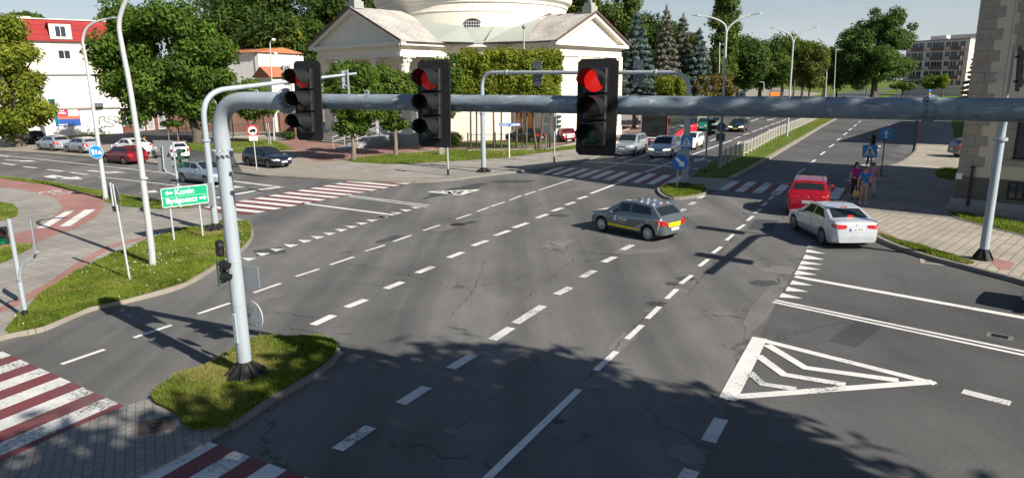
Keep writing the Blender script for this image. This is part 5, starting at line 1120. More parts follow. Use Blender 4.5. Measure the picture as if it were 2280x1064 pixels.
def make_car(kind, paint, label, pose, cat='car', group=None, rim='rim', style='spoke', lights='head', taill='tail', plate=None, platem='plate', rails=False, detail=2, scale=1.0, name='car', steer=0, tailshape=None, headshape=None, bronze=None):
    T = TYPES[kind]; c = Car(T); x, y, hz = pose[:3]
    g = empty(name, (x, y, pose[3] if len(pose) > 3 else 0.0), hz, label, cat, group); g.scale = ((pose[4] if len(pose) > 4 else scale*.93),)*3
    body = c.body(M['p_'+paint], g); L = T['L']; r = T['r']
    for wx in (c.fw, c.rw):
        for sd in (1, -1): wheel(g, L/2-wx, sd*(T['W']/2-.115), r, sd, rim, style)
    s0, s1 = T['side']; bp = T['bp']; cx = T['cowl'][0]
    c.patch(c.top, ((cx+.05, .90), (T['r0']-.06, .93), (T['r0']-.06, -.93), (cx+.05, -.90)), M['glass'], 'windscreen', g, 8, 10)
    tz = T['tail'][0]
    c.patch(c.top, ((T['r1']+.10, .86), (tz[0]-.05, .88), (tz[0]-.05, -.88), (T['r1']+.10, -.86)), M['glass'], 'rear_window', g, 6, 8)
    for sd in (1, -1):
        c.patch(c.side, ((s0-.12, .05), (bp-.04, .05), (bp-.04, .88), (T['r0']-.02, .88)), M['glass'], 'side_window', g, 10, 5, flip=sd > 0, sd=sd)
        e = s1 if kind != 'wagon' and kind != 'suv' else s1-.62
        c.patch(c.side, ((bp+.04, .05), (e, .05), (min(e-.05, T['r1']-.08) if e > T['r1'] else e-.05, .88), (bp+.04, .88)), M['glass'], 'side_window', g, 8, 5, flip=sd > 0, sd=sd)
        if kind in ('wagon', 'suv'):
            c.patch(c.side, ((e+.06, .08), (s1, .08), (s1-.22, .84), (e+.04, .88)), M['glass'], 'side_window', g, 5, 4, flip=sd > 0, sd=sd)
        mb = MB(); mx = L/2-(s0+.06); my = sd*(T['W']/2+.04)
        mb.rbox(-.07, .06, -.085, .085, -.055, .07, .028, RM(0, 0, 0, (mx, my, T['belt'][0]+.06))); mb.box(mx-.02, mx+.02, min(my, my-sd*.14), max(my, my-sd*.14), T['belt'][0]+.02, T['belt'][0]+.05)
        mb.build('wing_mirror', M['p_'+paint], g, 40)
        if detail > 1:
            for xd in (bp-.22, e-.28 if kind != 'sedan' else e-.35):
                p = c.low(xd, T['belt'][0]-.11, sd, .012); mb = MB(); mb.rbox(p.x-.09, p.x+.09, p.y-.015, p.y+.015, p.z-.014, p.z+.014, .008); mb.build('door_handle', M['p_'+paint], g, 40)
            for xd in (s0-.16, bp, e-.02):       # door shut lines
                mb = MB(); z0 = .34 if xd < c.rw-c.R else r+math.sqrt(max(.01, c.R**2-(xd-c.rw)**2))+.04 if abs(xd-c.rw) < c.R else .4
                pts = [c.low(xd, z0+(T['belt'][0]-.03-z0)*k/6, sd, .002) for k in range(7)]; mb.tube(pts, .0055, 4); mb.build('door_seam', M['trim'], g)
            c.patch(c.low, ((c.fw+c.R+.03, .225), (c.rw-c.R-.03, .225), (c.rw-c.R-.03, .30), (c.fw+c.R+.03, .30)), M['trim'], 'sill', g, 6, 1, flip=sd > 0, sd=sd, off=.01)
        # lamps
        hz_ = T['hood']
        hq = headshape or ((hz_-.20, .52), (hz_-.20, .99), (hz_-.05, .99), (hz_-.06, .62))
        c.patch(c.front, tuple((z, f*sd) for z, f in hq), M[lights], 'headlight', g, 4, 4, flip=sd > 0)
        c.patch(c.low, ((.04, hz_-.20), (.38, hz_-.13), (.34, hz_-.05), (.06, hz_-.07)), M[lights], 'headlight', g, 4, 3, flip=sd > 0, sd=sd, off=.012)
        zt = T['tail'][1][1]
        tq = tailshape or ((zt-.26, .70), (zt-.26, 1.01), (zt+.04, 1.01), (zt+.04, .74))
        c.patch(c.tail, tuple((z, f*sd) for z, f in tq), M[taill], 'tail_light', g, 4, 4, flip=sd < 0)
        z0_, z1_ = min(q[0] for q in tq)+.02, max(q[0] for q in tq)
        xx = c._end((z0_+z1_)/2, 1, c.tl, -1, 0)
        c.patch(c.low, ((xx-.26, (z0_+z1_)/2+.0), (xx-.01, z0_), (xx-.01, z1_), (xx-.24, z1_)), M[taill], 'tail_light', g, 3, 3, flip=sd > 0, sd=sd, off=.012)
        if rails:
            mb = MB(); pts = [c.top(T['r0']+.15+(T['r1']-T['r0']-.3)*k/6, .90*sd, .05 if 0 < k < 6 else .0) for k in range(7)]; mb.tube(pts, .02, 6); mb.build('roof_rail', M['chrome'] if rails == 'c' else M['trim'], g, 60)
    # grille, bumper openings
    hz_ = T['hood']
    c.patch(c.front, ((hz_-.24, .45), (hz_-.24, -.45), (hz_-.12, -.45), (hz_-.12, .45)), M['trim'], 'grille', g, 6, 2, flip=True)
    c.patch(c.front, ((.32, .62), (.32, -.62), (.42, -.66), (.42, .66)), M['trim'], 'air_intake', g, 6, 2, flip=True)
    c.patch(c.tail, ((.33, .75), (.33, -.75), (.42, -.8), (.42, .8)), M['trim'], 'rear_valance', g, 6, 1)
    zp = .44 if kind != 'sedan' else .78
    if kind in ('hatch', 'golf', 'wagon', 'mpv', 'cross'): zp = .62 if kind not in ('cross',) else .72
    if kind == 'hatch': zp = .50
    p = c.tail(zp, 0, .012); plate_txt(g, Matrix.Translation(p+Vector((-.005, 0, 0))) @ RM(0, 0, rad(-90)), plate, platem)
    p = c.front(hz_-.30, 0, .012); plate_txt(g, Matrix.Translation(p+Vector((.01, 0, 0))) @ RM(0, 0, rad(90)), None, platem)
    mb = MB(); ee = c.tail(hz_+.02 if kind != 'sedan' else .96, 0, .01); mb.sphere(ee, (.012, .06, .035), 10, 6); mb.build('badge', M['chrome'], g, 60)
    p = c.top(T['r1']+.05, 0, .02); mb = MB(); mb.rbox(-.02, .02, -.14, .14, -.012, .02, .008, Matrix.Translation(p)); mb.build('brake_lamp', M[taill], g, 40)
    if detail > 1:
        mb = MB(); p = c.top(T['r1']-.12, 0, 0); mb.tube([p, p+Vector((-.14, 0, .16))], .006, 6); mb.build('aerial', M['trim'], g)
        # seats seen through nothing: wipers
        p = c.top(T['r1']+.30, 0, .02); mb = MB(); q = c.top(tz[0]-.08, -.05, .02); mb.tube([q, c.top(T['r1']+.32 if tz[0]-T['r1'] > .4 else tz[0]-.12, .45, .02)], .008, 5); mb.build('wiper', M['trim'], g)
    return g, c
def pose_wheels(kind, pf, pr_, side, z=0.0, hd=None, inset=.02, sc=.91):
    """pose from the photographed ground contacts of the two visible wheels"""
    T = TYPES[kind]; a = G(*pf, z)
    if pr_ is not None: b = G(*pr_, z); h = math.atan2(a.y-b.y, a.x-b.x)
    else: h = math.radians(90-hd); b = None
    if hd is not None: h = math.radians(90-hd)
    u = Vector((math.cos(h), math.sin(h), 0)); n = Vector((-u.y, u.x, 0))*(1 if side == 'L' else -1)
    mfx = (T['L']/2-T['fo'])*sc; mid = ((a+b)/2 - u*(mfx-T['wb']/2*sc)) if b is not None else a-u*mfx
    c = mid-n*(T['W']/2-inset)*sc; return (c.x, c.y, h, z, sc)
def rear_pose(kind, p, hd):
    T = TYPES[kind]; a = G(*p); u = Vector((math.sin(rad(hd)), math.cos(rad(hd)), 0)); n = Vector((u.y, -u.x, 0))
    c = a+(u*(T['L']/2-(T['L']-T['fo']-T['wb']))+n*(T['W']/2))*.92; return (c.x, c.y, rad(90-hd), 0, .92)
# the wrapped hatchback in the middle of the junction
g, c = make_car('hatch', 'grey', 'dark grey small hatchback with a yellow side stripe and ATUM lettering turning in mid junction', pose_wheels('hatch', (1337, 514.5), (1443, 537), 'L'), style='cap', rim='hub', group='cars driving through the junction', tailshape=((.62, .62), (.66, 1.01), (.90, 1.01), (.80, .74)))
M['wrap_yellow'] = simple('wrap_yellow', (.80, .62, .0), .35); M['wrap_white'] = simple('wrap_white', (.72, .76, .80), .35)
for sd in (1, -1):
    c.patch(c.low, ((c.fw+c.R+.02, .36), (c.rw-c.R-.05, .36), (c.rw-c.R-.05, .45), (c.fw+c.R+.02, .45)), M['wrap_yellow'], 'yellow_stripe', g, 8, 2, flip=sd > 0, sd=sd, off=.009)
    Ms = Matrix.Translation(c.low(1.98, .70, sd, .012)) @ RM(0, 0, 0 if sd < 0 else rad(180))
    text_mesh('ATUM', .17, Ms @ RM(rad(90), 0, 0), 'lettering', M['wrap_white'], g, .002, bold=.006)
    mb = MB(); mb.box(-.12, .14, -.003, 0, -.135, -.11, Ms); mb.build('small_line', M['wrap_yellow'], g)
    mb = MB(); Mq = Matrix.Translation(c.low(1.58, .70, sd, .012)) @ RM(0, 0, 0 if sd < 0 else rad(180)) @ RM(rad(90), 0, 0)
    mb.prism([(-.10, -.10), (-.03, -.10), (0.02, -.0), (-.02, .05)], 0, .002, Mq); mb.build('emblem', M['wrap_white'], g)
    mb = MB(); mb.prism([(.03, -.10), (.10, -.10), (.02, .13), (-.02, .11)], 0, .002, Mq); mb.build('emblem', M['wrap_white'], g)
    rg = random.Random(4); mb = MB(); mb.cur = 0
    for k in range(420):
        t = rg.random(); s_ = 2.72+t*1.12; z = .40+rg.random()*(.10+.62*t)
        if z > .93 or (s_-c.rw)**2+(z-.31)**2 < (c.R+.035)**2 or s_ > 3.88: continue
        s_ = round(s_/.075)*.075; z = round(z/.075)*.075
        if (s_-c.rw)**2+(z-.31)**2 < (c.R+.04)**2: continue
        mb.cur = 0 if rg.random() < .8 else 1
        a = .028; e = rg.uniform(-.004, .004)
        mb.add([c.low(s_-a+z*.15-.1, z-a, sd, .010), c.low(s_+a+z*.15-.1, z-a, sd, .010), c.low(s_+a+z*.15-.1, z+a, sd, .010), c.low(s_-a+z*.15-.1, z+a, sd, .010)], [(0, 1, 2, 3) if sd < 0 else (3, 2, 1, 0)])
    mb.build('checker_pattern', [M['wrap_white'], M['wrap_yellow']], g)
c.patch(c.tail, ((.60, .56), (.60, -.56), (.76, -.60), (.76, .60)), M['wrap_yellow'], 'yellow_stripe', g, 8, 3)
mb = MB()
for i in range(9):
    for j in range(5):
        if (i+j) % 2 == 0 and random.Random(i*9+j).random() < .9:
            x0 = 1.98+i*.16; f = -.72+j*.36; mb.add([c.top(x0, f, .006), c.top(x0+.10, f, .006), c.top(x0+.10, f+.16, .006), c.top(x0, f+.16, .006)], [(0, 1, 2, 3)])
mb.build('roof_pattern', M['wrap_white'], g)
# silver saloon and red crossover at the right
g, c = make_car('sedan', 'silver', 'silver saloon with brake lights on driving in from the right corner', pose_wheels('sedan', (1762, 511), (1828, 546), 'L', inset=.0), taill='tail', plate='CIN 3FV2', group='cars driving through the junction', tailshape=((.82, .56), (.80, 1.01), (.98, 1.01), (.96, .50)))
c.patch(c.tail, ((.85, .66), (.85, .80), (.93, .80), (.93, .66)), M['tail_on'], 'brake_lamp', g, 2, 2)
c.patch(c.tail, ((.85, -.96), (.85, -.86), (.93, -.86), (.93, -.96)), M['tail_on'], 'brake_lamp', g, 2, 2)
mb = MB(); p = c.top(3.98, 0, .02); mb.rbox(-.02, .02, -.11, .11, -.01, .02, .006, Matrix.Translation(p)); mb.build('brake_lamp', M['tail_on'], g)
g, c = make_car('cross', 'red', 'bright red crossover with its right indicator glowing, crossing the right zebra', rear_pose('cross', (1750, 474), 25.5), rails='c', plate='PO1XT38', group='cars driving through the junction', tailshape=((.93, .45), (.93, 1.01), (1.0, 1.01), (.98, .42)))
c.patch(c.tail, ((.93, -.97), (.93, -.78), (1.0, -.78), (1.0, -.97)), M['indic'], 'indicator', g, 2, 2)
c.patch(c.tail, ((.36, .95), (.36, -.95), (.58, -.97), (.58, .97)), M['trim'], 'lower_bumper', g, 8, 2)
a = G(2263, 674); h = math.radians(90+47)
make_car('hatch', 'pale', 'pale car whose nose just enters the picture at the right edge', (a.x-math.cos(h)*2.0+math.sin(h)*.0, a.y-math.sin(h)*2.0, h, 0), group='cars driving through the junction')
# queue facing the viewer
Q = 'cars waiting at the far stop line'
make_car('suv', 'silver2', 'grey silver off-roader with bull bar, leftmost car at the far stop line', pose_wheels('suv', (1415, 348), None, 'L', hd=208, sc=.97), rails=True, group=Q)
g = COL.objects[-1]
make_car('mpv', 'silver', 'silver people carrier with headlights lit beside the off-roader', pose_wheels('mpv', (1497, 352.5), None, 'L', hd=208, sc=.97), lights='head_on', group=Q)
make_car('golf', 'white', 'white small hatchback behind the silver people carrier and beside the bus', pose_wheels('golf', (1551, 334), None, 'L', hd=208, sc=.97), group=Q)
make_car('wagon', 'dark', 'dark blue green estate with a yellow plate and lit headlights, alone in the far lane', pose_wheels('wagon', (1657, 294.5), None, 'L', hd=207, sc=.97), lights='head_on', platem='plate_y', group=Q)
make_car('golf', 'green', 'pale green car half hidden behind the far signal post', pose_wheels('golf', (1603, 288), None, 'L', hd=207, sc=.97), group=Q)
make_car('golf', 'teal', 'bright green car glimpsed right behind the bus', pose_wheels('golf', (1580, 292), None, 'L', hd=207, sc=.97), group=Q)
# left street
make_car('golf', 'blue', 'blue grey hatchback arriving at the left stop line behind the masts', pose_wheels('golf', (455, 413), (409, 407.5), 'R'), group='cars on the left street')
make_car('wagon', 'navy', 'black estate car with silver wheels parked on the pavement by the no-lorries sign', pose_wheels('wagon', (599.9, 375.2), (548.8, 369.2), 'R', z=.13), group='cars on the left street')
make_car('wagon', 'dred', 'dark red estate car leaving along the left street', pose_wheels('wagon', (235.3, 363.2), (275, 367), 'L'), group='cars on the left street')
PK = 'cars parked on the left pavement'
make_car('hatch', 'silver2', 'silver grey hatchback parked leftmost in front of the white building', pose_wheels('hatch', (86.4, 334.5), (117, 337), 'L', z=.13), group=PK)
make_car('golf', 'silver2', 'older silver hatchback parked second from the left, by the street lamp', pose_wheels('golf', (148, 339.5), (181.5, 342.2), 'L', z=.13), group=PK)
make_car('sedan', 'white', 'white saloon parked behind the dark red estate', pose_wheels('sedan', (247, 342), (298, 347), 'L', z=.13), group=PK)
make_car('hatch', 'white', 'white rounded hatchback parked rightmost, behind the triangular sign back', pose_wheels('hatch', (335, 352), (385, 358), 'L', z=.13), group=PK)
make_car('golf', 'black', 'dark car standing in the shade of the left edge tree', pose_wheels('golf', (30, 318), (70, 321), 'L', z=.13), group=PK)
p = G(1168, 316, .13); make_car('hatch', 'black', 'dark car with red lamps parked by the church behind the railing', (p.x, p.y, rad(150), .13), group='cars parked by the church')
p = G(1250, 314, .13); make_car('golf', 'dred', 'dark red car mostly hidden by a signal post near the church', (p.x, p.y, rad(110), .13), group='cars parked by the church')
p = G(2150, 350, .13); make_car('golf', 'grey', 'grey car tail poking out from behind the right stone building', (p.x+1.0, p.y, rad(-10), .13))
p = G(2096, 208.5, 0); make_car('sedan', 'pale', 'tiny pale car far off on the street before the apartment block', (p.x, p.y, rad(170), 0.0))
# ---- bus
def make_bus():
    W, Hh, L = 2.5, 3.05, 12.0; a = AT(1484, 330, 61.5); a.z = 0; hd = rad(90-207.5)
    u = Vector((math.cos(hd), math.sin(hd), 0)); n = Vector((-u.y, u.x, 0)); c = a-n*(W/2)-u*(L/2)
    g = empty('city_bus', (c.x, c.y, 0), hd, 'long black and red city bus waiting behind the off-roader', 'bus')
    M['bus_black'] = simple('bus_black', (.012, .013, .015), .15, coat=.5); M['bus_red'] = simple('bus_red', (.62, .012, .03), .3, coat=.5)
    mb = MB(); mb.rbox(-L/2, L/2, -W/2, W/2, .32, Hh, .14); mb.build('body', M['bus_black'], g, 40)
    mb = MB(); mb.rbox(L/2-.3, L/2+.03, -W/2-.01, W/2+.01, .30, .62, .05); mb.build('front_bumper', M['bus_red'], g)
    mb = MB(); mb.rbox(L/2-.2, L/2+.05, -W/2+.05, W/2-.05, .62, .74, .04); mb.build('bumper_strip', M['s_white'], g)
    mb = MB(); mb.rbox(L/2-.05, L/2+.02, -W/2+.18, W/2-.18, 1.05, 2.45, .02); mb.build('windscreen', M['glass'], g)
    mb = MB(); mb.rbox(L/2-.05, L/2+.02, -W/2+.3, W/2-.3, 2.52, 2.85, .02); mb.build('destination_display', M['bus_black'], g)
    for sd in (1, -1):
        y = sd*(W/2+.004)
        mb = MB(); mb.add([(L/2-.5, y, .35), (-L/2+.1, y, .35), (-L/2+.1, y, 1.9), (L/2-3.4, y, .95), (L/2-.9, y, .62)], [(0, 1, 2, 3, 4) if sd < 0 else (4, 3, 2, 1, 0)]); mb.build('red_panel', M['bus_red'], g)
        if sd > 0: mb = MB(); mb.rbox(L/2-.06, L/2+.04, sd*(W/2)-.03, sd*(W/2)+.03, .6, 2.9, .01); mb.build('red_pillar', M['bus_red'], g)
        for k in range(6):
            x = L/2-1.5-k*1.75; mb = MB(); mb.box(x-1.6, x, y-.004, y+.006, 1.35 if k > 1 else 1.1, 2.55); mb.build('side_window', M['glass'], g)
        for x in (L/2-2.7, -L/2+3.3): wheel(g, x, sd*(W/2-.14), .48, sd, 'rim')
        mb = MB(); mb.tube([(L/2, sd*(W/2), 2.75), (L/2+.3, sd*(W/2+.2), 2.7), (L/2+.35, sd*(W/2+.25), 2.4)], .03, 8); mb.rbox(L/2+.28, L/2+.4, sd*(W/2+.25)-.12, sd*(W/2+.25)+.12, 2.0, 2.45, .03); mb.build('mirror', M['black'], g)
        mb = MB(); mb.sphere((L/2+.02, sd*.95, .8), (.05, .16, .09), 10, 6); mb.build('headlight', M['head'], g, 60)
    plate_txt(g, Matrix.Translation((L/2+.06, 0, .48)) @ RM(0, 0, rad(90)), None)
    mb = MB(); mb.box(-L/2+1, L/2-2, -.8, .8, Hh, Hh+.18); mb.build('roof_unit', M['s_white'], g)
make_bus()
# traffic cones by the white cars
for i, (px, py) in enumerate(((323, 322), (362, 330))):
    p = G(px, py, .14); g = empty('traffic_cone', p, 0, ['orange and white cone beside the white saloon', 'orange and white cone behind the white rounded hatchback'][i], 'traffic cone', 'traffic cones')
    mb = MB(); mb.box(-.2, .2, -.2, .2, 0, .04); mb.build('base', M['orange'], g); mb = MB(); mb.lathe([(.15, .04), (.03, .75)], 14); o = mb.build('cone', M['orange'], g); mb = MB(); mb.lathe([(.115, .3), (.08, .5)], 14, closed=False); o.data; q = mb.build('band', M['s_white'], g); q.scale = (1.04, 1.04, 1)
# ================================================================ BUILDINGS
M['cream'] = stain_mat('cream_render', (0.74, 0.69, 0.60), (0.50, 0.45, 0.36), .9, .25, .7)
M['cream_trim'] = stain_mat('cream_trim', (0.74, 0.70, 0.62), (0.42, 0.39, 0.34), .85, .8, .6)
M['white_wall'] = stain_mat('white_render', (0.82, 0.80, 0.76), (0.58, 0.54, 0.48), .9, .3, .6)
M['beige_wall'] = stain_mat('beige_render', (0.60, 0.55, 0.47), (0.40, 0.35, 0.30), .9, .4, .7)
M['plinth'] = stain_mat('grey_plinth', (.30, .31, .32), (.16, .16, .16), .85, 1.5, .6)
M['slate'] = paver_mat('roof_sheets', (.34, .32, .30), (.43, .40, .36), (.20, .20, .19), bw=.9, bh=.55, msize=.02, var=.25)
M['copper'] = stain_mat('green_copper', (.29, .315, .285), (.36, .35, .32), .6, .8, .9, vert=False)
M['verge'] = simple('brown_roof_edge', (.11, .06, .05), .7); M['dome'] = stain_mat('dark_dome', (.05, .08, .075), (.10, .15, .13), .6, 1, .8, vert=False)
M['roof_red'] = paver_mat('red_roof', (.27, .022, .024), (.31, .03, .03), (.15, .012, .012), bw=6, bh=.35, msize=.02, var=.15)
M['roof_orange'] = paver_mat('orange_roof', (.45, .16, .07), (.5, .19, .09), (.25, .08, .04), bw=.3, bh=.3, msize=.02)
M['win'] = glass_mat('window_glass', (.03, .04, .05), .08); M['frame'] = simple('window_frame', (.74, .74, .72), .5)
M['shopred'] = paver_mat('shop_red_brick', (.30, .07, .045), (.36, .10, .06), (.15, .06, .04), bw=.25, bh=.08, msize=.008)
M['shutter'] = paver_mat('shutter_slats', (.60, .60, .58), (.63, .63, .61), (.42, .42, .42), bw=30, bh=.16, msize=.015, var=.1)
M['door_or'] = stain_mat('orange_door', (.60, .20, .05), (.35, .11, .03), .5, 2, .6); M['door_dk'] = stain_mat('wooden_door', (.22, .09, .04), (.1, .04, .02), .6, 2, .6)
def frame_xy(o, u):      # matrix: local x along u, local y = outward normal (u rotated -90), z up, origin o
    u = Vector((u[0], u[1], 0)).normalized(); n = Vector((u.y, -u.x, 0)); m = Matrix(((u.x, -n.x, 0, o[0]), (u.y, -n.y, 0, o[1]), (0, 0, 1, o[2]), (0, 0, 0, 1))); return m
# in that frame the facade is the plane y=0, outward is -y
def window(parent, Mx, x, z, w, h, frame='frame', mull=1, depth=.10, bars=0, name='window', sill=True, glass='win', arch=False):
    mb = MB(); t = .06
    mb.box(x-w/2-t, x-w/2, -.03, depth, z, z+h, Mx); mb.box(x+w/2, x+w/2+t, -.03, depth, z, z+h, Mx)
    mb.box(x-w/2-t, x+w/2+t, -.03, depth, z+h, z+h+t, Mx)
    mb.box(x-w/2-t-(.04 if sill else 0), x+w/2+t+(.04 if sill else 0), -.08 if sill else -.03, depth, z-t, z, Mx)
    for k in range(mull): xx = x-w/2+w*(k+1)/(mull+1); mb.box(xx-.03, xx+.03, -.02, depth*.5, z, z+h, Mx)
    for k in range(bars): zz = z+h*(k+1)/(bars+1); mb.box(x-w/2, x+w/2, -.018, depth*.4, zz-.015, zz+.015, Mx)
    f = mb.build(name, M[frame], parent)
    g2 = MB(); g2.box(x-w/2, x+w/2, -.006, .02, z, z+h, Mx); g2.build('pane', M[glass], f)
    return f
# ---- church
CC = Vector((-4.0, 80.0, 0.12)); Pd = Vector((-.64, -.77, 0)).normalized(); Qd = Vector((Pd.y*-1, Pd.x, 0)); Qd = Vector((.77, -.64, 0)).normalized()
church = empty('church', CC, 0, 'cream domed church with a round drum, gabled columned porch and cross-topped gables', 'church')
EH = 9.3; HW = 5.9
def arm(D, S, A, hw, label_, porch=False, apex=12.3):
    """D: direction of the arm, S: direction to the right along its facade"""
    Mx = Matrix(((S.x, D.x, 0, 0), (S.y, D.y, 0, 0), (0, 0, 1, 0), (0, 0, 0, 1)))   # local x=S, y=D(outward)
    det = Mx.determinant(); w = MB()
    inner = A-5.2 if porch else A
    w.box(-hw, hw, 4, inner, 0, EH-1.25, Mx); w.build('wall', M['cream'], church)
    e = MB()      # entablature around
    e.box(-hw-.02, hw+.02, 6, A+.02, EH-1.22, EH-.55, Mx); o = e.build('entablature', M['cream'], church)
    e = MB(); e.box(-hw-.12, hw+.12, 6, A+.12, EH-1.34, EH-1.22, Mx); e.box(-hw-.25, hw+.25, 6, A+.25, EH-.55, EH-.40, Mx); e.box(-hw-.55, hw+.55, 6, A+.55, EH-.40, EH-.12, Mx); e.build('cornice', M['cream_trim'], church)
    # pediment
    t = MB(); hh = hw+.1
    t.add([(-hh, A, EH-.12), (hh, A, EH-.12), (0, A, apex-.35), (-hh, A-.5, EH-.12), (hh, A-.5, EH-.12), (0, A-.5, apex-.35)], [(0, 1, 2), (3, 5, 4), (0, 2, 5, 3), (1, 4, 5, 2)], Mx); t.build('tympanum', M['cream'], church)
    rk = MB(); ov = hw+.75; zr = EH-.10
    for s in (-1, 1):
        for (y0, y1, th, dz, mat) in ((A-.1, A+.5, .36, 0, 0),):
            a = Vector((s*ov, 0, zr)); b = Vector((0, 0, apex)); d = (b-a).normalized(); n = Vector((-d.z*s, 0, d.x*s)); n = Vector((-d.z, 0, d.x))*(1 if s < 0 else -1)
            q = [a, b, b-Vector((0, 0, th)), a-n*0-Vector((0, 0, th*.9))]
            rk.add([(p.x, y, p.z) for y in (y0, y1) for p in q], [(0, 1, 2, 3), (7, 6, 5, 4), (0, 4, 5, 1), (3, 2, 6, 7), (0, 3, 7, 4), (1, 5, 6, 2)], Mx)
    rk.build('raking_cornice', M['cream_trim'], church)
    rf = MB(); y0 = 6.5
    for s in (-1, 1):
        a = (s*(ov+.08), zr+.02); b = (0, apex+.06)
        rf.add([(a[0], A+.62, a[1]), (b[0], A+.62, b[1]), (b[0], y0, b[1]), (a[0], y0, a[1]), (a[0], A+.62, a[1]+.10), (b[0], A+.62, b[1]+.11), (b[0], y0, b[1]+.11), (a[0], y0, a[1]+.10)],
               [(0, 1, 2, 3), (7, 6, 5, 4), (0, 4, 5, 1), (1, 5, 6, 2), (2, 6, 7, 3), (3, 7, 4, 0)], Mx)
    rf.build('roof', M['slate'], church)
    vg = MB()
    for s in (-1, 1):
        a = (s*(ov+.12), zr+.10); b = (0, apex+.17)
        vg.add([(a[0], A+.60, a[1]-.12), (b[0], A+.60, b[1]-.13), (b[0], A+.70, b[1]-.13), (a[0], A+.70, a[1]-.12), (a[0], A+.60, a[1]+.05), (b[0], A+.60, b[1]+.05), (b[0], A+.70, b[1]+.05), (a[0], A+.70, a[1]+.05)], [(0, 1, 2, 3), (7, 6, 5, 4), (0, 4, 5, 1), (1, 5, 6, 2), (2, 6, 7, 3), (3, 7, 4, 0)], Mx)
    vg.build('roof_edge', M['verge'], church)
    cb = MB(); cb.box(-.55, .55, A-.75, A+.35, apex+.0, apex+.65, Mx); cb.box(-.4, .4, A-.6, A+.2, apex+.65, apex+.95, Mx); p_ = cb.build('cross_pedestal', M['copper'], church)
    cr = MB(); cr.lathe([(.30, 0), (.22, .35), (.12, .6)], 8, Mx @ Matrix.Translation((0, A-.2, apex+.95))); cr.box(-.12, .12, A-.30, A-.10, apex+1.4, apex+3.0, Mx); cr.box(-.55, -.12, A-.29, A-.11, apex+2.2, apex+2.45, Mx); cr.box(.12, .55, A-.29, A-.11, apex+2.2, apex+2.45, Mx); cr.build('cross', M['sign_dark'], church)
    return Mx
Mp = arm(Pd, Qd, 16.6, HW+.3, 'porch', True, 12.45)
Mq = arm(Qd, -Pd, 15.6, HW-.1, 'wing', False, 12.1)
A = 16.6
# porch columns with capitals, floor, steps, doors
for x in (-HW, -HW*.36, HW*.36, HW):
    for y in ((A-.7, A-4.6) if abs(x) > 5 else (A-.7,)):
        mb = MB(); c = Mp @ Matrix.Translation((x, y, 1.0))
        mb.lathe([(.62, 0), (.62, .12), (.54, .2), (.50, .35), (.47, 3.0), (.43, 6.05)], 20, c); col = mb.build('column', M['cream_trim'], church, 40)
        mb = MB(); mb.lathe([(.45, 6.05), (.52, 6.2), (.50, 6.45), (.62, 6.7), (.72, 6.85)], 16, c)
        for k in range(8): a = math.pi/4*k; mb.sphere((.58*math.cos(a), .58*math.sin(a), 6.6), .15, 6, 4, c)
        mb.box(-.75, .75, -.75, .75, 6.85, 6.97, c); mb.build('capital', M['cream_trim'], col, 40)
mb = MB(); mb.box(-HW-.6, HW+.6, 10, A+.2, 0, 1.0, Mp); mb.build('podium', M['plinth'], church)
mb = MB()
for k in range(5): mb.box(-HW-.2, HW-3.2, A+.2+k*.38, A+.2+(k+1)*.38, 0, .84-k*.17, Mp)
mb.build('steps', M['concrete'], church)
mb = MB(); mb.add([(HW-3, A+.2, 0), (HW-1.2, A+.2, 0), (HW-1.2, A+.2, 1.0), (HW-3, A+.2, 1.0), (HW-3, A+5.5, 0), (HW-1.2, A+5.5, 0)], [(0, 1, 2, 3), (3, 2, 5, 4), (0, 3, 4), (1, 5, 2)], Mp); mb.build('ramp', M['plinth'], church)
mb = MB()
for x in (HW-3.05, HW-1.15):
    for k in range(5): t = k/4; mb.tube([(x, A+.4+5*t, 1.0-1.0*t), (x, A+.4+5*t, 2.0-1.0*t)], .03, 6, M=Mp)
    for dz in (.6, 1.0): mb.tube([(x, A+.4, 1.0+dz), (x, A+5.4, dz)], .03, 6, M=Mp)
mb.build('handrail', M['galv'], church)
for x, w in ((0, 2.0), (-3.6, 1.3), (3.6, 1.3)):
    mb = MB(); mb.box(x-w/2, x+w/2, A-5.25, A-5.12, 1.0, 4.2, Mp); mb.build('door', M['door_dk'], church)
# right wing: pilasters and orange side door
for x in (-5.6, -1.95, 1.95, 5.6):
    mb = MB(); mb.box(x-.35, x+.35, 15.6, 15.72, .0, EH-1.35, Mq); mb.build('pilaster', M['cream_trim'], church)
mb = MB(); mb.box(-HW-.1, HW+.1, 6, 15.78, 0, .9, Mq); mb.build('wall_base', M['cream_trim'], church)
mb = MB(); mb.box(-5.95, -5.85, 11.0, 12.7, .9, 4.6, Mq); mb.build('door', M['door_or'], church)
# low body between the arms and round drum
mb = MB(); n = 48; mb.lathe([(11.8, 0), (11.8, EH-1.25), (11.85, EH-1.22), (11.85, EH-.55)], n, closed=False); o = mb.build('wall', M['cream'], church, 30)
mb = MB(); mb.lathe([(11.9, EH-1.34), (11.95, EH-1.22), (11.87, EH-1.21), (11.87, EH-.56), (12.1, EH-.55), (12.1, EH-.4), (12.4, EH-.38), (12.4, EH-.12), (12.0, EH-.1)], n, closed=False); mb.build('cornice', M['cream_trim'], church, 30)
mb = MB(); mb.lathe([(12.45, EH-.10), (12.45, EH), (11.4, EH+.30), (10.25, EH+1.7)], n, closed=False); mb.build('skirt_roof', M['copper'], church, 30)
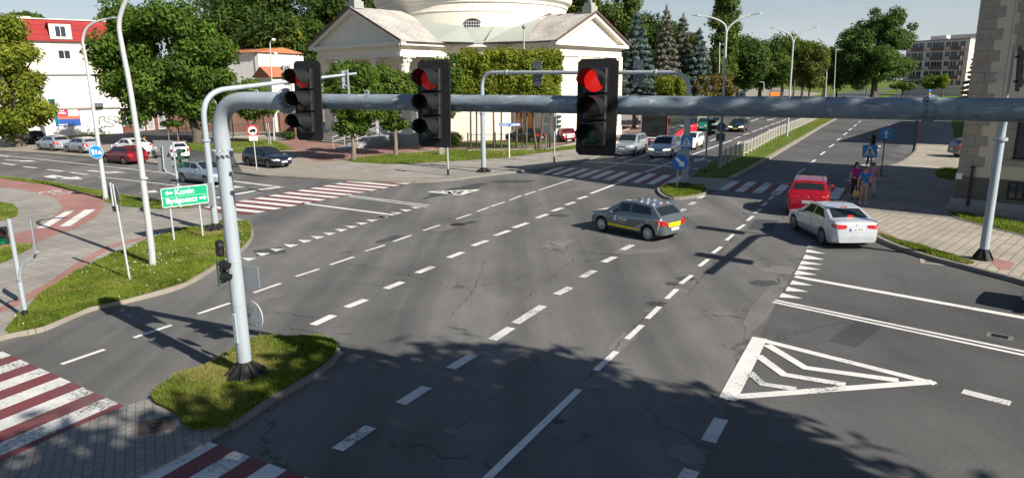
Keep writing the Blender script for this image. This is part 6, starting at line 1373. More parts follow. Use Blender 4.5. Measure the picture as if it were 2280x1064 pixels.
# copper valleys linking wing roofs to the drum
for Mx, A_ in ((Mp, 16.6), (Mq, 15.6)):
    mb = MB()
    for s in (-1, 1):
        mb.add([(0, 10.6, 12.45), (s*1.2, 10.4, 12.0), (s*6.8, 12.6, EH+.06), (s*8.6, 9.2, EH+.02), (s*6.0, 8.2, EH+1.8), (0, 9.5, 12.6)], [(0, 1, 2, 3, 4, 5) if s < 0 else (5, 4, 3, 2, 1, 0)], Mx)
    mb.build('valley_roof', M['copper'], church)
DR = 10.3
mb = MB(); mb.lathe([(DR, 6), (DR, 13.2)], 72, closed=False); mb.build('drum', M['cream'], church, 30)
mb = MB(); mb.lathe([(DR, 12.35), (DR+.08, 12.4), (DR+.08, 12.5), (DR, 12.55)], 72, closed=False)
mb.lathe([(DR, 13.2), (DR+.15, 13.25), (DR+.15, 13.5), (DR+.5, 13.75), (DR+.62, 14.1), (DR+.62, 14.25), (DR+.2, 14.35)], 72, closed=False); mb.build('drum_cornice', M['cream_trim'], church, 30)
mb = MB(); mb.lathe([(DR+.2, 14.33), (DR-.2, 14.4), (DR-.4, 15.3), (DR-.5, 15.3), (DR-.8, 15.6), (8.6, 18.2), (6.2, 20.6), (3.2, 22.2), (0.05, 22.8)], 64, closed=False); mb.build('dome', M['dome'], church, 30)
mb = MB()
for k in range(72):
    a = 2*math.pi*k/72; mb.box(DR+.10, DR+.14, -.02, .02, 14.35, 15.15, RM(0, 0, a))
mb.lathe([(DR+.08, 15.13), (DR+.16, 15.13), (DR+.16, 15.2), (DR+.08, 15.2)], 72, closed=False); mb.build('parapet_railing', M['copper'], church)
# drum window facing the viewer
va = math.atan2(-(CC.y), -(CC.x)) ; wx = math.atan2(-70.0, 2.4)
for a in (wx, wx+math.pi/2, wx-math.pi/2, wx+math.pi):
    o_ = Vector((math.cos(a), math.sin(a), 0)); Mx = frame_xy((o_.x*DR, o_.y*DR, 0), (-o_.y, o_.x))
    mb = MB(); z0 = 10.35; w = .72
    arc = [(w*math.cos(t), 11.25+.34*math.sin(t)) for t in np.linspace(0, math.pi, 10)]
    mb.prism([(-w, z0), (w, z0)]+arc, -.0, .06, Mx @ RM(rad(90), 0, 0)); wd = mb.build('window', M['win'], church)
    mb = MB()
    for k in range(6): x = -w+.12+k*(2*w-.24)/5; mb.box(x-.012, x+.012, -.10, -.07, z0, 11.5, Mx)
    for k in range(4): z = z0+.2+k*.28; mb.box(-w, w, -.10, -.07, z-.012, z+.012, Mx)
    mb.build('bars', M['s_white'], wd)
    mb = MB(); prev = None
    for t in np.linspace(0, math.pi, 12):
        q = ((w+.06)*math.cos(t), 11.25+.40*math.sin(t))
        if prev: mb.tube([(prev[0], -.08, prev[1]), (q[0], -.08, q[1])], .06, 6, M=Mx)
        prev = q
    mb.box(-w-.3, w+.3, -.22, .0, z0-.28, z0-.14, Mx); mb.box(-w-.2, w+.2, -.14, 0, z0-.14, z0, Mx); mb.build('surround', M['verge'], wd)
# ---- white building with red mansard on the left
def two(px1, py1, px2, py2, z=.12): return G(px1, py1, z), G(px2, py2, z)
a = AT(40, 300, 88); a.z = .12; b = AT(330, 300, 97); b.z = .12
u = (b-a); u.z = 0; Lb = u.length; hb = empty('apartment_house', a, math.atan2(u.y, u.x), 'white house with a steep red roof and two small windows behind the left lamps', 'house')
def hz_at(px, py, pt): return HT(px, py, pt)-.12
Hw = hz_at(200, 92, (a+b)/2); I4 = Matrix.Identity(4); dk = 9.0
mb = MB(); mb.box(-14, Lb+2, 0, dk, 0, Hw); mb.build('wall', M['beige_wall'], hb)
Ht = hz_at(150, 38, (a+b)/2)-.35
mb = MB(); mb.add([(-14.3, -.45, Hw-.1), (Lb+2.3, -.45, Hw-.1), (Lb+2.3, 1.1, Ht), (-14.3, 1.1, Ht), (-14.3, dk+.4, Hw-.1), (Lb+2.3, dk+.4, Hw-.1), (Lb+2.3, dk-1.1, Ht), (-14.3, dk-1.1, Ht)],
    [(0, 1, 2, 3), (5, 4, 7, 6), (3, 2, 6, 7), (0, 3, 7, 4), (1, 5, 6, 2), (0, 4, 5, 1)]); rf = mb.build('roof', M['roof_red'], hb)
mb = MB(); mb.box(-14.4, Lb+2.4, .95, 1.25, Ht, Ht+.12); mb.build('ridge_cap', M['cream_trim'], rf)
for x in (.5, 12.5): mb = MB(); mb.box(x, x+3.0, 3, 4.2, Ht, Ht+.45); mb.build('chimney', M['beige_wall'], rf)
def locx(px, d): # local x on the facade for a photo column
    r = ray(px, 100); A_ = np.array([[u.x, -r[0]], [u.y, -r[1]]]); s = np.linalg.solve(A_, -np.array([a.x, a.y])); return float(s[0])
x0 = locx(138, 0); s1 = u.normalized(); x0 *= Lb if False else Lb
zz1 = hz_at(138, 83, a+u*(x0/Lb)); zz2 = hz_at(138, 60, a+u*(x0/Lb))
mb = MB(); mb.box(x0-1.2, x0+1.2, -.46, 1.5, zz1-.3, zz2+.35); dm = mb.build('dormer', M['beige_wall'], hb)
mb = MB(); mb.box(x0-1.35, x0+1.35, -.55, 2.2, zz2+.35, zz2+.5); mb.build('dormer_roof', M['roof_red'], hb)
window(hb, Matrix.Translation((0, -.46, 0)), x0, zz1, 1.1, zz2-zz1, mull=1)
x1 = locx(140, 0)*Lb; za = hz_at(140, 131, a+u*(x1/Lb)); zb_ = hz_at(140, 113, a+u*(x1/Lb))
window(hb, I4, x1, za, 1.25, zb_-za, mull=1)
mb = MB(); mb.tube([(x0-6, 2, Ht), (x0-6, 2, Ht+5)], .05, 6); mb.tube([(x0-6.6, 2, Ht+4), (x0-5, 2, Ht+4)], .03, 5); mb.tube([(x0-6.6, 2, Ht+3.2), (x0-5.4, 2, Ht+3.2)], .03, 5); mb.build('aerial', M['iron'], hb)
# flat-roofed white block in front
a2 = AT(60, 300, 80); a2.z = .12; b2 = AT(268, 300, 84.5); b2.z = .12; u2 = b2-a2; u2.z = 0; L2_ = u2.length
wb = empty('garage_building', a2, math.atan2(u2.y, u2.x), 'low flat-roofed white building with a roller shutter, graffiti and a big coloured banner', 'building')
zt2 = hz_at(200, 168, (a2+b2)/2); zc = hz_at(200, 240, (a2+b2)/2)
mb = MB(); mb.box(-6, L2_, .02, 8, zc, zt2); mb.build('upper_wall', M['white_wall'], wb)
mb = MB(); mb.box(-6, L2_+.1, -.35, .0, 0, zc-.12); mb.build('lower_wall', M['white_wall'], wb)
mb = MB(); mb.box(-6.1, L2_+.25, -.55, .1, zc-.12, zc+.06); mb.build('ledge', M['concrete'], wb)
mb = MB(); mb.box(-6.1, L2_+.1, -.12, 8.1, zt2, zt2+.14); mb.build('roof', M['sign_back'], wb)
def lx2(px):
    r = ray(px, 250); A_ = np.array([[u2.x, -r[0]], [u2.y, -r[1]]]); return float(np.linalg.solve(A_, -np.array([a2.x, a2.y]))[0])*L2_
def z2at(px, py): t = lx2(px)/L2_; return hz_at(px, py, a2+u2*t)
xs0, xs1 = lx2(218), lx2(268)
mb = MB(); mb.box(xs0, xs1, -.42, -.36, 0, zc-.25); sh = mb.build('roller_shutter', M['shutter'], wb)
# graffiti on shutter
def stroke(parent, pts, w, mat, y):
    mb = MB(); P = smooth_line([Vector((p[0], p[1], 0)) for p in pts], 4)
    for i in range(len(P)-1):
        q = strip_pts([P[i], P[i+1]], w); mb.prism([tuple(v) for v in q], 0, .004, RM(rad(90), 0, 0, (0, y, 0)))
    return mb.build('graffiti', mat, parent)
gp = [(206, 285), (212, 288), (222, 284), (230, 283), (229, 280), (235, 282), (248, 281), (247, 276), (236, 272), (229, 268), (232, 262), (227, 259), (220, 263), (218, 270), (219, 276)]
stroke(wb, [(lx2(x), z2at(x, y)) for x, y in gp], .09, M['s_black'], -.425)
for w_ in ([(238, 262), (241, 266), (239, 262), (246, 259)], [(241, 268), (247, 265)], [(250, 270), (252, 266), (254, 273), (256, 268), (258, 273), (261, 268), (264, 272), (266, 267)], [(252, 275), (262, 271)]):
    stroke(wb, [(lx2(x), z2at(x, y)) for x, y in w_], .07, M['s_black'], -.425)
mb = MB(); x = lx2(222); mb.rbox(x-.5, x+.5, -.95, -.4, zc+.05, zc+.55, .04); mb.build('air_conditioner', M['sign_dark'], wb)
bx0, bx1 = lx2(121), lx2(177); z0, z1 = z2at(150, 280), z2at(150, 244); zh = (z0+z1)/2-.15
M['ban_red'] = simple('banner_red', (.55, .02, .07), .5); M['ban_or'] = simple('banner_orange', (.75, .14, .06), .5); M['ban_blue'] = simple('banner_blue', (.02, .08, .35), .5); M['ban_teal'] = simple('banner_teal', (.02, .30, .42), .5, var=.5, vscale=5)
bn = MB(); bn.box(bx0, bx1, -.44, -.38, zh+.35, z1); bn.cur = 1; bn.box(bx0-.4, bx1, -.44, -.38, zh, zh+.35); bn.cur = 2; bn.box(bx0, bx1, -.44, -.38, z0, zh)
bno = bn.build('banner', [M['ban_red'], M['ban_or'], M['ban_blue']], wb)
mb = MB(); rg = random.Random(2)
for (r0, r1, zq, hq) in ((.12, .42, .72, .16), (.1, .5, .36+.08, .17), (.56, .98, .36+.08, .17)):
    xx = bx0+(bx1-bx0)*r0
    while xx < bx0+(bx1-bx0)*r1-.1: mb.box(xx, xx+.13, -.447, -.44, zh+.1+(z1-zh)*zq, zh+.1+(z1-zh)*zq+hq*1.2); xx += .19
mc = MB(); mc.box(bx0+(bx1-bx0)*.55, bx1-.1, -.450, -.44, z1-.75, z1-.02); mc.build('white_panel', M['s_white'], bno); mb.box(bx0+.2, bx0+1.2, -.447, -.44, z0+.06, z0+.2); mb.build('banner_lettering', M['s_white'], bno)
# flag banner on a pole
p = AT(133, 300, 77.5); p.z = .12; g = empty('banner_flag', p, 0, 'tall turquoise advertising flag beside the coloured banner', 'flag')
mb = MB(); mb.tube([(0, 0, 0), (0, 0, 4.3)], .03, 6); mb.build('pole', M['iron'], g); mb = MB(); mb.add([(-.75, 0, 4.3), (-.02, 0, 4.3), (.15, 0, 1.7), (-.25, 0, 1.6), (-.75, .03, 4.3), (-.02, .03, 4.3), (.15, .03, 1.7), (-.25, .03, 1.6)], [(0, 3, 2, 1), (4, 5, 6, 7), (0, 4, 7, 3), (1, 2, 6, 5)]); mb.build('cloth', M['ban_teal'], g)
# brick shop row behind the big tree
a3 = AT(268, 300, 84.5); a3.z = .12; b3 = AT(430, 300, 96); b3.z = .12; u3 = b3-a3; u3.z = 0; L3 = u3.length
sp = empty('shop_row', a3, math.atan2(u3.y, u3.x), 'low red brick row of shops with grey doors under the big linden', 'shop')
mb = MB(); mb.box(.05, L3, 0, 7, 0, 3.0); mb.build('wall', M['shopred'], sp)
mb = MB(); mb.box(.02, L3+.2, -.5, 7.2, 3.0, 3.5); mb.build('fascia', M['white_wall'], sp)
for t, w, hh, gm in ((.10, 2.6, 1.5, 'win'), (.27, 1.0, 2.4, 'sign_back'), (.40, 1.1, 2.4, 'plinth'), (.56, 1.1, 2.5, 'sign_back'), (.78, 3.2, 1.6, 'win')):
    window(sp, I4, L3*t, .15 if hh > 2 else .9, w, hh, mull=0 if w < 2 else 1, glass=gm, sill=False)
# white house, orange roof hut further back
def house(label, p1, p2, y1, y2, eave_py, depth, roof_h, wall, roof, name='house', wins=()):
    A1 = AT(p1, 300, y1); A1.z = .1; B1 = AT(p2, 300, y2); B1.z = .1; uu = B1-A1; LL = uu.length; g = empty(name, A1, math.atan2(uu.y, uu.x), label, 'house')
    He = HT((p1+p2)/2, eave_py, (A1+B1)/2)-.1; mb = MB(); mb.box(0, LL, 0, depth, 0, He); mb.build('wall', M[wall], g)
    mb = MB(); mb.add([(-.3, -.4, He), (LL+.3, -.4, He), (LL+.3, depth/2, He+roof_h), (-.3, depth/2, He+roof_h), (-.3, depth+.4, He), (LL+.3, depth+.4, He)], [(0, 1, 2, 3), (5, 4, 3, 2), (0, 3, 4), (1, 5, 2), (0, 4, 5, 1)]); mb.build('roof', M[roof], g)
    for (t, z, w, h) in wins: window(g, I4, LL*t, z, w, h)
    return g, LL, He
g, LL, He = house('white windowless house with an orange tiled roof behind the church-side trees', 478, 590, 92, 88, 119, 8, .7, 'white_wall', 'roof_orange')
mb = MB(); mb.box(LL-.5, LL-.42, -.10, -.05, 0, He); mb.build('downpipe', M['galv'], g)
house('small hut with an orange roof behind the left signal head', 615, 668, 84, 86, 172, 5, 1.3, 'cream', 'roof_orange')
mb = MB(); p = G(500, 306, .12); g = empty('brick_wall', p, 0, 'long brown timber and brick garden wall behind the iron railing', 'wall')
W_ = AT(665, 285, 84)-p; W0 = AT(390, 300, 86)-p
d_ = Vector((W_.x-W0.x, W_.y-W0.y, 0)).normalized()
mb.prism(strip_pts([Vector((W0.x, W0.y)), Vector((W_.x, W_.y))], .25), 0, 2.3); mb.build('wall', M['pier'], g)
mb = MB()
for k in range(9):
    q = Vector((W0.x, W0.y)).lerp(Vector((W_.x, W_.y)), k/8); mb2 = MB(); mb2.box(q.x-.22, q.x+.22, q.y-.22, q.y+.22, 0, 2.5); mb2.build('pier', M['pier'], g)
# ---- apartment block far right
def block(label, pl, pr_, y, top, bot, side_px=None):
    A1 = AT(pl, bot, y); B1 = AT(pr_, bot+1, y*.93); uu = B1-A1; uu.z = 0; LL = uu.length; Hh = HT(pr_-20, top, B1)-A1.z+1; g = empty('apartment_block', A1, math.atan2(uu.y, uu.x), label, 'apartment block')
    mb = MB(); mb.box(0, LL, 0, 11, -3, Hh); mb.build('wall', M['apt'], g)
    mb = MB(); mb.box(-.2, LL+.2, -.2, 11.2, Hh, Hh+.35); rf = mb.build('roof', M['plinth'], g)
    for x in (.28, .6, .86): mb = MB(); mb.box(LL*x, LL*x+5, 4, 6, Hh+.35, Hh+1.8); mb.build('chimney', M['apt'], rf)
    fl = Hh/5.0
    for f in range(5):
        z = f*fl+fl*.32
        for k, t in enumerate((.05, .15, .25, .38, .48, .57, .68, .78, .9)):
            window(g, I4, LL*t, z, 1.9 if k % 3 == 1 else 1.5, fl*.5, mull=1, depth=.05, sill=False)
        if f:
            for t in (.20, .52, .83):
                mb = MB(); x = LL*t; mb.box(x-1.7, x+1.7, -1.1, 0, z-fl*.32, z-fl*.28); mb.box(x-1.7, x+1.7, -1.15, -1.08, z-fl*.30, z+fl*.02); mb.box(x-1.72, x-1.65, -1.1, 0, z-fl*.3, z+fl*.02); mb.box(x+1.65, x+1.72, -1.1, 0, z-fl*.3, z+fl*.02); mb.build('balcony', M['apt_dark'], g)
    for f in range(5): mb = MB(); mb.box(0, LL, -.02, 0, f*fl-.12, f*fl+.05); mb.build('floor_band', M['apt_band'], g)
M['apt'] = stain_mat('apartment_render', (.72, .61, .52), (.42, .32, .26), .9, .1, .5); M['apt_dark'] = simple('balcony_dark', (.17, .11, .10), .8); M['apt_band'] = simple('apartment_band', (.42, .30, .25), .9)
block('five-storey pinkish apartment block with dark balconies at the end of the road', 2008, 2146, 240, 96, 197)
# ---- stone corner building at right
ck = G(2118, 468, .12); ce = G(2280, 500, .12); u4 = Vector((math.sin(rad(141)), math.cos(rad(141)), 0)); ck = G(2120, 466, .12)
M['stone'] = paver_mat('ashlar', (.28, .25, .20), (.36, .31, .24), (.13, .12, .10), bw=.95, bh=.42, msize=.012, var=.3)
M['quoin'] = stain_mat('sandstone_block', (.34, .305, .25), (.20, .18, .145), .9, 1.4, .9, vert=False, bmp=.3); M['quoin2'] = stain_mat('sandstone_block_warm', (.36, .30, .21), (.22, .19, .14), .9, 1.4, .8, vert=False, bmp=.3)
M['ochre'] = stain_mat('olive_render', (.56, .51, .39), (.47, .43, .33), .92, .5, .6)
sb = empty('stone_building', ck, math.atan2(u4.y, u4.x), 'tall olive rendered building with stone quoins and base at the right edge', 'building')
ZB = HT(2137, 392, ck+u4*.4)-.12; ZW = 17.5; BX, BY = 10.0, 16.0
mb = MB(); mb.box(.035, BX-.04, .035, BY-.04, .5, ZW); mb.build('wall', M['ochre'], sb)
mb = MB(); mb.box(.0, BX, .0, BY, .45, ZB); mb.build('stone_base', M['stone'], sb)
mb = MB(); mb.box(-.22, BX+.2, -.22, BY+.2, 0, .22); mb.build('plinth', M['concrete'], sb)
mb = MB(); mb.box(-.10, BX+.1, -.10, BY+.1, .22, .52); mb.build('plinth', M['plinth'], sb)
z = ZB; k = 0; rg = random.Random(5)
while z < ZW:
    hh = .43; w = .95 if k % 2 else .68; nn = 2 if k % 2 else 1
    xs = [0, w*.55, w] if nn == 2 else [0, w]
    for i in range(len(xs)-1):
        mb = MB(); mb.rbox(xs[i]-.0+.004, xs[i+1]-.004, 0, .3, z+.004, z+hh-.004, .012); mb.build('quoin', M['quoin2'] if rg.random() < .12 else M['quoin'], sb)
    mb = MB(); mb.rbox(0, .3, .304, .3+(.65 if k % 2 else .9), z+.004, z+hh-.004, .012); mb.build('quoin', M['quoin'], sb)
    z += hh; k += 1
mb = MB(); mb.box(1.22, 1.235, .025, .05, ZB, ZW); mb.build('render_joint', M['stone'], sb)
def lx4(px, py):
    r = ray(px, py); A_ = np.array([[u4.x, -r[0]], [u4.y, -r[1]]]); return float(np.linalg.solve(A_, -np.array([ck.x, ck.y]))[0])
xw = lx4(2268, 300)
for i, dx in enumerate((0, 3.4, 6.4)):
    for z in (HT(2268, 352, ck+u4*xw)-.12, HT(2268, 352, ck+u4*xw)+4.4):
        x = xw+.55+dx
        window(sb, Matrix.Translation((0, -.02, 0)), x, z, 1.1, 1.9, frame='black_matte', mull=1, depth=.1)
        mb = MB()
        for q in range(5): mb.rbox(x-1.10-(.12 if q % 2 else 0), x-.62, .0, .3, z-.1+q*.42, z+.31+q*.42, .01); mb.rbox(x+.62, x+1.10+(.12 if q % 2 else 0), .0, .3, z-.1+q*.42, z+.31+q*.42, .01)
        mb.rbox(x-1.2, x+1.2, -.04, .3, z-.35, z-.11, .01); mb.build('window_surround', M['quoin'], sb)
    window(sb, Matrix.Translation((0, -.02, 0)), xw+.35+dx, .75, .75, .6, frame='black_matte', mull=2, sill=False)
xp = lx4(2140, 470)+.25; mb = MB(); mb.tube([(xp, -.14, .05), (xp, -.14, HT(2154, 392, ck+u4*.6)+.2)], .05, 8)
for z in (.4, 1.2, 1.9): mb.lathe([(.07, -.05), (.07, .05)], 8, Matrix.Translation((xp, -.14, z)))
mb.build('downpipe', M['iron'], sb)
mb = MB(); mb.box(-.1, .0, -.02, -.012, .0, .0); 
mb = MB(); mb.box(-.02, .22, -.03, -.005, HT(2127, 398, ck)-.12, HT(2127, 392, ck)+.02); o = mb.build('street_plate', M['s_white'], sb)
mb = MB(); zq = HT(2228, 172, ck+u4*2)-.12; x = lx4(2228, 172); mb.tube([(x, .2, zq), (x, -.25, zq+.05)], .03, 6); mb.rbox(x-.12, x+.12, -.4, -.15, zq-.06, zq+.12, .03); mb.build('wall_lamp', M['galv'], sb)
# second house further up the street, hidden by the first: throws the second band of shade
g, LL, He = house('long house further up the right pavement hidden behind the stone building', 2330, 2345, 84, 54, 60, 12, 2.5, 'ochre', 'roof_orange')
# ---- roadside bits in the far centre
def kiosk(px, py, y, w, h, label, mat, cat, top=None):
    p = AT(px, py, y); p.z = .05; g = empty(cat.replace(' ', '_'), p, rad(-15), label, cat); mb = MB(); mb.rbox(-w/2, w/2, -.2, .2, 0, h, .03); mb.build('body', M[mat], g)
    return g
p = AT(1724, 226, 108); p.z = .05; g = empty('fuel_price_totem', p, rad(-20), 'grey and red roadside totem with an orange lit display left of the second lamp', 'price totem')
mb = MB(); mb.rbox(-.75, .75, -.2, .2, 0, 3.6, .05); mb.build('body', M['ban_red'], g); mb = MB(); mb.box(-.85, .85, -.24, .24, 2.0, 4.1); mb.build('top_box', M['sign_back'], g)
mb = MB(); mb.box(-.65, .65, -.27, -.24, 3.2, 3.8); mb.build('display', simple('led_orange', (.5, .1, .01), .5, emit=(1, .25, .03), estr=.6), g)
p = AT(1738, 226, 110); p.z = .05; g = empty('bus_shelter', p, rad(-20), 'white framed shelter next to the red totem', 'bus shelter')
mb = MB()
for x in (-1, 1): mb.box(x-.07, x+.07, -.6, .6, 0, 2.5)
mb.box(-1.1, 1.1, -.7, .7, 2.5, 2.7); mb.build('frame', M['s_white'], g); mb = MB(); mb.box(-.9, .9, .5, .55, .3, 2.4); mb.build('back_panel', M['win'], g)
p = AT(1627, 235, 96); p.z = .05; g = empty('notice_board', p, rad(-10), 'grey metal board on two legs beyond the beam near the hedge', 'notice board')
mb = MB(); mb.box(-1.0, 1.0, -.04, .04, 1.3, 2.6); mb.build('panel', M['galv'], g)
for x in (-1, 1): mb = MB(); mb.box(x-.05, x+.05, -.05, .05, 0, 2.8); mb.build('leg', M['galv'], g)
for i, (px, py, y, c) in enumerate(((1945, 203, 190, 'yellow bollard below the round tree, left one'), (1879, 207, 185, 'yellow bollard at the left of the round tree trunk'), (2070, 204, 210, 'yellow bollard with a blue sign at the fork of the road'))):
    p = AT(px, py+3, y); p.z = 0.02; g = empty('bollard', p, 0, c, 'bollard'); mb = MB(); mb.rbox(-.3, .3, -.3, .3, 0, 1.3, .1); mb.build('body', simple('yellow_bollard', (.75, .42, .02), .5), g)
    if i != 1: mb = MB(); mb.lathe([(.4, 0), (.4, .06)], 20, RM(rad(90), 0, 0, (0, -.1, 2.0 if i == 2 else 3.0))); mb.build('sign_plate', M['s_blue2'], g); mb = MB(); mb.tube([(0, 0, 1.3), (0, 0, 1.7 if i == 2 else 2.7)], .04, 6); mb.build('post', M['galv'], g)
p = AT(1928, 230, 120)
# ================================================================ TREES AND PLANTS
def leaf_mesh(name, seed, blobs, n, size, flat=.5, up=.35, shell=.65):
    """leaves as small quads spread over a set of ellipsoidal clumps; blobs = [(cx,cy,cz,rx,ry,rz)]"""
    rg = np.random.default_rng(seed); B = np.array(blobs); vol = (B[:, 3]*B[:, 4]*B[:, 5])**(2/3); pr = vol/vol.sum()
    idx = rg.choice(len(B), n, p=pr); d = rg.normal(size=(n, 3)); d /= np.linalg.norm(d, axis=1)[:, None]
    r = shell+(1-shell)*rg.random(n); r = np.where(rg.random(n) < .22, rg.random(n)**.5*.8, r); r *= 1+rg.normal(0, .13, n)
    P = B[idx, :3]+d*r[:, None]*B[idx, 3:6]
    nr = d*1.0+rg.normal(0, .55, (n, 3)); nr[:, 2] += up; nr /= np.linalg.norm(nr, axis=1)[:, None]
    a = np.cross(nr, rg.normal(size=(n, 3))); a /= np.linalg.norm(a, axis=1)[:, None]; b = np.cross(nr, a)
    s = size*rg.uniform(.4, 1.6, n)[:, None]; w = s*flat
    V = np.stack([P-a*s, P-b*w*.9+a*s*.1, P+a*s, P+b*w*.9+a*s*.1], 1).reshape(-1, 3)
    F = np.tile(np.array([[0, 1, 2, 3]]), (n, 1))+np.arange(n)[:, None]*4
    return V, F
def clumps(seed, rx, ry, rz, n, cs, squash=.8, shape='round', cz=0.0, noise_=.12):
    rg = random.Random(seed); out = []
    for k in range(n*6):
        if len(out) >= n: break
        u = rg.uniform(-1, 1); a = rg.uniform(0, 2*math.pi); r = rg.uniform(.55, .93) if rg.random() < .8 else rg.uniform(0, .5)
        s = math.sqrt(1-u*u)*r; x, y, z = s*math.cos(a), s*math.sin(a), u*r
        if shape == 'cone': z = rg.uniform(-1, 1); w = (1-z)/2*.98+.02; q = rg.uniform(.2, .92)*w; x, y = q*math.cos(a), q*math.sin(a)
        if shape == 'column': z = rg.uniform(-1, 1); w = min(1, (1-z)*1.6+.18, (z+1)*1.4+.4); q = rg.uniform(.1, .85)*w; x, y = q*math.cos(a), q*math.sin(a)
        if shape == 'box': x, y, z = rg.uniform(-.94, .94), rg.uniform(-.9, .9), rg.uniform(-.92, .92)
        if shape == 'umbrella' and z < -.3: z = -.3+rg.uniform(-.15, .1)
        c = cs*rg.uniform(.65, 1.3)*(1.0 if shape != 'cone' else max(.25, (1-z)/2)+.12)
        out.append((x*rx, y*ry, z*rz+cz, c, c, c*squash))
    return out
def limbs(mb, rg, p0, r0, top, rx, rz, n=7, crown_low=0.3):
    for k in range(n):
        a = 2*math.pi*(k+rg.random()*.6)/n; t = rg.uniform(.45, .95); b = p0+Vector((0, 0, (top-p0.z)*t*.5))
        e = Vector((math.cos(a)*rx*rg.uniform(.45, .8), math.sin(a)*rx*rg.uniform(.45, .8), p0.z+(top-p0.z)*rg.uniform(.5, .95)))
        m = b.lerp(e, .5)+Vector((0, 0, .3)); mb.tube([b, m, e], [r0*.5, r0*.32, r0*.1], 7)
M['bark'] = stain_mat('bark', (.12, .095, .07), (.05, .04, .032), .95, 3, .9, bmp=.5); M['bark_pale'] = stain_mat('bark_pale', (.20, .165, .12), (.09, .07, .055), .95, 3, .9, bmp=.5)
LM = dict(linden=leaf_mat('leaf_linden', (.040, .085, .012), (.13, .21, .032), trans=.4), yellow=leaf_mat('leaf_yellowish', (.09, .13, .012), (.30, .33, .045), trans=.45),
 dark=leaf_mat('leaf_dark', (.022, .050, .010), (.080, .130, .024), (.19, .20, .03), trans=.35), mid=leaf_mat('leaf_mid', (.045, .09, .014), (.15, .22, .036), trans=.42),
 thuja=leaf_mat('leaf_thuja', (.09, .12, .012), (.30, .34, .04), trans=.45), spruce=leaf_mat('needle_blue', (.04, .07, .065), (.17, .24, .23), trans=.15), dryspruce=leaf_mat('needle_dry', (.09, .09, .07), (.25, .24, .20), trans=.15),
 poplar=leaf_mat('leaf_poplar', (.05, .085, .015), (.16, .21, .045), trans=.4), olive=leaf_mat('leaf_olive', (.05, .07, .015), (.13, .15, .03), (.24, .20, .03)), brownhedge=leaf_mat('leaf_brownhedge', (.08, .065, .02), (.22, .17, .05), (.13, .16, .03)),
 round=leaf_mat('leaf_round', (.030, .068, .016), (.12, .19, .045), trans=.38))
TG = 'trees'
def tree(label, px, base_py, y, top_py, low_py, halfw_px, leaf, n=9000, size=.22, clump=1.3, nc=60, shape='round', seed=1, name='tree', tr=.22, group=None, bark='bark', squash=.8, stems=None, depthr=1.0, cxpx=None, cat='tree', lm=None, z0=.12, shell=.65, lobes=None):
    if y is None: b = G(px, base_py, z0)
    else: b = AT(px, base_py, y); b.z = z0
    g = empty(name, b, 0, label, cat, group); yy = b.y
    top = AT(px, top_py, yy).z-z0; low = AT(px, low_py, yy).z-z0; rx = halfw_px*yy/FPX*math.hypot(1, b.x/yy)*.98
    cx = 0 if cxpx is None else (AT(cxpx, low_py, yy).x-b.x); rz = (top-low)/2; cz = (top+low)/2; rg = random.Random(seed)
    ci = max(.2, min(clump, rx*.5, rz*.6)); bl = clumps(seed, max(.1, rx-ci*.75), max(.1, rx*depthr-ci*.75), max(.1, rz-ci*.6), nc, ci, squash, shape, cz)
    bl = [(q[0]+cx, *q[1:]) for q in bl]
    if lobes:
        bl = []; tot = sum(l[2]*l[3] for l in lobes)
        for li, (lx, ly, lw, lh) in enumerate(lobes):
            c0_ = AT(lx, ly, yy)-b; rw = lw*yy/FPX; rh = lh*yy/FPX; k = max(5, int(nc*lw*lh/tot)); ci = clump*.9
            for q in clumps(seed*31+li, max(.1, rw-ci*.5), max(.1, rw*.9-ci*.5), max(.1, rh-ci*.45), k, ci, squash): bl.append((q[0]+c0_.x, q[1]+rg.uniform(-.35, .35)*rx*.6, q[2]+c0_.z, *q[3:]))
    V, F = leaf_mesh(name, seed, bl, n, size, shell=shell); mesh_np('crown', V, F, LM[leaf], g)
    mb = MB()
    if stems:
        for (dx, dy, r, lean) in stems: mb.tube([(dx, dy, -.1), (dx+lean*.5, dy, low*.55), (dx+lean, dy, cz)], [r, r*.8, r*.5], 8)
    else:
        mb.tube([(0, 0, -.1), (rg.uniform(-.1, .1), 0, max(.4, low*.5)), (cx*.4, 0, low+rz*.5), (cx*.7, 0, cz+rz*.5)], [tr*1.25, tr, tr*.7, tr*.25], 10)
        if shape in ('round', 'umbrella'): limbs(mb, rg, Vector((0, 0, max(.3, low*.6))), tr, cz+rz*.5, rx, rz)
    mb.build('trunk', M[bark], g, 50)
    return g
def spruce(label, px, y, top_py, halfw_px, leaf, seed, n=9000, size=.20, low_py=232, name='spruce', group='spruces'):
    b = AT(px, 260, y); b.z = .12; g = empty(name, b, 0, label, 'spruce', group); top = AT(px, top_py, y).z; low = max(.6, AT(px, low_py, y).z); R_ = halfw_px*y/FPX; rg = random.Random(seed); bl = []
    z = low
    while z < top-.4:
        t = (z-low)/(top-low); rr = R_*(1-t)**.85; k = max(4, int(9*(1-t)+3)); a0 = rg.random()*6
        for i in range(k):
            a = a0+2*math.pi*i/k+rg.uniform(-.2, .2); q = rr*rg.uniform(.75, 1.08)
            for f in (.35, .65, .92):
                bl.append((q*f*math.cos(a), q*f*math.sin(a), z-q*f*.22+rg.uniform(-.1, .1), .22+.20*q*.5, .22+.20*q*.5, .18+.04*q))
        z += .55+.35*(1-t)
    bl.append((0, 0, top-.3, .12, .12, .5))
    V, F = leaf_mesh(name, seed, bl, n, size, flat=.35, up=.1, shell=.4); mesh_np('crown', V, F, LM[leaf], g)
    mb = MB(); mb.tube([(0, 0, -.1), (0, 0, top-.3)], [.25, .03], 8); mb.build('trunk', M['bark'], g); return g
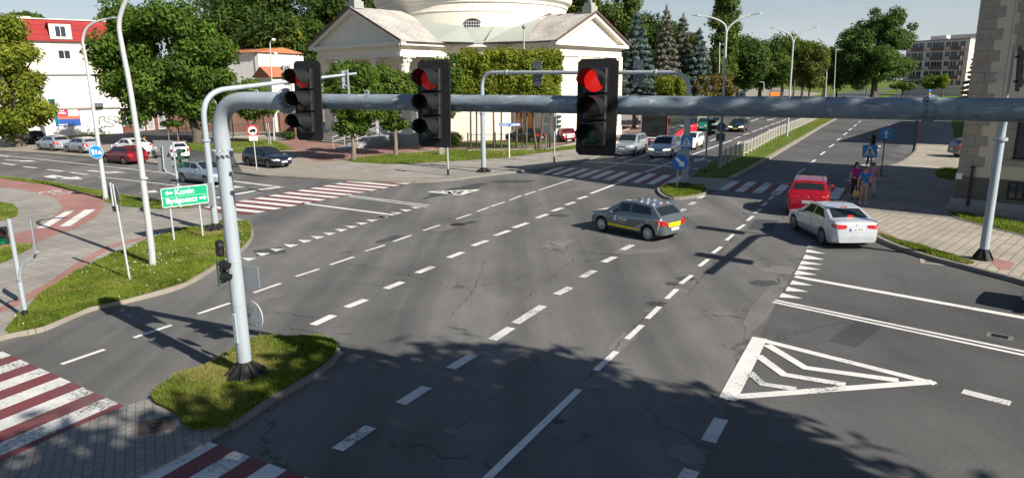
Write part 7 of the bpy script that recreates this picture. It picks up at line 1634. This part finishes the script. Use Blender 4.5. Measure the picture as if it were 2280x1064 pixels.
# left: yellow-green edge tree, big linden, small round tree
tree('yellow-green tree cut by the left edge with its trunk by the kerb', 45, 327, None, 48, 300, 72, 'yellow', 26000, .17, 1.1, 110, seed=11, tr=.45, cxpx=22, group=TG, lobes=[(25,100,58,62),(5,70,45,42),(62,185,46,48),(28,235,84,58),(5,170,60,60),(85,245,35,38),(20,285,60,30)])
tree('big green linden spreading over the parked cars and the brick shops', 440, 318, None, -15, 270, 150, 'linden', 60000, .19, 1.5, 150, seed=12, tr=.42, cxpx=368, group=TG, lobes=[(300,95,72,68),(390,60,92,62),(365,180,125,75),(470,175,58,75),(248,140,45,52),(275,45,48,40),(450,105,72,62),(330,238,66,34),(430,245,62,34),(268,190,38,30)])
tree('tall dark linden behind the big one, at the top of the picture', 560, 300, 100, -60, 180, 110, 'dark', 30000, .24, 1.8, 90, seed=13, tr=.5, group=TG)
tree('dense dark trees crown left of the porch gable, nearest the white house', 650, 290, 98, -70, 215, 105, 'dark', 34000, .24, 1.8, 95, seed=14, tr=.5, group=TG)
tree('dense dark crown directly behind the porch gable cross', 780, 290, 112, -60, 150, 110, 'dark', 26000, .26, 1.8, 90, seed=15, tr=.5, group=TG)
tree('pale green crown above the red roof right end', 300, 290, 105, 15, 130, 60, 'mid', 12000, .24, 1.4, 50, seed=16, group=TG)
tree('small tree tops peeping over the red roof ridge', 95, 290, 120, 26, 60, 45, 'mid', 5000, .24, 1.2, 30, seed=17, group=TG)
tree('small bushy ball-headed tree in front of the garden wall', 572, 318, None, 168, 282, 58, 'mid', 16000, .13, .8, 60, seed=18, tr=.14, group='clipped trees')
for i, px in enumerate((372, 392)):
    tree(['left one of two staked saplings under the linden', 'right one of two staked saplings under the linden'][i], px+6, 320, None, 262, 285, 14, 'mid', 1200, .12, .5, 10, seed=60+i, tr=.05, bark='bark_pale', group='saplings')
# by the church
tree('clipped round tree nearest the drive, left of the church steps', 787, 357, None, 150, 300, 60, 'mid', 22000, .13, .75, 90, lobes=[(787,232,64,58),(757,185,40,44),(812,178,46,50),(785,160,28,34),(780,282,46,24),(835,240,30,36)], seed=21, tr=.16, bark='bark_pale', group='clipped trees')
tree('clipped round tree just left of the middle signal head', 881, 347, None, 152, 288, 52, 'mid', 20000, .13, .75, 80, lobes=[(884,225,58,58),(862,172,34,38),(908,178,38,42),(880,272,42,22),(930,210,28,38)], seed=22, tr=.15, bark='bark_pale', group='clipped trees')
tree('clipped round tree half hidden by the middle signal head', 985, 338, None, 158, 280, 48, 'mid', 14000, .13, .75, 70, lobes=[(985,225,56,56),(960,175,32,42),(1008,165,32,44),(985,142,18,26),(940,235,28,38)], seed=23, tr=.15, bark='bark_pale', group='clipped trees')
# thuja wall on bare trunks
for i, (px, hw, st) in enumerate(((1048, 33, [(0, 0, .10, .1), (.5, .1, .09, .1)]), (1100, 38, [(0, 0, .10, 0), (.6, 0, .09, .1)]), (1150, 36, [(0, 0, .11, .1), (.9, 0, .1, -.8)]), (1195, 36, [(0, 0, .12, -.5), (.15, 0, .12, .6), (-.9, 0, .1, .1)]), (1224, 26, [(0, 0, .08, .1)]))):
    tree(['first', 'second', 'third', 'fourth', 'last'][i]+' from the left of the yellow-green hedge trees on bare stems before the church', px, 334-(2 if i > 3 else 0), None, 106, 236 if i < 3 else 250, hw, 'thuja', 24000, .12, .55, 130, shape='box', seed=30+i, stems=st, group='thuja row', name='thuja', cat='hedge tree', squash=1.0, depthr=.8)
# behind drum and right of church
tree('dark tree rising behind the drum on its right', 1300, 280, 118, -50, 130, 75, 'dark', 20000, .26, 1.6, 70, seed=41, tr=.4, group=TG)
tree('tall poplar-like tree behind the right gable cross', 1385, 280, 120, -60, 140, 52, 'poplar', 16000, .26, 1.5, 70, shape='column', seed=42, tr=.4, group=TG)
tree('dark broad tree behind the spruces', 1465, 270, 130, 35, 170, 62, 'dark', 14000, .26, 1.6, 60, seed=43, tr=.4, group=TG)
spruce('big blue spruce immediately right of the church gable', 1412, 84, 22, 58, 'spruce', 51, 34000, .19, 225)
spruce('brownish thinning spruce second from the church', 1475, 90, 14, 44, 'dryspruce', 52, 26000, .19, 215)
spruce('brownish thinning spruce with a crooked top, third from the church', 1512, 94, 30, 42, 'dryspruce', 53, 24000, .19, 212)
spruce('smaller blue spruce in front of the poplar', 1548, 92, 66, 42, 'spruce', 54, 20000, .19, 205)
tree('low yellow-green hedge tree under the spruces', 1497, 262, 80, 168, 225, 38, 'thuja', 12000, .12, .5, 60, shape='box', seed=55, name='thuja', cat='hedge tree', group='hedges', squash=1)
tree('brownish clipped hedge right of the far portal leg', 1578, 262, 92, 163, 222, 48, 'brownhedge', 14000, .14, .6, 80, shape='box', seed=56, name='hedge', cat='hedge', group='hedges', squash=1)
tree('tall slim poplar standing above the other trees', 1605, 250, 112, -45, 195, 38, 'poplar', 26000, .22, 1.2, 120, shape='column', seed=61, tr=.45, group=TG)
tree('dark green broad tree just right of the poplar', 1655, 240, 116, 75, 205, 62, 'dark', 22000, .24, 1.5, 80, seed=62, group=TG)
tree('dark green low tree left of the second double lamp', 1715, 235, 130, 70, 208, 50, 'dark', 16000, .24, 1.4, 60, seed=63, group=TG)
tree('broad olive green tree around the second double lamp', 1765, 232, 145, 72, 195, 62, 'mid', 18000, .26, 1.6, 70, seed=64, group=TG)
tree('yellowing tree right of the second double lamp', 1800, 232, 132, 88, 205, 42, 'olive', 15000, .22, 1.3, 60, seed=65, group=TG)
tree('dark tree in shade between the yellowing tree and the big round one', 1862, 225, 190, 92, 200, 50, 'dark', 12000, .34, 2.0, 60, seed=66, group=TG)
tree('very large round tree standing alone left of the apartment block', 1945, 205, 178, 18, 196, 84, 'round', 52000, .30, 2.2, 150, seed=67, tr=.8, group=TG, lobes=[(1957,58,56,42),(1905,95,42,40),(2003,82,44,46),(1945,130,78,52),(1928,172,52,30),(1992,150,46,36),(1895,140,34,30)])
tree('small round bush before the apartment block', 2072, 206, 215, 165, 200, 20, 'mid', 4000, .3, 1.4, 25, seed=68, group='shrubs', name='shrub', cat='shrub')
tree('thin young tree before the apartment block', 2098, 206, 212, 160, 202, 12, 'yellow', 2500, .3, 1.0, 15, seed=69, group='shrubs', name='shrub', cat='shrub')
tree('low dark bush at the foot of the round tree', 2010, 208, 200, 182, 204, 26, 'mid', 4000, .3, 1.2, 25, seed=70, group='shrubs', name='shrub', cat='shrub')
spruce('dark spruce beside the stone corner building', 2160, 120, 95, 26, 'spruce', 57, 9000, .22, 216)
for i, (px, top, hw, lf, y) in enumerate(((1640, 62, 40, 'dark', 135), (1690, 92, 45, 'mid', 150), (1740, 84, 45, 'dark', 165), (1785, 96, 40, 'mid', 175), (1835, 100, 42, 'dark', 200), (1530, 60, 45, 'dark', 125), (1330, -20, 60, 'mid', 135), (1440, 10, 45, 'dark', 140))):
    tree('tree of the dense row filling the view behind the spruces and the median lamps', px, 230, y, top, 205, hw, lf, 11000, .30, 1.8, 55, seed=120+i, group='tree row beyond the spruces', tr=.35)
# far tree belt along the horizon, left and right
for i, (px, y, top, hw, lf) in enumerate(((1420, 175, 60, 60, 'dark'), (1540, 170, 120, 55, 'dark'), (1690, 200, 105, 60, 'dark'), (1830, 230, 110, 50, 'mid'), (200, 150, 60, 80, 'dark'), (0, 150, 70, 80, 'mid'), (700, 150, 20, 90, 'dark'), (900, 150, 30, 80, 'dark'), (2030, 290, 160, 30, 'dark'), (2160, 260, 150, 30, 'dark'))):
    tree('far green tree of the belt on the horizon', px, 250, y, top, 205, hw, lf, 9000, .38, 2.2, 50, seed=80+i, group='far tree belt', name='far_tree', tr=.4)
# trees behind the viewer whose shade lies across the near road
def shade_tree(x, y, z0, z1, r, seed, n=9000):
    g = empty('shade_tree', (x, y, 0), 0, 'street tree behind the viewer that shades the near road', 'tree', 'trees behind the viewer')
    rz = (z1-z0)/2; bl = clumps(seed, r*.85, r*.85, rz*.85, 55, r*.26, .8, 'round', (z0+z1)/2); V, F = leaf_mesh('c', seed, bl, n, .26); mesh_np('crown', V, F, LM['linden'], g)
    mb = MB(); mb.tube([(0, 0, 0), (0, 0, z0+rz)], [.3, .2], 8); mb.build('trunk', M['bark'], g)
# brushy plants in the church garden, flower pots
def bush(label, px, py, w, h, leaf, seed, n=2500, flowers=None, name='shrub'):
    b = G(px, py, .13); g = empty(name, b, 0, label, 'shrub', 'shrubs'); bl = clumps(seed, w/2*.7, w/2*.7, h*.3, 12, w*.22, .8, 'round', h*.5); V, F = leaf_mesh('c', seed, bl, n, .07); mesh_np('foliage', V, F, LM[leaf], g)
    if flowers: V, F = leaf_mesh('c', seed+1, [(q[0], q[1], q[2]+.05, q[3]*1.05, q[4]*1.05, q[5]*1.05) for q in bl], n//8, .07); mesh_np('flowers', V, F, M[flowers], g)
M['flower'] = simple('red_flower', (.55, .02, .06), .6)
bush('dark bush left of the iron railing', 1012, 330, 2.2, 1.7, 'dark', 91)
bush('red flowers on the church steps, left pot', 845, 305, 1.0, 1.1, 'mid', 92, flowers='flower', name='flower_pot'); bush('red flowers on the church steps, right pot', 893, 308, 1.0, 1.1, 'mid', 93, flowers='flower', name='flower_pot')
bush('low bush at the end of the garden wall', 640, 312, 1.6, 1.0, 'dark', 94)
# ---- shade trees: positions found from where their shade falls
for x, y, z0, z1, r, sd_ in ((11.0, .5, 6.5, 13.5, 4.6, 1), (17.4, -4.4, 6.0, 13.0, 4.8, 2), (8.4, -3.0, 6.5, 14.6, 4.2, 3), (28.7, -3.2, 5.5, 12.5, 3.6, 4), (22.5, -9.0, 6, 14, 4.6, 5), (14.0, -9.5, 6, 14, 5, 6)): shade_tree(x, y, z0, z1, r, 200+sd_, 6500)
# ================================================================ PEOPLE
M['skin'] = simple('skin', (.50, .28, .20), .6); M['hair_d'] = simple('hair_dark', (.02, .014, .012), .6); M['hair_b'] = simple('hair_brown', (.16, .07, .035), .6)
M['c_blue'] = simple('blue_top', (.01, .20, .50), .8, var=.2, vscale=8); M['c_beige'] = simple('beige_trousers', (.36, .27, .19), .85, var=.2, vscale=8); M['c_mag'] = simple('magenta_top', (.42, .01, .20), .8, var=.2, vscale=8); M['c_pink'] = simple('pink_trousers', (.62, .38, .46), .85, var=.2, vscale=8); M['shoe_w'] = simple('white_shoes', (.70, .70, .72), .6); M['shoe_d'] = simple('dark_shoes', (.05, .05, .05), .7); M['bag'] = simple('straw_bag', (.45, .38, .14), .8, var=.4, vscale=14); M['c_pw'] = simple('pink_white_top', (.60, .25, .36), .8, var=.5, vscale=9); M['c_dark'] = simple('dark_clothes', (.03, .03, .035), .8)
def skin_obj(name, verts, edges, mat, parent, sub=2, root=0):
    me = bpy.data.meshes.new(name); me.from_pydata([v[:3] for v in verts], edges, []); me.update(); me.materials.append(mat)
    o = bpy.data.objects.new(name, me); COL.objects.link(o)
    o.modifiers.new('skin', 'SKIN'); sv = me.skin_vertices[0].data
    for i, v in enumerate(verts): sv[i].radius = (v[3], v[4] if len(v) > 4 else v[3]); sv[i].use_root = (i == root)
    m = o.modifiers.new('sub', 'SUBSURF'); m.levels = sub; m.render_levels = sub
    dg = bpy.context.evaluated_depsgraph_get(); dg.update(); nm = bpy.data.meshes.new_from_object(o.evaluated_get(dg)); bpy.data.objects.remove(o)
    nm.name = name; nm.polygons.foreach_set('use_smooth', [True]*len(nm.polygons)); o = bpy.data.objects.new(name, nm); COL.objects.link(o); o.parent = parent; return o
def person(label, loc, rz, h, top, bottom, hair, shoe, stride=.16, hairlong=False, sleeve=.5, arm_out=.06, bag=False, sling=False):
    g = empty('person', loc, rz, label, 'person'); k = h/1.65
    S = lambda x, y, z, *r: (x*k, y*k, z*k, *[q*k for q in r])     # faces -Y
    lf, rf = -stride, stride*.8
    body = [S(0, 0, .92, .13, .11), S(0, 0, 1.08, .12, .10), S(0, 0, 1.28, .145, .11), S(0, .01, 1.40, .09, .08), S(0, .0, 1.46, .05), S(0, -.01, 1.52, .075, .085), S(0, -.01, 1.59, .08, .095), S(0, 0, 1.64, .05, .06),
        S(.10, 0, .86, .09), S(.10, lf*.4-.02, .48, .062), S(.11, lf, .09, .04), S(.11, lf-.14, .045, .034),
        S(-.10, 0, .86, .09), S(-.10, rf*.4-.03, .48, .062), S(-.11, rf, .09, .04), S(-.11, rf-.14, .045, .034),
        S(.18, 0, 1.36, .055), S(.23+arm_out*.5, -rf*.3, 1.10, .042), S(.24+arm_out, -rf*.8-.05, .86, .03), S(.24+arm_out, -rf*.9-.07, .79, .028),
        S(-.18, 0, 1.36, .055), S(-.23-arm_out*.5, -lf*.3, 1.10, .042), S(-.24-arm_out, -lf*.5-.05, .86, .03), S(-.24-arm_out, -lf*.5-.07, .79, .028)]
    E_ = [(0, 1), (1, 2), (2, 3), (3, 4), (4, 5), (5, 6), (6, 7), (0, 8), (8, 9), (9, 10), (10, 11), (0, 12), (12, 13), (13, 14), (14, 15), (3, 16), (16, 17), (17, 18), (18, 19), (3, 20), (20, 21), (21, 22), (22, 23)]
    skin_obj('body', body, E_, M['skin'], g)
    # fingers and thumb
    for i, sx in ((19, 1), (23, -1)):
        x, y, z = body[i][:3]; fm = MB()
        for q, L in ((-.022, .062), (-.007, .072), (.008, .068), (.022, .054)): fm.tube([(x, y+q*k, z), (x-sx*.004, y+q*k-.004, z-L*.55*k-.02), (x-sx*.014, y+q*k-.002, z-L*k-.03)], [.010*k, .009*k, .006*k], 6)
        fm.tube([(x, y-.02*k, z+.02*k), (x-sx*.01, y-.045*k, z-.005), (x-sx*.015, y-.05*k, z-.035*k)], [.011*k, .010*k, .007*k], 6); fm.build('hand', M['skin'], g, 60)
    sh = lambda i, e: (body[i][0], body[i][1], body[i][2], *[r+e*k for r in body[i][3:]])
    tv = [sh(1, .018), S(0, 0, .95, .155, .135), sh(2, .014), S(0, .01, 1.385, .10, .09), sh(16, .012), S(.205+arm_out*.25, -rf*.15, 1.22, .056), sh(20, .012), S(-.205-arm_out*.25, -lf*.15, 1.22, .056)]
    skin_obj('top', tv, [(0, 1), (0, 2), (2, 3), (3, 4), (4, 5), (3, 6), (6, 7)], M[top], g)
    pv = [S(0, 0, .93, .145, .12), sh(8, .014), sh(9, .018), (body[10][0], body[10][1], .17*k, .052*k), sh(12, .014), sh(13, .018), (body[14][0], body[14][1], .17*k, .052*k)]
    skin_obj('trousers', pv, [(0, 1), (1, 2), (2, 3), (0, 4), (4, 5), (5, 6)], M[bottom], g)
    for i in (10, 14):
        x, y, z = body[i][:3]; mb = MB(); mb.sphere((x, y-.06*k, .045*k), (.045*k, .125*k, .045*k), 12, 8); mb.sphere((x, y, .07*k), (.042*k, .05*k, .06*k), 10, 6); mb.build('shoe', M[shoe], g, 60)
    mb = MB(); mb.sphere((0, .02*k, 1.595*k), (.092*k, .105*k, .10*k), 16, 10)
    if hairlong: mb.sphere((0, .07*k, 1.46*k), (.10*k, .06*k, .20*k), 12, 8); mb.sphere((0.02, .08*k, 1.32*k), (.08*k, .05*k, .16*k), 12, 8)
    mb.build('hair', M[hair], g, 60)
    f = MB(); f.sphere((.03*k, -.098*k, 1.575*k), .011*k, 8, 6); f.sphere((-.03*k, -.098*k, 1.575*k), .011*k, 8, 6); f.build('eyes', M['hair_d'], g)
    f = MB(); f.add([(-.012*k, -.10*k, 1.58*k), (.012*k, -.10*k, 1.58*k), (.014*k, -.10*k, 1.54*k), (-.014*k, -.10*k, 1.54*k), (0, -.125*k, 1.545*k)], [(0, 4, 1), (1, 4, 2), (2, 4, 3), (3, 4, 0)]); f.build('nose', M['skin'], g)
    f = MB(); f.box(-.022*k, .022*k, -.100*k, -.09*k, 1.515*k, 1.522*k); f.build('mouth', simple('lips', (.35, .10, .09), .5), g)
    if sling:
        mb = MB(); mb.tube([S(-.14, -.09, 1.40)[:3], S(-.02, -.135, 1.2)[:3], S(.14, -.11, 1.0)[:3], S(.19, -.06, .93)[:3]], .012*k, 6); o = mb.build('bag_strap', M['c_dark'], g, 60)
        mb = MB(); mb.rbox(.17*k, .29*k, -.10*k, .08*k, .80*k, .97*k, .02); mb.build('shoulder_bag', M['c_dark'], g, 40)
    return g, body, k
pb = G(1920, 454, .12)
hh = 1.66; pg, bd_, kk = person('woman in a bright blue top and beige trousers carrying a straw bag', pb, rad(-8), hh, 'c_blue', 'c_beige', 'hair_b', 'shoe_w', stride=.05, sling=True, arm_out=.05)
x, y, z = bd_[23][:3]; q = empty('shopping_bag', pb+Matrix.Rotation(rad(-8), 4, 'Z') @ Vector((x-.05, y-.02, .36)), rad(-8), 'small yellowish straw shopping bag held low by the woman in blue', 'bag')
mb = MB(); mb.rbox(-.13, .13, -.06, .06, 0, .26, .03); mb.build('body', M['bag'], q, 40)
mb = MB()
for s in (-.03, .03): mb.tube([(-.08, s, .25), (-.05, s*.5, .38), (0, 0, .42), (.05, s*.5, .38), (.08, s, .25)], .008, 6)
mb.build('handle', M['bag'], q)
p2 = G(1914, 446, .12)+Vector((-.1, .35, 0)); person('person with long dark hair in magenta walking behind the woman in blue', p2, rad(10), 1.72, 'c_mag', 'c_dark', 'hair_d', 'shoe_d', stride=.1, hairlong=True)
p3 = G(1938, 437, .12); person('person in pink trousers walking away past the crossing sign post', p3, rad(170), 1.62, 'c_pw', 'c_pink', 'hair_b', 'shoe_d', stride=.22)
person('distant person in dark clothes on the lay-by edge behind the crossing sign', G(1934, 372, .0), rad(5), 1.68, 'c_dark', 'c_dark', 'hair_d', 'shoe_w', stride=.1)
